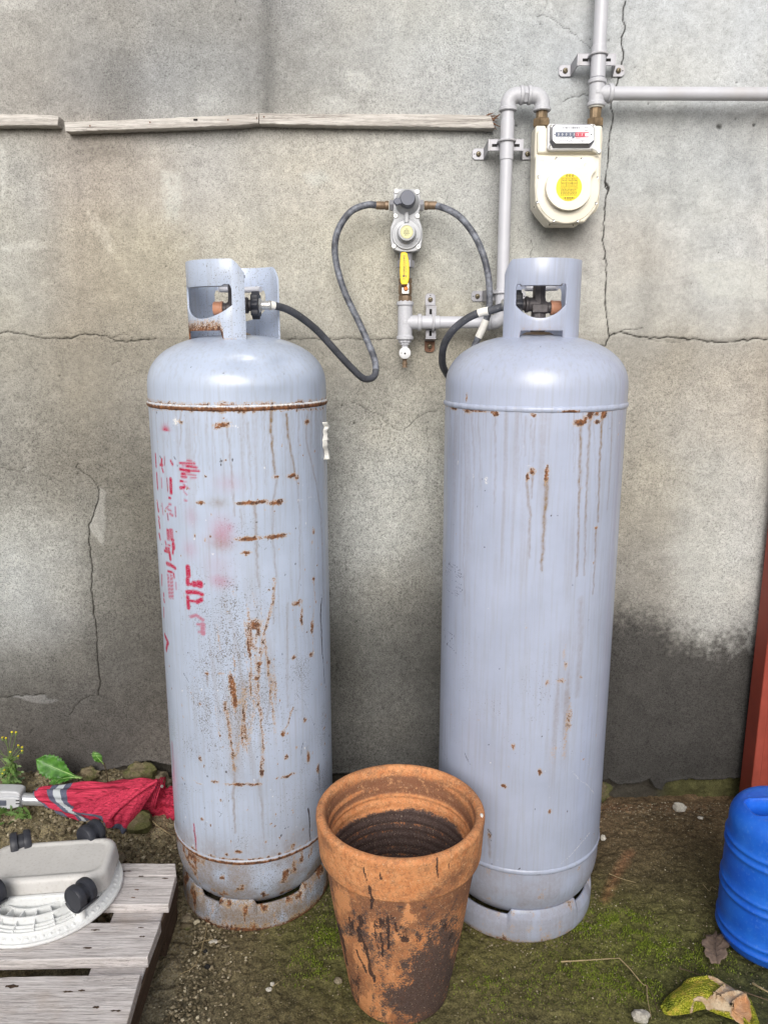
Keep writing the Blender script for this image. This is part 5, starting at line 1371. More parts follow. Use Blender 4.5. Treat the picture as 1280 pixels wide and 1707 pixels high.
# dished ring and the proud drum with its ear
cD = L3(682, 1268); rD = (L3(835, 1268).x - L3(530, 1268).x) / 2
m = MB(); m.rev((cD.x, YM + .0085, cD.z - .004), (0, -1, 0), [(rD * 1.42, 0), (rD * 1.38, .0022), (rD * 1.2, .0030), (rD * 1.1, .0030)], 56); m.build('cover_bulge', M['cream'], fc)
def drum_outline():
    ear_ = [(765,1136),(788,1116),(800,1096),(822,1082),(848,1080),(868,1094),(877,1116),(871,1142),(852,1166),(836,1192),(832,1225)]
    out = []
    for k in range(60):
        t = rad(14 + (360 - 14 - 57) * k / 59); out.append((682 + 153 * math.cos(t), 1268 + 153 * math.sin(t)))
    return [L3(x, y, YM - .010) for x, y in out + ear_]
m = MB(); m.prism(drum_outline(), (0, .019, 0)); dr = m.build('drum_cover', M['cream'], mt, bevel=.004, seg=4, smooth=40)
cl = L3(684, 1267, YM - .0105); rl = (L3(775, 0).x - L3(593, 0).x) / 2
m = MB(); m.rev((cl.x, YM - .0100, cl.z), (0, -1, 0), [(rl, 0), (rl, .0006), (0, .0006)], 48); yl = m.build('round_label', M['yellow'], dr)
m = MB(); yy = YM - .0108; u = rl / 92.0
def Q(x, y): return (cl.x + (x - 684) * u, yy, cl.z - (y - 1267) * u)
for x in (664, 685, 707):
    m.rev(Q(x, 1188), (0, -1, 0), [(5.5 * u, 0), (8 * u, 0), (8 * u, .0002), (5.5 * u, .0002)], 16, closed=True); m.box(Q(x, 1188), (3 * u, .0003, 7 * u))
for a, b in (((625, 1203), (742, 1203)), ((625, 1232), (742, 1232)), ((625, 1261), (742, 1261))): c_ = Q((a[0] + b[0]) / 2, a[1]); m.box(c_, (117 * u, .0004, 1.6 * u))
for x in (625, 664, 703, 742): m.box(Q(x, 1232), (1.6 * u, .0004, 58 * u))
for row, y in enumerate((1211, 1221, 1240, 1251, 1271, 1281, 1290, 1299, 1308, 1318, 1338, 1350)):
    x0, x1 = (630, 738) if row < 4 else (622, 746) if row < 5 else (628, 735) if row < 10 else (648, 722) if row < 11 else (660, 708)
    x = x0; h_ = 9 if row == 10 else 4.2
    while x < x1:
        w_ = rr.uniform(3, 10); m.box(Q(x + w_ / 2, y), (w_ * u, .0003, h_ * u)); x += w_ + rr.uniform(2, 5)
m.build('label_print', M['olive_ink'], yl)
for x, y in ((600,1070),(768,1073),(478,1193),(876,1200),(468,1367),(866,1374),(580,1492),(742,1494)):
    c_ = L3(x, y, YM + .0075); m = MB(); m.rev(c_, (0, -1, 0), [(.0032, 0), (.0032, .0012), (.0024, .0020), (0, .0016)], 14); s_ = m.build('cover_screw', M['silver'], mt); m = MB(); m.rev(c_ + Vector((0, -.0017, 0)), (0, -1, 0), [(.0013, 0), (.0013, .0004)], 6); m.build('screw_socket', M['hole'], s_)
for x, y in ((447,1400),(452,1232),(552,1521),(712,1523)):
    m = MB(); m.rev(L3(x, y, YM + .0195), (0, -1, 0), [(.0013, 0), (.0013, .0006)], 8); m.build('rivet_hole', M['hole'], mt)
m = MB(); a_ = L3(482, 1084, YM + .0078); 
m.box(a_ + Vector((.005, 0, 0)), (.010, .0005, .0005)); m.box(a_ + Vector((.0085, 0, .0016)), (.0045, .0005, .0005), Matrix.Rotation(rad(45), 3, 'Y')); m.box(a_ + Vector((.0085, 0, -.0016)), (.0045, .0005, .0005), Matrix.Rotation(rad(-45), 3, 'Y')); m.build('flow_arrow', M['grey_plastic'], fc)
# neck housing around the counter
m = MB(); m.prism([L3(x, y, YM + .012) for x, y in [(470,885),(500,865),(548,862),(548,900),(860,900),(862,865),(890,862),(906,885),(906,1035),(470,1035)]], (0, .03, 0)); m.build('neck_cover', M['cream'], mt, bevel=.004, seg=3)
m = MB(); m.prism([L3(x, y, YM - .001) for x, y in [(542,845),(552,832),(575,836),(845,836),(862,845),(866,868),(864,990),(850,1012),(560,1014),(538,1002)]], (0, .014, 0)); mp = m.build('counter_mount', M['meter_plate'], mt, bevel=.002)
for x, y in ((561,853),(852,850),(557,990)):
    c_ = L3(x, y, YM - .0015); m = MB(); m.rev(c_, (0, -1, 0), [(.0032, 0), (.0032, .001), (.0022, .0018), (0, .0014)], 12); s_ = m.build('mount_screw', M['silver'], mp); m = MB(); m.rev(c_ + Vector((0, -.0014, 0)), (0, -1, 0), [(.0012, 0), (.0012, .0005)], 6); m.build('screw_socket', M['hole'], s_)
YC = YM - .016
O = [(577,842),(833,842),(856,868),(853,955),(822,1000),(575,1000),(554,962),(556,868)]
m = MB(); m.prism([L3(x, y, YC) for x, y in [(590,840),(826,838),(852,862),(850,935),(822,962),(588,962),(566,938),(568,862)]], (0, .002, 0))
cc = m.build('counter_window', M['meter_case'], mt, bevel=.0006)
m = MB(); fr = [L3(x, y, YC + .002) for x, y in [(590,840),(826,838),(852,862),(850,935),(822,962),(588,962),(566,938),(568,862)]]; bk = [L3(x, y, YM - .002) for x, y in O]
order = [0,1,2,3,4,5,6,7]; fo = [fr[i] for i in range(8)]; bo = [L3(x, y, YM - .002) for x, y in [(577,842),(833,842),(857,866),(855,955),(824,1001),(574,1001),(552,960),(554,866)]]
b0 = len(m.v); m.v += [tuple(t) for t in fo + bo]
for i in range(8): j = (i + 1) % 8; m.f.append((i, j, 8 + j, 8 + i))
m.f.append(tuple(range(8))); m.f.append(tuple(range(8, 16))); m.build('counter_hood', M['meter_case'], mt, bevel=.0008)
L1 = lambda x, y, Y=YC - .0008: W(885 + x / 9.846, 195 + y / 9.846, Y)
m = MB(); m.prism([L1(x, y) for x, y in [(410,120),(975,125),(1030,175),(1025,375),(960,425),(405,425),(358,375),(358,172)]], (0, .0007, 0)); fp = m.build('dial_plate', M['paper'], cc)
YD = YC - .0012
B1 = lambda x0, y0, x1, y1, Y=YD: (Vector(((L1(x0, 0, Y).x + L1(x1, 0, Y).x) / 2, Y, (L1(0, y0, Y).z + L1(0, y1, Y).z) / 2)), (abs(L1(x1, 0, Y).x - L1(x0, 0, Y).x), .0005, abs(L1(0, y0, Y).z - L1(0, y1, Y).z)))
m = MB(); m.box(*B1(415, 242, 740, 315)); m.box(*B1(690, 315, 728, 342)); m.build('counter_strip', M['blue_ink'], fp)
m = MB(); m.box(*B1(742, 242, 962, 258)); m.box(*B1(742, 312, 962, 325)); m.box(*B1(740, 242, 752, 325)); m.box(*B1(755, 262, 905, 310)); m.box(*B1(750, 338, 830, 344)); m.build('decimal_strip', M['red_ink'], fp)
for k, (dg_, x) in enumerate((('0', 452), ('0', 515), ('0', 580), ('3', 645), ('3', 706), ('3', 772), ('5', 838), ('1', 890))):
    text(dg_, 'counter_digit', L1(x, 282, YD - .0006), .0062, M['digit'], fp, ext=.0002)
m = MB(); x = 535
while x < 820: w_ = rr.choice((4, 6, 10)); m.box(*B1(x, 150, x + w_, 185)); x += w_ + rr.choice((6, 9, 13))
for (y, a, b, h_) in ((206, 500, 850, 5), (157, 440, 485, 10), (163, 885, 945, 14), (215, 895, 950, 16), (330, 430, 680, 6), (355, 450, 690, 7), (378, 450, 690, 7), (398, 450, 900, 6), (378, 830, 915, 8)):
    x = a
    while x < b: w_ = rr.uniform(6, 18); m.box(*B1(x, y - h_ / 2, x + w_, y + h_ / 2)); x += w_ + rr.uniform(6, 14)
m.build('dial_print', M['grey_plastic'] if False else M['ink'], fp)
for x in (388, 988): m = MB(); m.rev(L1(x, 282, YD), (0, -1, 0), [(.0014, 0), (.0014, .0005)], 10); m.build('dial_rivet', M['ink'], fp)
# seal tab
m = MB(); a_, b_ = L3(842, 995, YM - .004), L3(885, 1022, YM - .006); m.tube([a_, (a_ + b_) / 2, b_], .0034, 10); m.rev(b_ + Vector((0, .004, 0)), (0, -1, 0), [(.0052, 0), (.0052, .006), (.004, .008), (0, .008)], 18); m.build('seal_tab', M['white_plastic'], mt)
# unions
for xx, zz in ((xm, L3(0, 850, PY_).z), (xu, L3(0, 850, PY_).z)):
    m = MB(); m.rev((xx, PY_, zz - .002), (0, 0, 1), [(.0185, 0), (.0192, .002), (.0192, .014), (.017, .016)], 6, rad(15)); m.build('union_nut', M['brass'], mt)
    m = MB(); m.rev((xx, PY_, zz + .013), (0, 0, 1), [(.0125, 0), (.0125, .022), (.0150, .023), (.0150, .030)], 8); m.build('union_tail', M['brass'], mt)
for xx in (xm, xu):
    m = MB(); zt_ = L3(0, 720, PY_).z; m.rev((xx, PY_, zt_ - .003), (0, 0, 1), [(.0150, 0), (.0162, .002), (.0155, .006)], 20); m.build('sealing_tape', M['tape'], mt)

# ================================================================== BATTENS ON THE WALL
GBt = 'weathered battens nailed across the wall'
def batten(top, bot, label, th=.028, seed=1):
    YB = WY - th
    rr = random.Random(seed)
    def dense(pl):
        out = []
        for i in range(len(pl) - 1):
            (x0, y0), (x1, y1) = pl[i], pl[i + 1]; n = max(1, int(abs(x1 - x0) / 5))
            for k in range(n): out.append((x0 + (x1 - x0) * k / n, y0 + (y1 - y0) * k / n + rr.uniform(-.5, .5)))
        out.append(pl[-1]); return out
    poly = [W(x, y, YB) for x, y in dense(top)] + [W(x, y, YB) for x, y in dense(bot)[::-1]]
    m = MB(); m.prism(poly, (0, th + .002, 0))
    root = thing('wooden_batten', (sum(v.x for v in poly) / len(poly), WY, sum(v.z for v in poly) / len(poly)), label, 'wooden batten', GBt)
    m.build('batten_board', M['batten'], root, bevel=.0012, seg=2, smooth=50)
    return root, YB
b0_, YB = batten([(-60, 187), (40, 190), (80, 191), (98, 193)], [(-60, 209), (50, 208), (96, 209)], 'short stub of grey batten at the left edge of the wall', seed=2)
b1_, YB = batten([(107, 203), (180, 200), (300, 195), (420, 189), (431, 188)], [(109, 219), (180, 216), (300, 212), (400, 208), (431, 205)], 'sloping grey batten with a nail hole, left piece of the long pair', seed=3)
b2_, YB = batten([(432, 188), (500, 189), (640, 189), (760, 190), (818, 192)], [(432, 205), (520, 208), (680, 210), (825, 213)], 'long level grey batten with a splintered end beside the riser pipe', seed=4)
m = MB(); c_ = W(326, 199, YB); m.box(c_, (.009, .002, .004)); m.build('nail_hole', M['hole'], b1_)
for x, y in ((428, 196), (440, 194), (380, 199), (250, 203), (150, 209)):
    m = MB(); c_ = W(x, y, YB - .0006); m.rev(c_, (0, 1, 0), [(.0018, 0), (.0018, .002)], 8); m.build('nail_head', M['rusty_steel'], b1_)
m = MB()
for k in range(7):
    a_ = W(806 + k, 196 + k * 1.6, YB + .006 + k * .002); b_ = a_ + Vector((.022 + .016 * rr.random(), .004, .012 - k * .004))
    m.tube([a_, (a_ + b_) / 2 + Vector((0, 0, .002)), b_], [.003, .002, .0004], 5)
a_, b_ = W(812, 203, YB + .012), W(834, 189, YB + .016); m.tube([a_, (a_ * .5 + b_ * .5) + Vector((0, 0, -.002)), b_], [.004, .003, .0006], 6)
m.build('splinters', M['broken_wood'], b2_)

# ================================================================== RED POST
ps = thing('steel_post', (.905, 1.83, 0), 'red-brown painted steel post at the right edge, behind the blue container', 'steel post')
yp = 1.795; x0 = W(1250, 1330, yp).x
m = MB(); m.box((x0 + .011, yp + .030, 1.25), (.022, .06, 2.5)); m.build('front_flange', M['red_steel'], ps, bevel=.002)
m = MB(); m.box((x0 + .055, yp + .040, 1.25), (.066, .012, 2.5)); m.build('web_plate', M['red_steel'], ps, bevel=.001)
m = MB(); m.box((x0 + .099, yp + .030, 1.25), (.022, .06, 2.5)); m.build('rear_flange', M['red_steel'], ps, bevel=.002)
# ================================================================== CLAY POT
def build_pot():
    cx, cy = (667 - 640) / FPX * 1.412, 1.262
    root = thing('clay_pot', (cx, cy, 0), 'tall empty terracotta pot with black soot stains, in front of the tanks', 'plant pot')
    H = .384
    out = [(.080, 0), (.092, .0005), (.0945, .004), (.097, .02)]
    for k in range(60): t = k / 59; out.append((.098 + .042 * t + .0015 * math.sin(t * PI), .025 + .272 * t))
    out += [(.1400, .2985), (.1415, .3005), (.1455, .3015), (.1485, .3035)]
    for k in range(18): t = k / 17; out.append((.1492 + .004 * t, .306 + .064 * t))
    out += [(.1540, .3735), (.1538, .378), (.1518, .3815), (.1485, .3835), (.1445, .3840), (.1410, .3830), (.1385, .3805), (.1370, .376)]
    n_out = len(out)
    for k in range(70):
        t = k / 69; z = .372 - .345 * t; r = .1358 - .045 * t
        g = .0020 * math.sin(z * 2 * PI / .0165) * (1 if z < .335 else .4)
        if z > .300 and z < .33: g += .0006
        out.append((r + g, z))
    out += [(.06, .026), (.002, .026)]
    prof = np.array(out)
    ang = np.array(seg(-PI, PI, .0026 / .14)[:-1])
    u = ang * .13
    rows = np.arange(len(prof))
    U_ = np.broadcast_to(u, (len(prof), len(u))); Z_ = np.broadcast_to(prof[:, 1][:, None], U_.shape); A_ = np.broadcast_to(ang, U_.shape)
    inside = np.broadcast_to((rows >= n_out)[:, None], U_.shape)
    U_ = np.where(inside & (A_ < 0), U_ + 2 * PI * .13, U_)
    r = np.broadcast_to(prof[:, 0][:, None], U_.shape) + .0012 * (fbm(U_ * 14 + 4, Z_ * 14, 3, 201) - .5)
    P = np.stack([cx + r * np.sin(A_), cy - r * np.cos(A_), Z_ + .002 * (fbm(U_ * 6, Z_ * 2, 2, 202) - .5)], -1)
    PX, PYp = survey(P[..., 0], P[..., 1], P[..., 2])
    X = (PX - 500) * 3.656; Y = (PYp - 1240) * 3.656        # coordinates of the enlarged survey view
    X0_, Y0_ = X + (fbm(U_ * 60, Z_ * 60, 3, 213) - .5) * 26, Y + (fbm(U_ * 60, Z_ * 60, 3, 214) - .5) * 26
    X = X + (fbm(U_ * 30, Z_ * 30, 5, 211) - .5) * 120; Y = Y + (fbm(U_ * 30, Z_ * 30, 5, 212) - .5) * 120
    front = (~inside) & (np.cos(A_) > -.15)
    def blob(x, y, a, b, v=1, hard=1): return v * np.exp(-(((X - x) / a) ** 2 + ((Y - y) / b) ** 2) ** hard)
    mx = lambda *a: np.maximum.reduce(a)
    light = mx(blob(665, 1060, 75, 75, 1.1), blob(665, 980, 25, 40, 1.0), blob(240, 960, 60, 90, .9), blob(455, 1150, 50, 110, .9), blob(590, 1170, 80, 70, .8), blob(480, 1330, 80, 120, .85), blob(300, 1190, 50, 60, .75), blob(370, 1280, 60, 130, .8),
               blob(430, 1560, 110, 90, .8), blob(500, 1660, 50, 60, .9), blob(540, 1420, 60, 90, .7), blob(855, 1640, 16, 20, .9), blob(595, 1600, 30, 14, .9), blob(690, 1240, 60, 30, .5), blob(270, 700, 110, 60, .55), blob(450, 790, 70, 40, .6), blob(680, 790, 60, 40, .5), blob(900, 730, 40, 40, .6))
    soot = mx(blob(800, 1400, 190, 190, 1.1, 1.6), blob(720, 1560, 220, 150, 1.15, 1.6), blob(300, 1130, 130, 90, .62), blob(620, 1120, 160, 60, .5), blob(900, 1180, 120, 160, .95), blob(850, 1140, 110, 70, .75), blob(940, 1080, 60, 80, .6), blob(370, 1150, 60, 60, .75), blob(540, 1090, 80, 40, .55), blob(620, 1180, 60, 20, .6), blob(735, 1180, 24, 30, .85), blob(340, 1080, 70, 40, .6), blob(640, 1330, 60, 60, .7), blob(260, 1160, 40, 40, .6), blob(860, 1250, 140, 120, .9), blob(300, 1480, 30, 50, .4))
    black = np.zeros(U_.shape)
    def line(pts, w):
        nonlocal black
        for (x0, y0), (x1, y1) in zip(pts[:-1], pts[1:]):
            L = (x1 - x0) ** 2 + (y1 - y0) ** 2; t = np.clip(((X0_ - x0) * (x1 - x0) + (Y0_ - y0) * (y1 - y0)) / L, 0, 1)
            dd = np.hypot(X0_ - x0 - t * (x1 - x0), Y0_ - y0 - t * (y1 - y0)); black = np.maximum(black, np.clip((w + 6 - dd) / 11, 0, 1) * (.55 + .9 * fbm(U_ * 90, Z_ * 90, 3, 216)))
    for l_, w in (([(385, 755), (410, 830)], 5), ([(425, 870), (440, 940), (445, 1000)], 9), ([(490, 780), (495, 830)], 4), ([(838, 700), (836, 810)], 5), ([(915, 730), (905, 760)], 3), ([(350, 1140), (380, 1210), (410, 1280), (425, 1380), (455, 1450)], 8), ([(240, 1120), (270, 1240), (285, 1350)], 5), ([(490, 1070), (500, 1110)], 10), ([(455, 1100), (460, 1190)], 5), ([(535, 1060), (540, 1250)], 7), ([(495, 1160), (505, 1300)], 7), ([(465, 1225), (475, 1255)], 5), ([(340, 1260), (370, 1320), (410, 1400)], 5), ([(370, 1060), (360, 1200)], 12), ([(300, 1060), (310, 1130)], 6), ([(215, 1060), (235, 1130)], 6), ([(575, 1100), (585, 1140)], 8), ([(630, 1195), (650, 1200)], 14), ([(355, 1350), (355, 1600)], 2)): line(l_, w)
    body = sst(.30, .29, Z_)
    film = .64 + 1.3 * (fbm(U_ * 18, Z_ * 10, 4, 221) - .5) + .30 * np.exp(-((Z_ - .27) / .03) ** 2)
    rimz = sst(.30, .305, Z_)
    film = film * (1 - rimz) + rimz * (.34 + 1.7 * (fbm(U_ * 30, Z_ * 30, 4, 222) - .5) + .30 * np.exp(-((Z_ - .315) / .012) ** 2) * sst(.45, .6, fbm(U_ * 12, Z_ * 4, 3, 229)))
    light = np.where(front, light, blob(0, 0, 1, 1, 0)); soot = np.where(front & (rimz < .5), soot, 0); black = np.maximum(black, .9 * sst(.50, .66, fbm(U_ * 70, Z_ * 45, 4, 217)) * mx(blob(370, 1120, 130, 90), blob(560, 1110, 120, 70), blob(680, 1190, 90, 60), blob(880, 1130, 120, 90), blob(240, 1150, 60, 90), blob(330, 1480, 60, 130))); black = np.where(front, black, 0)
    soot = np.maximum(soot, .55 * sst(.45, .7, fbm(U_ * 40, Z_ * 9, 4, 218)) * (Z_ < .29))
    # inside: earth-blackened lower part, ring-marked upper part
    zz = Z_ + (fbm(U_ * 16, Z_ * 16, 3, 231) - .5) * .012
    isoot = 1.2 * sst(.305, .288, zz)
    iring = .55 + .5 * np.sin(Z_ * 2 * PI / .011) + .8 * (fbm(U_ * 8, Z_ * 120, 3, 233) - .5)
    ifilm = np.where(Z_ > .330, .35 + .9 * sst(.38, .6, fbm(U_ * 5, Z_ * 110, 4, 234)), .45 * iring)
    groove = np.clip(np.sin(Z_ * 2 * PI / .0165 + .2) - .70, 0, 1) * 3.3 * (.5 + fbm(U_ * 12, Z_ * 60, 3, 240))
    soot = np.where(inside, np.clip(isoot - .72 * groove * sst(.29, .28, Z_), 0, 1.2), soot); film = np.where(inside, ifilm, film); light = np.where(inside, .25 * sst(.300, .318, Z_) * sst(.34, .325, Z_), light); black = np.where(inside, .0, black)
    film = np.where(inside, np.where(isoot > .5, .9, film), film)
    o = grid_mesh('pot_wall', P, M['terra'], root, wrap=True, attrs={'ma': np.stack([light, soot, black], -1), 'film': film})
    m = MB(); c_ = Vector((cx + .148 * math.cos(rad(-10)), cy + .148 * math.sin(rad(-10)), .384)); m.blob(c_, (.003, .0065, .002), 10, 7, .2, 4); m.build('bird_dropping', M['tape'], root)
build_pot()

# ================================================================== BLUE CONTAINER
def build_blue():
    cx, cy, R = .800, 1.375, .103
    root = thing('plastic_container', (cx, cy, 0), 'bright blue ribbed plastic container with a recessed carrying handle, at the right edge', 'plastic container')
    pr = [(.070, .002), (.082, .0022), (.090, .005), (.096, .010), (.0995, .018)]
    def rib(z, k=1.0): return [(R - .0012, z - .0075), (R + .0012 * k, z - .0052), (R + .0020 * k, z - .0035), (R + .0010 * k, z - .0015), (R - .0014, z), (R + .0010 * k, z + .0015), (R + .0020 * k, z + .0035), (R + .0012 * k, z + .0052), (R - .0012, z + .0075)]
    def pair(zc, gap): return [(R - .001, zc - gap - .006), (R + .0012, zc - gap - .003), (R + .0026, zc - gap), (R + .0012, zc - gap + .003), (R - .0012, zc - gap + .006), (R - .0012, zc + gap - .006), (R + .0012, zc + gap - .003), (R + .0026, zc + gap), (R + .0012, zc + gap + .003), (R - .001, zc + gap + .006)]
    pr += pair(.040, .0095) + [(R + .0002, .075), (R + .0002, .100), (R - .0012, .112)] + pair(.134, .0095) + [(R - .0008, .165), (R - .001, .190), (R - .0022, .205)] + [(r - .0014, z) for r, z in pair(.229, .009)] + [(R - .0030, .250), (R - .0034, .262)]
    rs = .030
    for k in range(1, 17):
        t = k / 16 * PI / 2; pr.append((R - .0034 - rs * (1 - math.cos(t)), .270 + .040 * math.sin(t)))
    pr = [(a, b) for a, b in pr]
    na = 360; ang = np.linspace(-PI, PI, na + 1)[:-1]
    for r in np.arange(R - .0034 - rs - .0012, .004, -.0012): pr.append((float(r), .3105 + .003 * (1 - r / .07)))
    prof = np.array(pr)
    r = prof[:, 0][:, None] + 0 * ang; Z_ = (prof[:, 1][:, None] + 0 * ang).copy(); A_ = 0 * prof[:, 1][:, None] + ang
    x = r * np.sin(A_); y = -r * np.cos(A_)
    # moulded hand pocket let into the top
    top = Z_ > .296
    dx = np.abs(x) - .072; dy = np.abs(y + .001 * 0 - (-.003)) - .027
    sdf = np.hypot(np.maximum(dx + .016, 0), np.maximum(dy + .016, 0)) + np.minimum(np.maximum(dx, dy) + .016, 0) - .016
    lip = np.exp(-((sdf - .004) / .003) ** 2)
    Z_ = np.where(top, Z_ + .0016 * lip - .052 * sst(.0012, -.0012, sdf), Z_)
    P = np.stack([cx + x, cy + y, Z_], -1)
    low = .75 * np.exp(-np.maximum(Z_, 0) / .02)
    grid_mesh('container_body', P, M['blue'], root, wrap=True, attrs={'low': low})
    # side grip swelling low on the front right flank
    m = MB(); m.blob((cx - .012, cy - R + .004, .055), (.018, .010, .05), 20, 14, .02, 3, 1.0); m.build('side_lug', M['blue'], root, smooth=80)
    return root, cx, cy, R
BL = build_blue()

# ================================================================== PALLET
PZ = .120
def build_pallet():
    root = thing('wooden_pallet', (-.75, 1.25, 0), 'grey weathered wooden pallet at the lower left, under the white trolley', 'pallet')
    def board(pxs, zt_, th, name, mat, seed, knots=()):
        rr = random.Random(seed); P4 = [G(x, y, zt_) for x, y in pxs]      # back-left, back-right, front-right, front-left
        n = 26; top = []
        for i in range(n + 1): t = i / n; top.append(P4[0].lerp(P4[1], t) + Vector((0, rr.uniform(-.0009, .0009), rr.uniform(-.0004, .0004))))
        fr = []
        for i in range(n + 1): t = i / n; fr.append(P4[3].lerp(P4[2], t) + Vector((0, rr.uniform(-.0009, .0009), rr.uniform(-.0004, .0004))))
        m = MB(); k = n + 1
        m.v += [tuple(q) for q in top] + [tuple(q) for q in fr] + [tuple(q - Vector((0, 0, th))) for q in top] + [tuple(q - Vector((0, 0, th))) for q in fr]
        for i in range(n):
            m.f += [(i, i + 1, k + i + 1, k + i), (2 * k + i, 3 * k + i, 3 * k + i + 1, 2 * k + i + 1), (i, 2 * k + i, 2 * k + i + 1, i + 1), (k + i, k + i + 1, 3 * k + i + 1, 3 * k + i)]
        m.f += [(0, k, 3 * k, 2 * k), (n, 2 * k + n, 3 * k + n, k + n)]
        b = m.build(name, mat, root, bevel=.0016, smooth=40)
        for (x, y, a, c_) in knots:
            q = G(x, y, zt_ + .0003); m = MB(); m.rev(q, (0, 0, 1), [(1, 0), (.8, .0004), (0, .0005)], 12)
            m.v = [(q.x + (v[0] - q.x) * a, q.y + (v[1] - q.y) * c_ * (.55 + .35 * math.sin(v[0] * 900)), v[2]) for v in m.v]
            m.build('nail_dent', M['rusty_steel'] if a < .006 else M['pallet_block'], b)
    E = lambda y: G(297 + (213 - 297) * (y - 1445) / (1707 - 1445), y, PZ).x
    w = M['pallet_wood']
    board([(-330, 1440), (292, 1440), (294, 1460), (-330, 1463)], PZ, .020, 'deck_board', w, 1, [(211, 1453, .012, .003)])
    board([(-330, 1465), (293, 1462), (281, 1508), (-330, 1512)], PZ, .020, 'deck_board', w, 2, [(235, 1461.5, .006, .0025), (275, 1465, .007, .003), (228, 1484, .005, .003), (222, 1497, .005, .002)])
    board([(-330, 1541), (268, 1538), (246, 1597), (-330, 1607)], PZ, .022, 'deck_board', w, 3, [(237, 1562, .006, .003), (159, 1551, .009, .003), (146, 1581, .009, .0035), (235, 1547, .006, .002)])
    board([(-330, 1638), (235, 1624), (205, 1730), (-330, 1740)], PZ, .022, 'deck_board', w, 4, [(113, 1654, .009, .003), (136, 1652, .006, .003), (160, 1680, .006, .004), (193, 1686, .010, .003), (20, 1645, .012, .006)])
    # lead boards and stringer along the right edge
    a, b = G(284, 1440, PZ - .021), G(206, 1716, PZ - .021)
    def strip(xa, xb, za, zb_, y0, y1, mat, name, seed=0):
        m = MB(); m.v += [(xa, y0, za), (xb, y0, za), (xb, y1, za), (xa, y1, za), (xa, y0, zb_), (xb, y0, zb_), (xb, y1, zb_), (xa, y1, zb_)]
        m.f += [(0, 1, 2, 3), (4, 7, 6, 5), (0, 4, 5, 1), (1, 5, 6, 2), (2, 6, 7, 3), (3, 7, 4, 0)]; m.build(name, mat, root, bevel=.002)
    xe = -.436
    def slab2(inset, wid, za, zb_, y0, y1, mat, name):
        fx = lambda y: -.4245 - (y - 1.058) * .0495 - inset
        m = MB(); m.v += [(fx(y0) - wid, y0, za), (fx(y0), y0, za), (fx(y1), y1, za), (fx(y1) - wid, y1, za), (fx(y0) - wid, y0, zb_), (fx(y0), y0, zb_), (fx(y1), y1, zb_), (fx(y1) - wid, y1, zb_)]
        m.f += [(0, 1, 2, 3), (4, 7, 6, 5), (0, 4, 5, 1), (1, 5, 6, 2), (2, 6, 7, 3), (3, 7, 4, 0)]; m.build(name, mat, root, bevel=.002)
    slab2(.004, .10, PZ - .044, PZ - .0225, .96, 1.450, M['pallet_wood'], 'cross_board')
    slab2(-.001, .0048, PZ - .066, PZ - .0225, .96, 1.448, M['pallet_block'], 'edge_strip')
    slab2(.002, .08, .001, PZ - .0445, 1.330, 1.440, M['pallet_block'], 'spacer_block'); slab2(.002, .08, .001, PZ - .0445, .92, 1.02, M['pallet_block'], 'spacer_block')
    strip(xe - .62, xe - .52, PZ - .044, PZ - .0225, .96, 1.462, M['pallet_wood'], 'cross_board')
    for y0, y1 in ((1.335, 1.455), (.92, 1.02)):
        strip(xe - .62, xe - .53, .0, PZ - .0445, y0, y1, M['pallet_block'], 'spacer_block')
build_pallet()

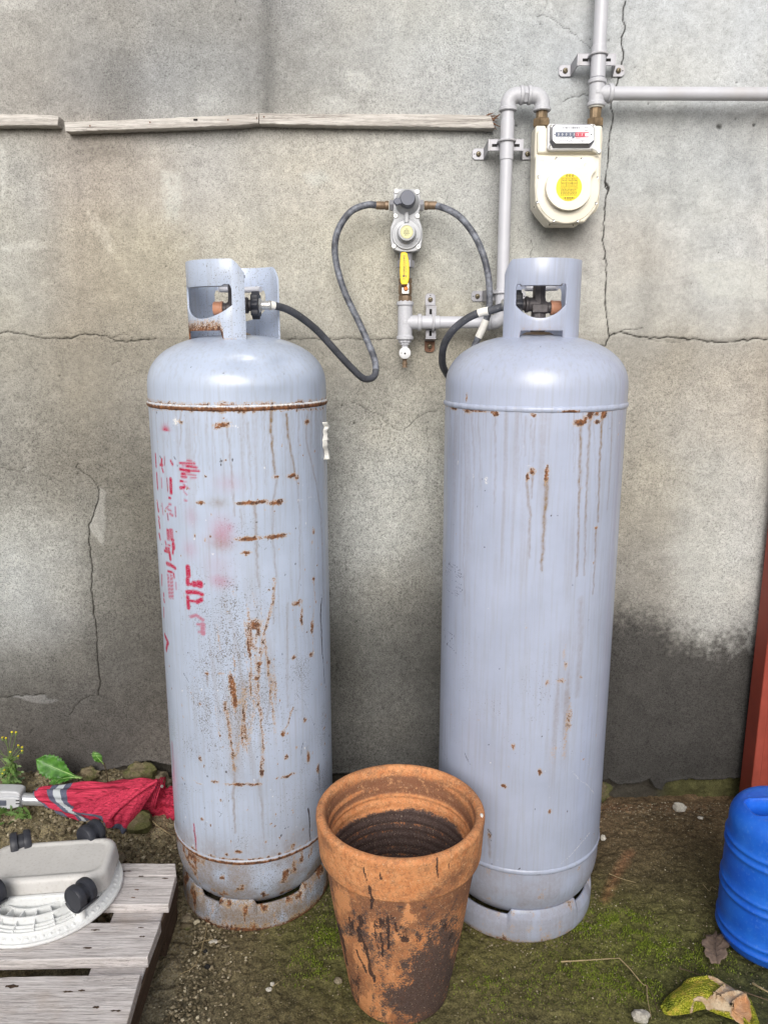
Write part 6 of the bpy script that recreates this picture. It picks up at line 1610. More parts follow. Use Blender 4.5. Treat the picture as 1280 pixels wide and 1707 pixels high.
# ================================================================== UPTURNED PLANT TROLLEY
def build_trolley():
    cx, cy, z0 = -.690, 1.364, PZ + .001
    root = thing('plant_trolley', (cx, cy, z0), 'round white plastic plant trolley lying upside down on the pallet, castors up', 'plant trolley')
    m = MB(); m.rev((cx, cy, z0), (0, 0, 1), [(.096, .004), (.148, 0), (.1505, .002), (.1525, .006), (.1515, .010), (.1500, .0105), (.149, .009), (.1465, .0085), (.134, .0150), (.1325, .0195), (.1305, .0195), (.1292, .0125), (.1275, .0125), (.1265, .0215), (.1245, .0215), (.1230, .0125), (.1210, .0125), (.1200, .0240), (.1178, .0240), (.1160, .0130), (.1130, .0110), (.1105, .0105), (.096, .0095)], 96, closed=True)
    m.build('rim_dish', M['white_plastic'], root, smooth=30)
    m = MB()
    for k in range(64):
        t = 2 * PI * k / 64; m.rev((cx + .1405 * math.cos(t), cy + .1405 * math.sin(t), z0 + .0112), (math.cos(t) * .5, math.sin(t) * .5, .8), [(.0046, 0), (.0030, .0012), (0, .0016)], 8)
    tag(m.build('moulded_beading', M['white_plastic'], root), kind='stuff')
    for R_, h_ in ((.108, .034), (.080, .030)):
        m = MB(); m.rev((cx, cy, z0), (0, 0, 1), [(R_ - .0012, .003), (R_ + .0012, .003), (R_ + .0012, h_), (R_ - .0012, h_)], 80, closed=True); m.build('ring_wall', M['white_plastic'], root)
    m = MB(); m.rev((cx, cy, z0), (0, 0, 1), [(.0, .002), (.086, .002), (.086, .005), (0, .005)], 48); m.build('deck_plate', M['white_plastic'], root)
    m = MB(); m.rev((cx, cy, z0), (0, 0, 1), [(.088, .0045), (.107, .0045), (.107, .0055), (.088, .0055)], 48, closed=True); m.build('dirt_film', M['dirt_lump'], root)
    for k in range(22):
        t = 2 * PI * k / 22 + .13; e = Vector((math.cos(t), math.sin(t), 0)); n_ = Vector((-math.sin(t), math.cos(t), 0))
        m = MB(); c_ = Vector((cx, cy, z0)); poly = [c_ + e * .081 + Vector((0, 0, .004)), c_ + e * .134 + Vector((0, 0, .012)), c_ + e * .130 + Vector((0, 0, .022)), c_ + e * .108 + Vector((0, 0, .030)), c_ + e * .081 + Vector((0, 0, .028))]
        m.prism([q - n_ * .001 for q in poly], n_ * .002); m.build('rib', M['white_plastic'], root)
    # water tray
    rot = Matrix.Rotation(rad(6.5), 3, 'Z'); c_ = Vector((-.680, 1.383, 0))
    def rrect(hx, hy, rc, z):
        out = []
        for (sx, sy, t0) in ((1, 1, 0), (-1, 1, 90), (-1, -1, 180), (1, -1, 270)):
            for k in range(7): t = rad(t0 + 15 * k); out.append(c_ + rot @ Vector((sx * (hx - rc) + rc * math.cos(t), sy * (hy - rc) + rc * math.sin(t), z)))
        return out
    m = MB(); lv = [(.118, .060, .028, z0 + .014), (.120, .062, .029, z0 + .026), (.1245, .0665, .030, z0 + .027), (.1245, .0665, .030, z0 + .031), (.1225, .0645, .030, z0 + .050), (.1215, .0635, .030, z0 + .058), (.119, .061, .029, z0 + .0635), (.114, .056, .027, z0 + .066), (.108, .050, .024, z0 + .0658), (.106, .048, .023, z0 + .0640), (.100, .043, .020, z0 + .0636)]
    for L_ in lv: m.v += [tuple(q) for q in rrect(*L_)]
    n = 28
    for i in range(len(lv) - 1):
        for k in range(n): k2 = (k + 1) % n; m.f.append((i * n + k, i * n + k2, (i + 1) * n + k2, (i + 1) * n + k))
    m.f.append(tuple((len(lv) - 1) * n + k for k in range(n))); m.f.append(tuple(range(n))[::-1])
    m.build('water_tray', M['grey_plastic'], root, smooth=50)
    m = MB(); m.box(c_ + rot @ Vector((-.004, -.076, z0 + .026)), (.172, .010, .030), rot.to_3x3()); m.build('tray_lip', M['white_plastic'], root, bevel=.003)
    def castor(x, y, z, yaw, tilt=0):
        ax = Vector((math.cos(yaw), math.sin(yaw), math.sin(tilt))).normalized(); c = Vector((x, y, z))
        sd_ = Vector((-math.sin(yaw), math.cos(yaw), 0))
        bx = cx + (x - cx) * 1.0; m = MB(); m.rev((c.x + sd_.x * .006, c.y + sd_.y * .006, z0 + .012), (0, 0, 1), [(.010, 0), (.0085, .010), (.0080, z - .020 - z0 - .012)], 18); hs = m.build('castor_stem', M['white_plastic'], root)
        m = MB(); m.rev(c - ax * .008, ax, [(.0185, -.001), (.0185, .017)], 22)
        m.box(c + Vector((0, 0, -.019)) , (.018, .018, .012), Matrix.Rotation(yaw, 3, 'Z')); 
        cas = m.build('castor', M['black_plastic'], root, bevel=.001)
        for s_ in (-1, 1):
            m = MB(); m.rev(c + ax * s_ * .0085, ax * s_, [(.0220, -.003), (.0245, -.002), (.0250, .002), (.0246, .0085), (.0225, .0115), (.0205, .0118), (.0195, .0110), (0, .0116)], 36); m.build('castor_wheel', M['black_plastic'], cas)
        # hood between and around the wheels
        m = MB(); pts = []
        for k in range(10): t = rad(200 + 14 * k); pts.append(c + sd_ * .0262 * math.cos(t) + Vector((0, 0, .0262 * math.sin(t))))
        for i, q_ in enumerate(pts): m.v += [tuple(q_ - ax * .020), tuple(q_ + ax * .020)]
        for i in range(9): m.f.append((2 * i, 2 * i + 1, 2 * i + 3, 2 * i + 2))
        m.build('castor_hood', M['black_plastic'], cas, solid=.0016, smooth=60)
    def cat(px, py, z, yaw): g = G(px, py, z); castor(g.x, g.y, z, rad(yaw))
    cat(135, 1491, .187, 62); cat(152, 1390, .185, 60); cat(35, 1406, .185, 27); cat(-16, 1492, .187, 60)
build_trolley()

# ================================================================== FOLDED PARASOL
def build_parasol():
    root = thing('folded_parasol', tuple(W(150, 1350, 1.74)), 'folded red parasol with grey and silver edging, lying behind the left tank', 'parasol')
    Y0 = 1.735
    q = lambda x, y, Y=Y0: W(x, y, Y)
    m = MB(); a, b = q(38, 1332.5), q(150, 1336); m.cyl(a, b, .0152, n=32); m.build('pole', M['alu'], root)
    m = MB(); m.cyl(q(28, 1332), q(39, 1332.5), .0205, n=28, ch=.002); j = m.build('pole_collar', M['joint_plastic'], root)
    def slab(pts, y, d, name, mat, par, bev=.004):
        m = MB(); m.prism([q(x, yy, y) for x, yy in pts], (0, d, 0)); return m.build(name, mat, par, bevel=bev, seg=3)
    jb = slab([(-60, 1320), (10, 1320), (26, 1321), (33, 1324), (33, 1341), (26, 1346), (-60, 1349)], Y0 - .018, .036, 'pivot_housing', M['joint_plastic'], root)
    slab([(-60, 1331), (20, 1330), (31, 1331), (33, 1335), (32, 1346), (20, 1350), (-60, 1351)], Y0 - .024, .010, 'pivot_arm', M['joint_plastic'], root, .003)
    slab([(-60, 1335), (10, 1335.5), (10, 1344), (-60, 1345)], Y0 - .0255, .003, 'arm_inset', M['slate'], jb, .001)
    slab([(26, 1335), (32, 1335), (32, 1336.2), (26, 1336.2)], Y0 - .0255, .003, 'arm_groove', M['hole'], jb, 0); slab([(26, 1340), (32, 1340), (32, 1341.2), (26, 1341.2)], Y0 - .0255, .003, 'arm_groove', M['hole'], jb, 0)
    # rolled canopy: a gathered tube, wide at the hem (left) and tied at the right
    ax0, ax1 = q(84, 1336), W(345, 1345, 1.790)
    nt, na = 150, 132
    T_, A_ = np.meshgrid(np.linspace(0, 1, nt), np.linspace(0, 2 * PI, na + 1)[:-1], indexing='ij')
    ctrl_t = [0, .05, .15, .30, .45, .58, .68, .73, .80, .90, 1.0]
    up = [.026, .033, .037, .045, .052, .061, .060, .040, .037, .035, .034]; dn = [.032, .037, .042, .044, .042, .034, .030, .030, .044, .044, .043]
    # height above and below the axis
    ru = np.interp(T_, ctrl_t, up); rd = np.interp(T_, ctrl_t, dn)
    s_, c_ = np.sin(A_), np.cos(A_)
    rz = np.where(s_ > 0, ru, rd); ry = .5 * (ru + rd)
    tw = A_ * 9 + T_ * 9
    pl = .0035 * np.sin(tw + 2 * fbm(T_ * 5, A_ * 1.2, 3, 5)) + .0045 * np.sin(A_ * 5 - T_ * 13 + 1) * sst(.0, .3, T_) + .006 * (fbm(T_ * 9, np.cos(A_) * 2 + 5, 4, 8) - .5)
    pl = pl + sst(.70, .76, T_) * .0025 * np.sin(T_ * 150 + 7 * np.cos(A_)) - .008 * np.exp(-((T_ - .735) / .018) ** 2)
    ax0n, ax1n = np.array(ax0), np.array(ax1)
    skew = .030 * (-s_) * (1 - sst(0, .45, T_)) + .012 * np.cos(A_ + 1) * (1 - sst(0, .3, T_))   # the hem edge runs obliquely
    base = ax0n[None, None] + (ax1n - ax0n)[None, None] * T_[..., None]
    base = base + np.stack([skew, 0 * skew, 0 * skew], -1)
    base[..., 2] += .004 * np.sin(T_ * 3)
    P = base + np.stack([0 * A_, -c_ * (ry + pl), s_ * (rz + pl)], -1)
    # edging follows the hem; second band further in
    k = T_ * 1.0 + .045 * s_ + .012 * np.sin(A_ * 2 + 1)
    tt = lambda a, b: sst(a - .004, a + .004, k) * (1 - sst(b - .004, b + .004, k))
    trim = .5 * np.maximum(tt(-.2, .045), tt(.115, .145)); trim = np.maximum(trim, tt(.145, .185)); trim = np.maximum(trim, .5 * tt(.185, .215))
    grid_mesh('canopy', P, M['cloth'], root, wrap=True, attrs={'trim': trim})
    # loose corner of cloth falling forward, with a bound hem
    def sheet(top, hem, name, seed, fold=.006, belly=.012):
        nu, nv = 70, 34; A = np.array([tuple(v) for v in crom(top, 20)]); B = np.array([tuple(v) for v in crom(hem, 20)])
        ia = np.linspace(0, len(A) - 1, nu); A = np.stack([np.interp(ia, np.arange(len(A)), A[:, j]) for j in range(3)], -1)
        ib = np.linspace(0, len(B) - 1, nu); B = np.stack([np.interp(ib, np.arange(len(B)), B[:, j]) for j in range(3)], -1)
        V_ = np.linspace(0, 1, nv)[:, None, None]; P = A[None] * (1 - V_) + B[None] * V_
        U2 = np.linspace(0, 1, nu)[None, :] + 0 * V_[..., 0]; V2 = V_[..., 0] + 0 * U2
        P[..., 1] -= belly * np.sin(PI * V2) + fold * V2 * np.sin(U2 * 15 + seed) + .006 * (fbm(U2 * 7, V2 * 3, 3, seed) - .5)
        P[..., 2] += .004 * np.sin(U2 * 12 + seed) * V2
        tr = .5 * sst(.85, .87, V2)
        o = grid_mesh(name, P, M['cloth'], root, attrs={'trim': tr}); md = o.modifiers.new('t', 'SOLIDIFY'); md.thickness = .0012
        return o
    Q = lambda x, y, Y: W(x, y, Y)
    sheet([Q(125, 1345, 1.700), Q(170, 1330, 1.695), Q(215, 1312, 1.690), Q(262, 1298, 1.715)], [Q(120, 1352, 1.685), Q(150, 1361, 1.665), Q(180, 1374, 1.655), Q(183, 1377, 1.655)], 'loose_panel', 3, .003, .006)
    sheet([Q(170, 1330, 1.692), Q(205, 1318, 1.686), Q(235, 1308, 1.684), Q(266, 1302, 1.705)], [Q(176, 1376, 1.650), Q(187, 1380, 1.638), Q(200, 1386, 1.645), Q(211, 1389, 1.660)], 'loose_panel', 8, .004, .010)
    m = MB(); pts = [Q(184, 1376, 1.636), Q(181, 1366, 1.634), Q(187, 1357, 1.640), Q(205, 1341, 1.652), Q(235, 1318, 1.672), Q(262, 1302, 1.69)]
    P_ = crom(pts, 8); m.tube(P_, [.0105 - .007 * i / len(P_) for i in range(len(P_))], 12); o = m.build('rolled_fold', M['cloth'], root)
    # binding tape round the neck and a toggle
    m = MB(); c_ = Q(261, 1322, 1.742)
    for dx, r in ((0, .036), (.004, .0355), (.009, .0365)):
        m.tube([c_ + Vector((dx + .010 * math.sin(t), -r * math.cos(t), r * 1.02 * math.sin(t))) for t in [2 * PI * k / 28 for k in range(29)]], .0016, 6, caps=False)
    m.build('tie_cord', M['cloth'], root)
    m = MB(); c_ = Q(257, 1312, 1.700); m.blob(c_, (.006, .004, .005), 10, 7, .2, 3); m.build('blue_tag', simple('blue_webbing', (40, 52, 130), .7), root)
    m = MB(); c_ = Q(270, 1311, 1.700); m.rev(c_, (0, -1, 0), [(.004, 0), (.0035, .002), (0, .003)], 14); m.build('press_stud', M['silver'], root)
build_parasol()

# ================================================================== STONES AND DEBRIS
def stone(px, py, r, label, mat='stone', seed=1, z=None, rough=.25, Y=None, name='stone', group=None, n=18, mm=12):
    g = W(px, py, Y) if Y else G(px, py, 0)
    base = ghv(g.x, g.y)
    if not Y: g = G(px, py, base)
    zc = g.z if Y else base + r[2] * .45
    m = MB(); m.blob((g.x, g.y, zc), r, n, mm, rough, seed)
    o = m.build(name, M[mat], None, origin=(g.x, g.y, base), smooth=28)
    return tag(o, label, 'stone', group)
stone(232, 1380, (.036, .028, .030), 'round mossy stone under the loose corner of the red parasol', 'stone_moss', 3)
stone(236, 1290, (.045, .03, .030), 'rough grey stone against the wall just above the red parasol', 'stone_moss', 12, Y=1.845, rough=.4)
stone(197, 1437, (.024, .018, .012), 'pale flat stone at the back edge of the pallet', 'stone', 5)
stone(148, 1293, (.030, .022, .022), 'crumbly earth clod at the wall beside the large green leaf', 'dirt_lump', 8, Y=1.850, rough=.45)
stone(42, 1318, (.040, .024, .016), 'flat earth clod behind the parasol pole joint', 'dirt_lump', 9, Y=1.835, rough=.4)
stone(265, 1300, (.034, .022, .026), 'brownish stone between the wall and the left tank', 'stone', 19, Y=1.855, rough=.4)
stone(232, 1320, (.04, .022, .03), 'dark lump of rubble half hidden behind the parasol', 'stone_moss', 29, Y=1.835, rough=.4)
stone(1132, 1349, (.019, .014, .012), 'angular grey stone lying near the wall, the largest there', 'stone_pale', 31, rough=.2)
stone(1167, 1365, (.008, .006, .005), 'small white chip right of the angular grey stone', 'stone_pale', 33, n=10, mm=7)
stone(1005, 1399, (.009, .007, .007), 'small pale chip beside the right tank flank', 'stone_pale', 35, n=10, mm=7)
stone(1068, 1699, (.017, .012, .012), 'white speckled stone at the bottom edge, left of the crumpled rind', 'stone_pale', 36, n=14, mm=9)
stone(564, 1638, (.0085, .008, .006), 'round pale pebble beside the foot of the clay pot', 'stone', 37, n=12, mm=8)
stone(454, 1643, (.0058, .005, .004), 'white pebble, upper one of the pair in the open ground', 'stone_pale', 38, n=10, mm=7)
stone(448, 1651, (.0062, .005, .004), 'white pebble, lower one of the pair in the open ground', 'stone_pale', 39, n=10, mm=7)
stone(312, 1536, (.014, .011, .009), 'grey stone between the pallet and the left tank base', 'stone', 40, n=12, mm=8)
stone(311, 1548, (.014, .009, .006), 'brown flat stone just in front of the grey one by the pallet', 'dirt_lump', 41, n=12, mm=8)
stone(1002, 1318, (.030, .02, .028), 'mossy lump at the wall foot directly right of the right tank', 'stone_moss', 43, Y=1.872, rough=.4)
stone(375, 1579, (.009, .005, .003), 'flat pale flake in front of the left tank', 'stone', 44, n=10, mm=7)
stone(355, 1571, (.010, .006, .003), 'white scrap lying in front of the left tank', 'stone_pale', 45, n=10, mm=7)
stone(343, 1588, (.006, .004, .004), 'small dark chip in front of the left tank, nearer the tank', 'hole', 46, n=8, mm=6)
stone(346, 1614, (.007, .005, .005), 'small dark chip in front of the left tank, farther out', 'hole', 47, n=8, mm=6)

# crumpled rind, lower right
def rind_mat():
    t = NT('yellow_green_rind'); yel = t.attr('yellow'); dk_ = t.attr('green'); fl = t.attr('flap'); n = t.noise(60, 5, .65); n2 = t.noise(240, 4, .65); v = t.voro(260)
    inner = t.mix(t.rng(n, .35, .65), C(196, 162, 126), C(226, 208, 180)); inner = t.mix(t.rng(n2, .55, .70, 0, .5), inner, C(150, 120, 92))
    inner = t.mix(fl, inner, t.mix(t.rng(n, .4, .6), C(216, 156, 108), C(226, 178, 136)))
    skin = t.mix(t.rng(v, .1, .5), C(224, 216, 88), C(150, 156, 34)); skin = t.mix(t.rng(n, .5, .62, 0, .6), skin, C(226, 196, 88))
    skin = t.mix(t.rng(t.math('MULTIPLY_ADD', t.math('SUBTRACT', n2, .5), 1.2, dk_), .3, .7), skin, t.mix(t.rng(n2, .35, .6), C(74, 88, 14), C(132, 142, 30)))
    f = t.rng(t.math('MULTIPLY_ADD', t.math('SUBTRACT', n, .5), .9, yel), .4, .6)
    return t.out(t.mix(f, inner, skin), .6, 0, t.math('SUBTRACT', n2, t.math('MULTIPLY', t.math('MULTIPLY', v, f), 1.4)), .9, .004, spec=.35)
def pmask(PX, PY, poly, soft):
    ins = np.zeros(PX.shape, bool); dm = np.full(PX.shape, 1e3)
    for i in range(len(poly)):
        x0, y0 = poly[i]; x1, y1 = poly[(i + 1) % len(poly)]
        ins ^= ((y0 > PY) != (y1 > PY)) & (PX < (x1 - x0) * (PY - y0) / (y1 - y0 + 1e-9) + x0)
        L = (x1 - x0) ** 2 + (y1 - y0) ** 2 + 1e-9; t = np.clip(((PX - x0) * (x1 - x0) + (PY - y0) * (y1 - y0)) / L, 0, 1)
        dm = np.minimum(dm, np.hypot(PX - x0 - t * (x1 - x0), PY - y0 - t * (y1 - y0)))
    return np.clip(np.where(ins, dm, -dm) / soft + .5, 0, 1)
def rind():
    e = lambda pts: [(1080 + x / 6.4, 1600 + y / 6.4) for x, y in pts]
    outl = e([(130,490),(180,575),(290,590),(450,568),(600,525),(700,565),(880,625),(1050,690),(1160,760),(1215,760),(1180,640),(1130,500),(1080,400),(930,310),(850,260),(740,205),(590,185),(430,185),(380,250),(210,380)])
    base = [G(x, y, .008) for x, y in outl]; c = sum(base, Vector()) / len(base); c.x -= .012
    na = 150; per = crom(base + [base[0]], 8); idx = np.linspace(0, len(per) - 1, na + 1)[:-1]
    pa = np.array([tuple(v) for v in per]); pp = np.stack([np.interp(idx, np.arange(len(per)), pa[:, j]) for j in range(3)], -1)
    P = []
    for i in range(46):
        s = 1 - i / 45 * .995; q = np.array(c)[None] + (pp - np.array(c)[None]) * s; P.append(q)
    P = np.stack(P); s = np.linspace(1, .005, 46)[:, None] + 0 * P[..., 0]; X, Y = P[..., 0], P[..., 1]
    P[..., 2] = .006 + .026 * (1 - s ** 2.4) + .0035 * (fbm(X * 60, Y * 60, 3, 302) - .5) * (1 - s ** 8) + .006 * np.abs(fbm(X * 20 + 3, Y * 20, 2, 305) - .5) * sst(1, .8, s)
    PX, PYp = survey(X, Y, .006 + 0 * X)
    wx = (fbm(X * 70, Y * 70, 3, 303) - .5) * 8; wy = (fbm(X * 70, Y * 70, 3, 304) - .5) * 8
    inner = pmask(PX + wx, PYp + wy, e([(620,262),(740,225),(860,300),(930,360),(1000,400),(1060,430),(1110,640),(1080,700),(900,640),(760,590),(640,540),(600,525),(560,540),(480,560),(470,590),(440,585),(520,520),(700,500),(760,430),(790,400),(700,340),(640,300)]), 3.0)
    flap = pmask(PX, PYp, e([(1040,430),(1120,640),(1100,740),(1040,700),(880,625),(930,520)]), 2.0)
    green = np.maximum(pmask(PX + wx, PYp + wy, e([(430,190),(620,190),(700,205),(560,290),(500,300),(440,262),(385,250)]), 6), .8 * pmask(PX + wx, PYp + wy, e([(140,480),(215,375),(260,400),(230,470),(290,560),(200,575)]), 6))
    green = np.maximum(green, .7 * pmask(PX + wx, PYp + wy, e([(760,215),(1080,400),(1130,500),(1100,520),(1040,420),(900,350)]), 4))
    ridge = np.zeros(X.shape)
    for pl, w_, h_ in ((e([(620,270),(700,310),(800,380),(760,440),(690,520)]), 2.2, .008), (e([(700,560),(820,490),(940,440),(1040,425)]), 2.0, .006), (e([(1040,430),(940,520),(880,610)]), 1.8, .010), (e([(1040,430),(1090,520),(1120,620)]), 2, .006), (e([(380,255),(500,300),(560,290),(700,215)]), 2.5, .006)):
        for (x0, y0), (x1, y1) in zip(pl[:-1], pl[1:]):
            L = (x1 - x0) ** 2 + (y1 - y0) ** 2; t = np.clip(((PX - x0) * (x1 - x0) + (PYp - y0) * (y1 - y0)) / L, 0, 1)
            d = np.hypot(PX - x0 - t * (x1 - x0), PYp - y0 - t * (y1 - y0)); ridge = np.maximum(ridge, h_ * np.exp(-(d / w_) ** 2))
    P[..., 2] += ridge - .006 * flap
    o = grid_mesh('fruit_rind', P, rind_mat(), None, tuple(c), wrap=True, attrs={'yellow': 1 - inner, 'green': green, 'flap': flap})
    md = o.modifiers.new('t', 'SOLIDIFY'); md.thickness = .003; md.offset = -1
    tag(o, 'crumpled yellow-green rind with a peach-coloured inner side, at the lower right corner', 'rind')
rind()

# dry leaf beside the blue container
def dry_leaf():
    L = [(1193,1550),(1195,1560),(1203,1559),(1207,1567),(1206,1572),(1214,1579),(1214,1586),(1209,1589),(1212,1597),(1207,1604),(1202,1604),(1199,1610),(1193,1607),(1185,1609),(1181,1602),(1176,1600),(1173,1593),(1175,1588),(1169,1582),(1170,1574),(1176,1571),(1176,1564),(1184,1563),(1189,1559)]
    z0 = .006; P = crom([G(x, y, z0) for x, y in L + L[:1]], 4)[:-1]; c = G(1192, 1584, z0 + .006)
    m = MB(); m.v.append(tuple(c)); n = len(P); rr = random.Random(2)
    for s in (.5, .8, 1.0):
        for k, q in enumerate(P): v = c.lerp(q, s); v.z = z0 + .006 * (1 - s) + .010 * s * s * abs(math.sin(k * .033 * 2)) + rr.uniform(0, .0006); m.v.append(tuple(v))
    for k in range(n):
        k2 = (k + 1) % n; m.f.append((0, 1 + k, 1 + k2))
        for s in (0, 1): m.f.append((1 + s * n + k, 1 + (s + 1) * n + k, 1 + (s + 1) * n + k2, 1 + s * n + k2))
    root = thing('dry_leaf', tuple(c), 'curled brown lobed dead leaf lying against the blue container', 'leaf')
    m.build('leaf_blade', simple('dead_leaf_brown', (124, 106, 92), .8, scale=140, amt=.3, bump=.0008), root, smooth=80, solid=.0006)
    m = MB(); a, b = G(1194, 1554, .018), G(1196, 1607, .012); m.tube([a, c + Vector((0, 0, .004)), b], [.0012, .001, .0004], 6)
    for k in range(5):
        s = .2 + .15 * k; q = a.lerp(b, s) + Vector((0, 0, .002))
        for d in (-1, 1): m.tube([q, q + Vector((d * .014, .008, .001))], [.0006, .0002], 5)
    m.build('leaf_veins', simple('dead_leaf_vein', (84, 70, 62), .8), root)
dry_leaf()

def twig(pts, r, label, col='twig', name='twig'):
    P = crom([G(x, y, z) for x, y, z in pts], 5); m = MB(); n = len(P)
    m.tube(P, [r * (1 - .5 * i / n) * (1 + .15 * math.sin(i * 1.7)) for i in range(n)], 7)
    return tag(m.build(name, M[col], None, smooth=60), label, 'twig')
M['twig'] = simple('dry_straw_twig', (168, 150, 112), .8, scale=120, amt=.25)
M['twig_dark'] = simple('dark_twig', (98, 82, 62), .85, scale=120, amt=.3)
twig([(935,1604,.004),(970,1602,.006),(1000,1600,.008),(1032,1598,.006)], .0016, 'straight straw stem pointing left, in the moss in front of the right tank')
twig([(1032,1598,.006),(1050,1616,.008),(1070,1640,.004),(1080,1644,.004)], .0014, 'bent dry stem running down right from the straight straw')
twig([(1078,1643,.004),(1079,1665,.006),(1086,1700,.004)], .0013, 'thin dry stem reaching the bottom edge near the white stone')
twig([(1078,1643,.006),(1090,1665,.006),(1097,1690,.004)], .0010, 'fine reddish stem beside the thin dry stem', 'twig_dark')
twig([(1132,1615,.003),(1150,1620,.006),(1172,1629,.004)], .0014, 'short dark twig behind the crumpled rind', 'twig_dark')
twig([(1172,1475,.002),(1182,1486,.006),(1186,1479,.004),(1195,1484,.002)], .0009, 'small zigzag straw bit left of the blue container')
twig([(1015,1457,.002),(1035,1465,.003),(1060,1472,.002)], .0009, 'thin straw in the open ground right of the tank')
twig([(1255,1640,.004),(1270,1649,.010),(1295,1662,.006)], .0024, 'thick pale straw at the right edge beyond the rind')
twig([(1220,1648,.004),(1250,1658,.008),(1292,1672,.006)], .0018, 'grey stem touching the top of the crumpled rind', 'twig_dark')
twig([(345,1548,.004),(338,1575,.006),(325,1610,.004),(300,1625,.003)], .0010, 'long thin dry stem curving out from under the left tank')
twig([(355,1566,.004),(335,1571,.005),(330,1573,.003)], .0008, 'tiny straw beside the white scrap')
twig([(425,1662,.003),(435,1650,.006),(445,1634,.004)], .0009, 'thin bent twig left of the white pebbles', 'twig_dark')
twig([(455,1645,.004),(462,1640,.008),(468,1635,.003)], .0010, 'short curled twig right of the white pebbles')
twig([(237,1362,.07),(252,1368,.072),(264,1378,.06),(284,1392,.05)], .0015, 'pale forked dead twig below the tied end of the parasol')

# loose gravel and grit
def gravel():
    rr = random.Random(77); m = MB(); kinds = []
    ico = [(0, 0, 1), (.89, 0, .45), (.28, .85, .45), (-.72, .53, .45), (-.72, -.53, .45), (.28, -.85, .45), (.72, .53, -.45), (-.28, .85, -.45), (-.89, 0, -.45), (-.28, -.85, -.45), (.72, -.53, -.45), (0, 0, -1)]
    fc = [(0,1,2),(0,2,3),(0,3,4),(0,4,5),(0,5,1),(1,6,2),(2,7,3),(3,8,4),(4,9,5),(5,10,1),(6,7,2),(7,8,3),(8,9,4),(9,10,5),(10,6,1),(11,7,6),(11,8,7),(11,9,8),(11,10,9),(11,6,10)]
    def put(x, y, s):
        a = rr.uniform(0, PI); ca, sa = math.cos(a), math.sin(a); sx, sy, sz = s * rr.uniform(.7, 1.4), s * rr.uniform(.6, 1.1), s * rr.uniform(.4, .8); z = ghv(x, y)
        vs = []
        for p_ in ico: k = rr.uniform(.8, 1.15); X, Y_, Z = p_[0] * sx * k, p_[1] * sy * k, p_[2] * sz * k; vs.append((x + X * ca - Y_ * sa, y + X * sa + Y_ * ca, z + Z + sz * .3))
        m.add(vs, fc)
    for _ in range(5200):
        x, y = rr.uniform(-.98, -.36), rr.uniform(1.42, 1.88)
        if (x - OLD.cx) ** 2 + (y - OLD.cy) ** 2 < .175 ** 2: continue
        put(x, y, rr.choice((.0016, .0022, .003, .0042, .006)) * rr.uniform(.7, 1.2))
    for _ in range(1300):
        x, y = -.40 + abs(rr.gauss(0, .05)), rr.uniform(1.05, 1.5); put(x, y, rr.uniform(.0012, .0042))
    for _ in range(800):
        x, y = rr.uniform(.38, .95), 1.87 - abs(rr.gauss(0, .07)); put(x, y, rr.uniform(.0008, .0026))
    for _ in range(8000):
        x, y = rr.uniform(-.45, .85), rr.uniform(1.05, 1.85); put(x, y, rr.choice((.0007, .0009, .0012, .0012, .0018)))
    for _ in range(400):
        t = rr.uniform(0, 2 * PI); T = rr.choice((OLD, NEW)); r_ = .172 + abs(rr.gauss(0, .010)); put(T.cx + r_ * math.cos(t), T.cy + r_ * math.sin(t), rr.uniform(.0012, .003))
    t = NT('mixed_gravel'); ge = t.n.new('ShaderNodeNewGeometry'); n = t.noise(60, 3)
    cr = t.n.new('ShaderNodeValToRGB'); t.l.new(ge.outputs['Random Per Island'], cr.inputs[0])
    e = cr.color_ramp.elements; e[0].position = 0; e[0].color = C(78, 70, 54) + (1,); e[1].position = 1; e[1].color = C(206, 196, 170) + (1,)
    for ps_, c_ in ((.35, (104, 95, 74)), (.7, (134, 122, 98)), (.9, (162, 150, 126))): q_ = e.new(ps_); q_.color = C(*c_) + (1,)
    t.out(t.mix(1.0, cr.outputs[0], t.val(t.rng(n, .3, .7, .8, 1.15)), 'MULTIPLY'), .9, spec=.25)
    o = m.build('gravel', t.m, None, origin=(0, 1.5, 0), smooth=0); tag(o, kind='stuff')
gravel()

def moss_tufts():
    rr = random.Random(91); m = MB()
    zones = ((545,1560,.030,.045,900),(1030,1535,.05,.028,2200),(960,1540,.035,.025,900),(1100,1578,.05,.03,1500),(1180,1600,.04,.03,600),(980,1620,.08,.035,1600),(850,1660,.05,.04,500),(1060,1650,.05,.03,900),(520,1610,.04,.03,500),(800,1640,.03,.03,400))
    for (px, py, a, b, n) in zones:
        c = G(px, py, 0)
        for _ in range(n):
            x, y = rr.gauss(c.x, a * .75), rr.gauss(c.y, b * .75); h = rr.uniform(.0012, .0032); w = rr.uniform(.0006, .0014); t0 = rr.uniform(0, PI)
            if fbm(np.array(x * 60), np.array(y * 60), 3, 104) < .46: continue
            lx, ly = rr.uniform(-1, 1) * h * .6, rr.uniform(-1, 1) * h * .6; k = len(m.v); z = -.0025
            for q in range(3): m.v.append((x + w * math.cos(t0 + q * 2.094), y + w * math.sin(t0 + q * 2.094), z))
            m.v.append((x + lx, y + ly, z + h + .002)); m.f += [(k, k + 1, k + 3), (k + 1, k + 2, k + 3), (k + 2, k, k + 3)]
    t = NT('moss_tips'); ge = t.n.new('ShaderNodeNewGeometry')
    t.out(t.mix(ge.outputs['Random Per Island'], C(66, 84, 24), C(146, 160, 62)), .8, spec=.2)
    tag(m.build('moss', t.m, None, origin=(0, 1.3, 0), smooth=0), kind='stuff')
moss_tufts()

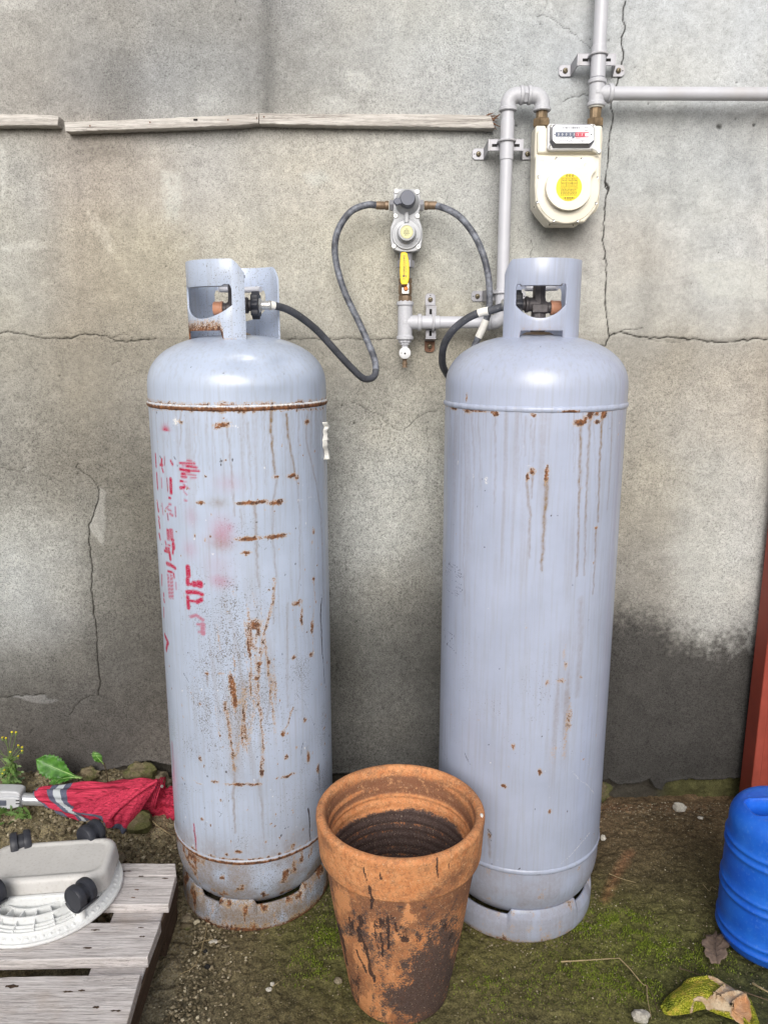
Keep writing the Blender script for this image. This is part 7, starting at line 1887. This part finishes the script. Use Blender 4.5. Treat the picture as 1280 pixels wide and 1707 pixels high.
# ================================================================== PLANTS
def leaf_mat(name, a, b):
    t = NT(name); n = t.noise(70, 4, .6); n2 = t.noise(2.0, 3, .6, stretch=(60, 60, 60))
    col = t.mix(t.rng(n, .35, .65), C(*a), C(*b)); t.b.inputs['Subsurface Weight'].default_value = .0
    return t.out(col, .45, 0, n, .4, .0008)
M['leaf'] = leaf_mat('dandelion_leaf_green', (50, 98, 28), (86, 140, 52)); M['leaf_rib'] = simple('pale_leaf_rib', (164, 196, 120), .5)
M['weed'] = leaf_mat('groundsel_green', (66, 98, 44), (112, 140, 74)); M['flower'] = simple('yellow_flower', (236, 214, 40), .6); M['stem'] = simple('green_stem', (112, 134, 76), .6); M['stem_dark'] = simple('dark_stem', (70, 62, 46), .6)
def broad_leaf(root, a, b, up, wid, curl, seed, name='leaf', teeth=.10):
    """blade from a (stalk) to b (tip)"""
    rr = random.Random(seed); a, b = Vector(a), Vector(b); ax = b - a; L = ax.length; side = ax.cross(Vector(up)).normalized(); n_ = side.cross(ax).normalized()
    m = MB(); N = 34; J = 9
    for i in range(N + 1):
        t = i / N; w = wid * (math.sin(PI * min(1, t ** 1.5 * .97 + .02)) ** .7) * (.12 + .88 * sst(.05, .55, t)); w *= 1 + teeth * math.sin(i * 2.3 + seed)
        if t > .9: w *= max(.12, 1 - (t - .9) / .1 * .8)
        c_ = a + ax * t + n_ * (curl * math.sin(PI * t) * L)
        for j in range(J):
            s = (j / (J - 1) - .5) * 2; m.v.append(tuple(c_ + side * w * s + n_ * (abs(s) * w * .35 + .002 * math.sin(i * .9 + j * 1.1 + seed) * abs(s))))
    for i in range(N):
        for j in range(J - 1): k = i * J + j; m.f.append((k, k + 1, k + J + 1, k + J))
    o = m.build(name, M['leaf'], root, smooth=80, solid=.0005)
    m = MB(); pts = [a + ax * (i / N) + n_ * (curl * math.sin(PI * i / N) * L - .0006) for i in range(0, N, 3)]; m.tube(pts, [.0020 * (1 - .7 * i / len(pts)) for i in range(len(pts))], 6)
    for i in range(8, N - 3, 3):
        t = i / N; c_ = a + ax * t + n_ * (curl * math.sin(PI * t) * L - .0004); w = wid * (math.sin(PI * min(1, t ** 1.5)) ** .7) * .7
        for s in (-1, 1): m.tube([c_, c_ + side * s * w + ax.normalized() * .008 + n_ * w * .22], [.0007, .0003], 4)
    m.build('leaf_rib', M['leaf_rib'], o)
def plants():
    base = W(134, 1298, 1.80)
    r = thing('dandelion', tuple(base), 'broad green dandelion leaves growing at the wall above the parasol hem', 'plant')
    broad_leaf(r, base, W(60, 1266, 1.795), (0, -.85, .5), .028, .05, 3); broad_leaf(r, base + Vector((.0, .01, -.004)), W(82, 1306, 1.80), (0, -.5, .9), .015, .12, 5)
    broad_leaf(r, base + Vector((.0, .01, -.004)), W(95, 1303, 1.84), (0, -.3, .9), .010, .2, 6)
    b2 = W(180, 1310, 1.80); r = thing('seedling', tuple(b2), 'single upright sprout with a dark stem, between the big leaf and the stone', 'plant')
    m = MB(); m.tube(crom([b2, W(178, 1290, 1.80), W(173, 1272, 1.80)], 6), .0019, 8); m.build('stem', M['stem_dark'], r)
    broad_leaf(r, W(173, 1274, 1.80), W(154, 1254, 1.79), (.5, -.8, .2), .010, .12, 9)
    # flowering weed at the left edge
    b3 = W(14, 1322, 1.79); r = thing('groundsel', tuple(b3), 'yellow flowered weed growing by the wall at the left edge', 'plant'); rr = random.Random(6)
    tips = [(20,1222),(27,1222),(4,1231),(10,1232),(31,1244),(37,1247),(37,1253),(30,1262),(18,1255),(-8,1240),(7,1285),(5,1291),(-5,1262),(-16,1252)]
    m = MB(); main = [b3, W(12, 1295, 1.79), W(15, 1268, 1.785), W(18, 1250, 1.78)]; m.tube(crom(main, 6), .0017, 7)
    for x, y in tips:
        e = W(x, y, 1.78 + rr.uniform(-.02, .02)); s = W(15 + rr.uniform(-4, 3), 1262 + rr.uniform(-6, 20), 1.785); m.tube(crom([s, (s + e) / 2 + Vector((rr.uniform(-.006, .006), 0, .004)), e], 4), .0008, 5)
    m.build('stem', M['stem'], r)
    for x, y in tips:
        e = W(x, y, 1.78); m = MB(); m.rev(e + Vector((0, 0, -.006)), (0, 0, 1), [(.0022, 0), (.0028, .003), (.0024, .007)], 8); f = m.build('flower_bud', M['stem'], r)
        m = MB(); m.blob(e + Vector((0, 0, .002)), (.0032, .0032, .0026), 8, 6, .3, int(x * 7 + y)); m.build('petals', M['flower'], f)
    def lobed(c, d, L, k):
        m = MB(); d = Vector(d).normalized(); s = d.cross(Vector((0, -1, .3))).normalized(); poly = []
        for i in range(9): t = i / 8; w = L * .22 * (1 if i % 2 else .35) * math.sin(PI * min(.98, t * .9 + .08)); poly.append((t, w))
        pts = [c + d * L * t + s * w - Vector((0, 0, .25 * L * t * t)) for t, w in poly] + [c + d * L * t - s * w - Vector((0, 0, .25 * L * t * t)) for t, w in poly[::-1]]
        m.v = [tuple(q) for q in pts]
        n = 9
        for i in range(n - 1): m.f.append((i, i + 1, 2 * n - 2 - i, 2 * n - 1 - i))
        m.build('leaf', M['weed'], r, smooth=0, solid=.0005)
    for k in range(46):
        t = rr.uniform(0, .85); y = 1322 - t * 62; c = W(14 + rr.uniform(-5, 5), y, 1.785 + rr.uniform(-.02, .02)); lobed(c, (rr.uniform(-1, 1), rr.uniform(-.8, .3), rr.uniform(-.1, .7)), rr.uniform(.02, .045), k)
    b4 = W(15, 1362, 1.70); r2 = thing('weed_tuft', tuple(b4), 'low green leafy tuft below the parasol pole at the left edge', 'plant'); r = r2
    for k in range(22): c = b4 + Vector((rr.uniform(-.02, .05), rr.uniform(-.01, .02), rr.uniform(-.01, .015))); lobed(c, (rr.uniform(-1, 1), rr.uniform(-1, .2), rr.uniform(.0, .9)), rr.uniform(.018, .035), k)
plants()
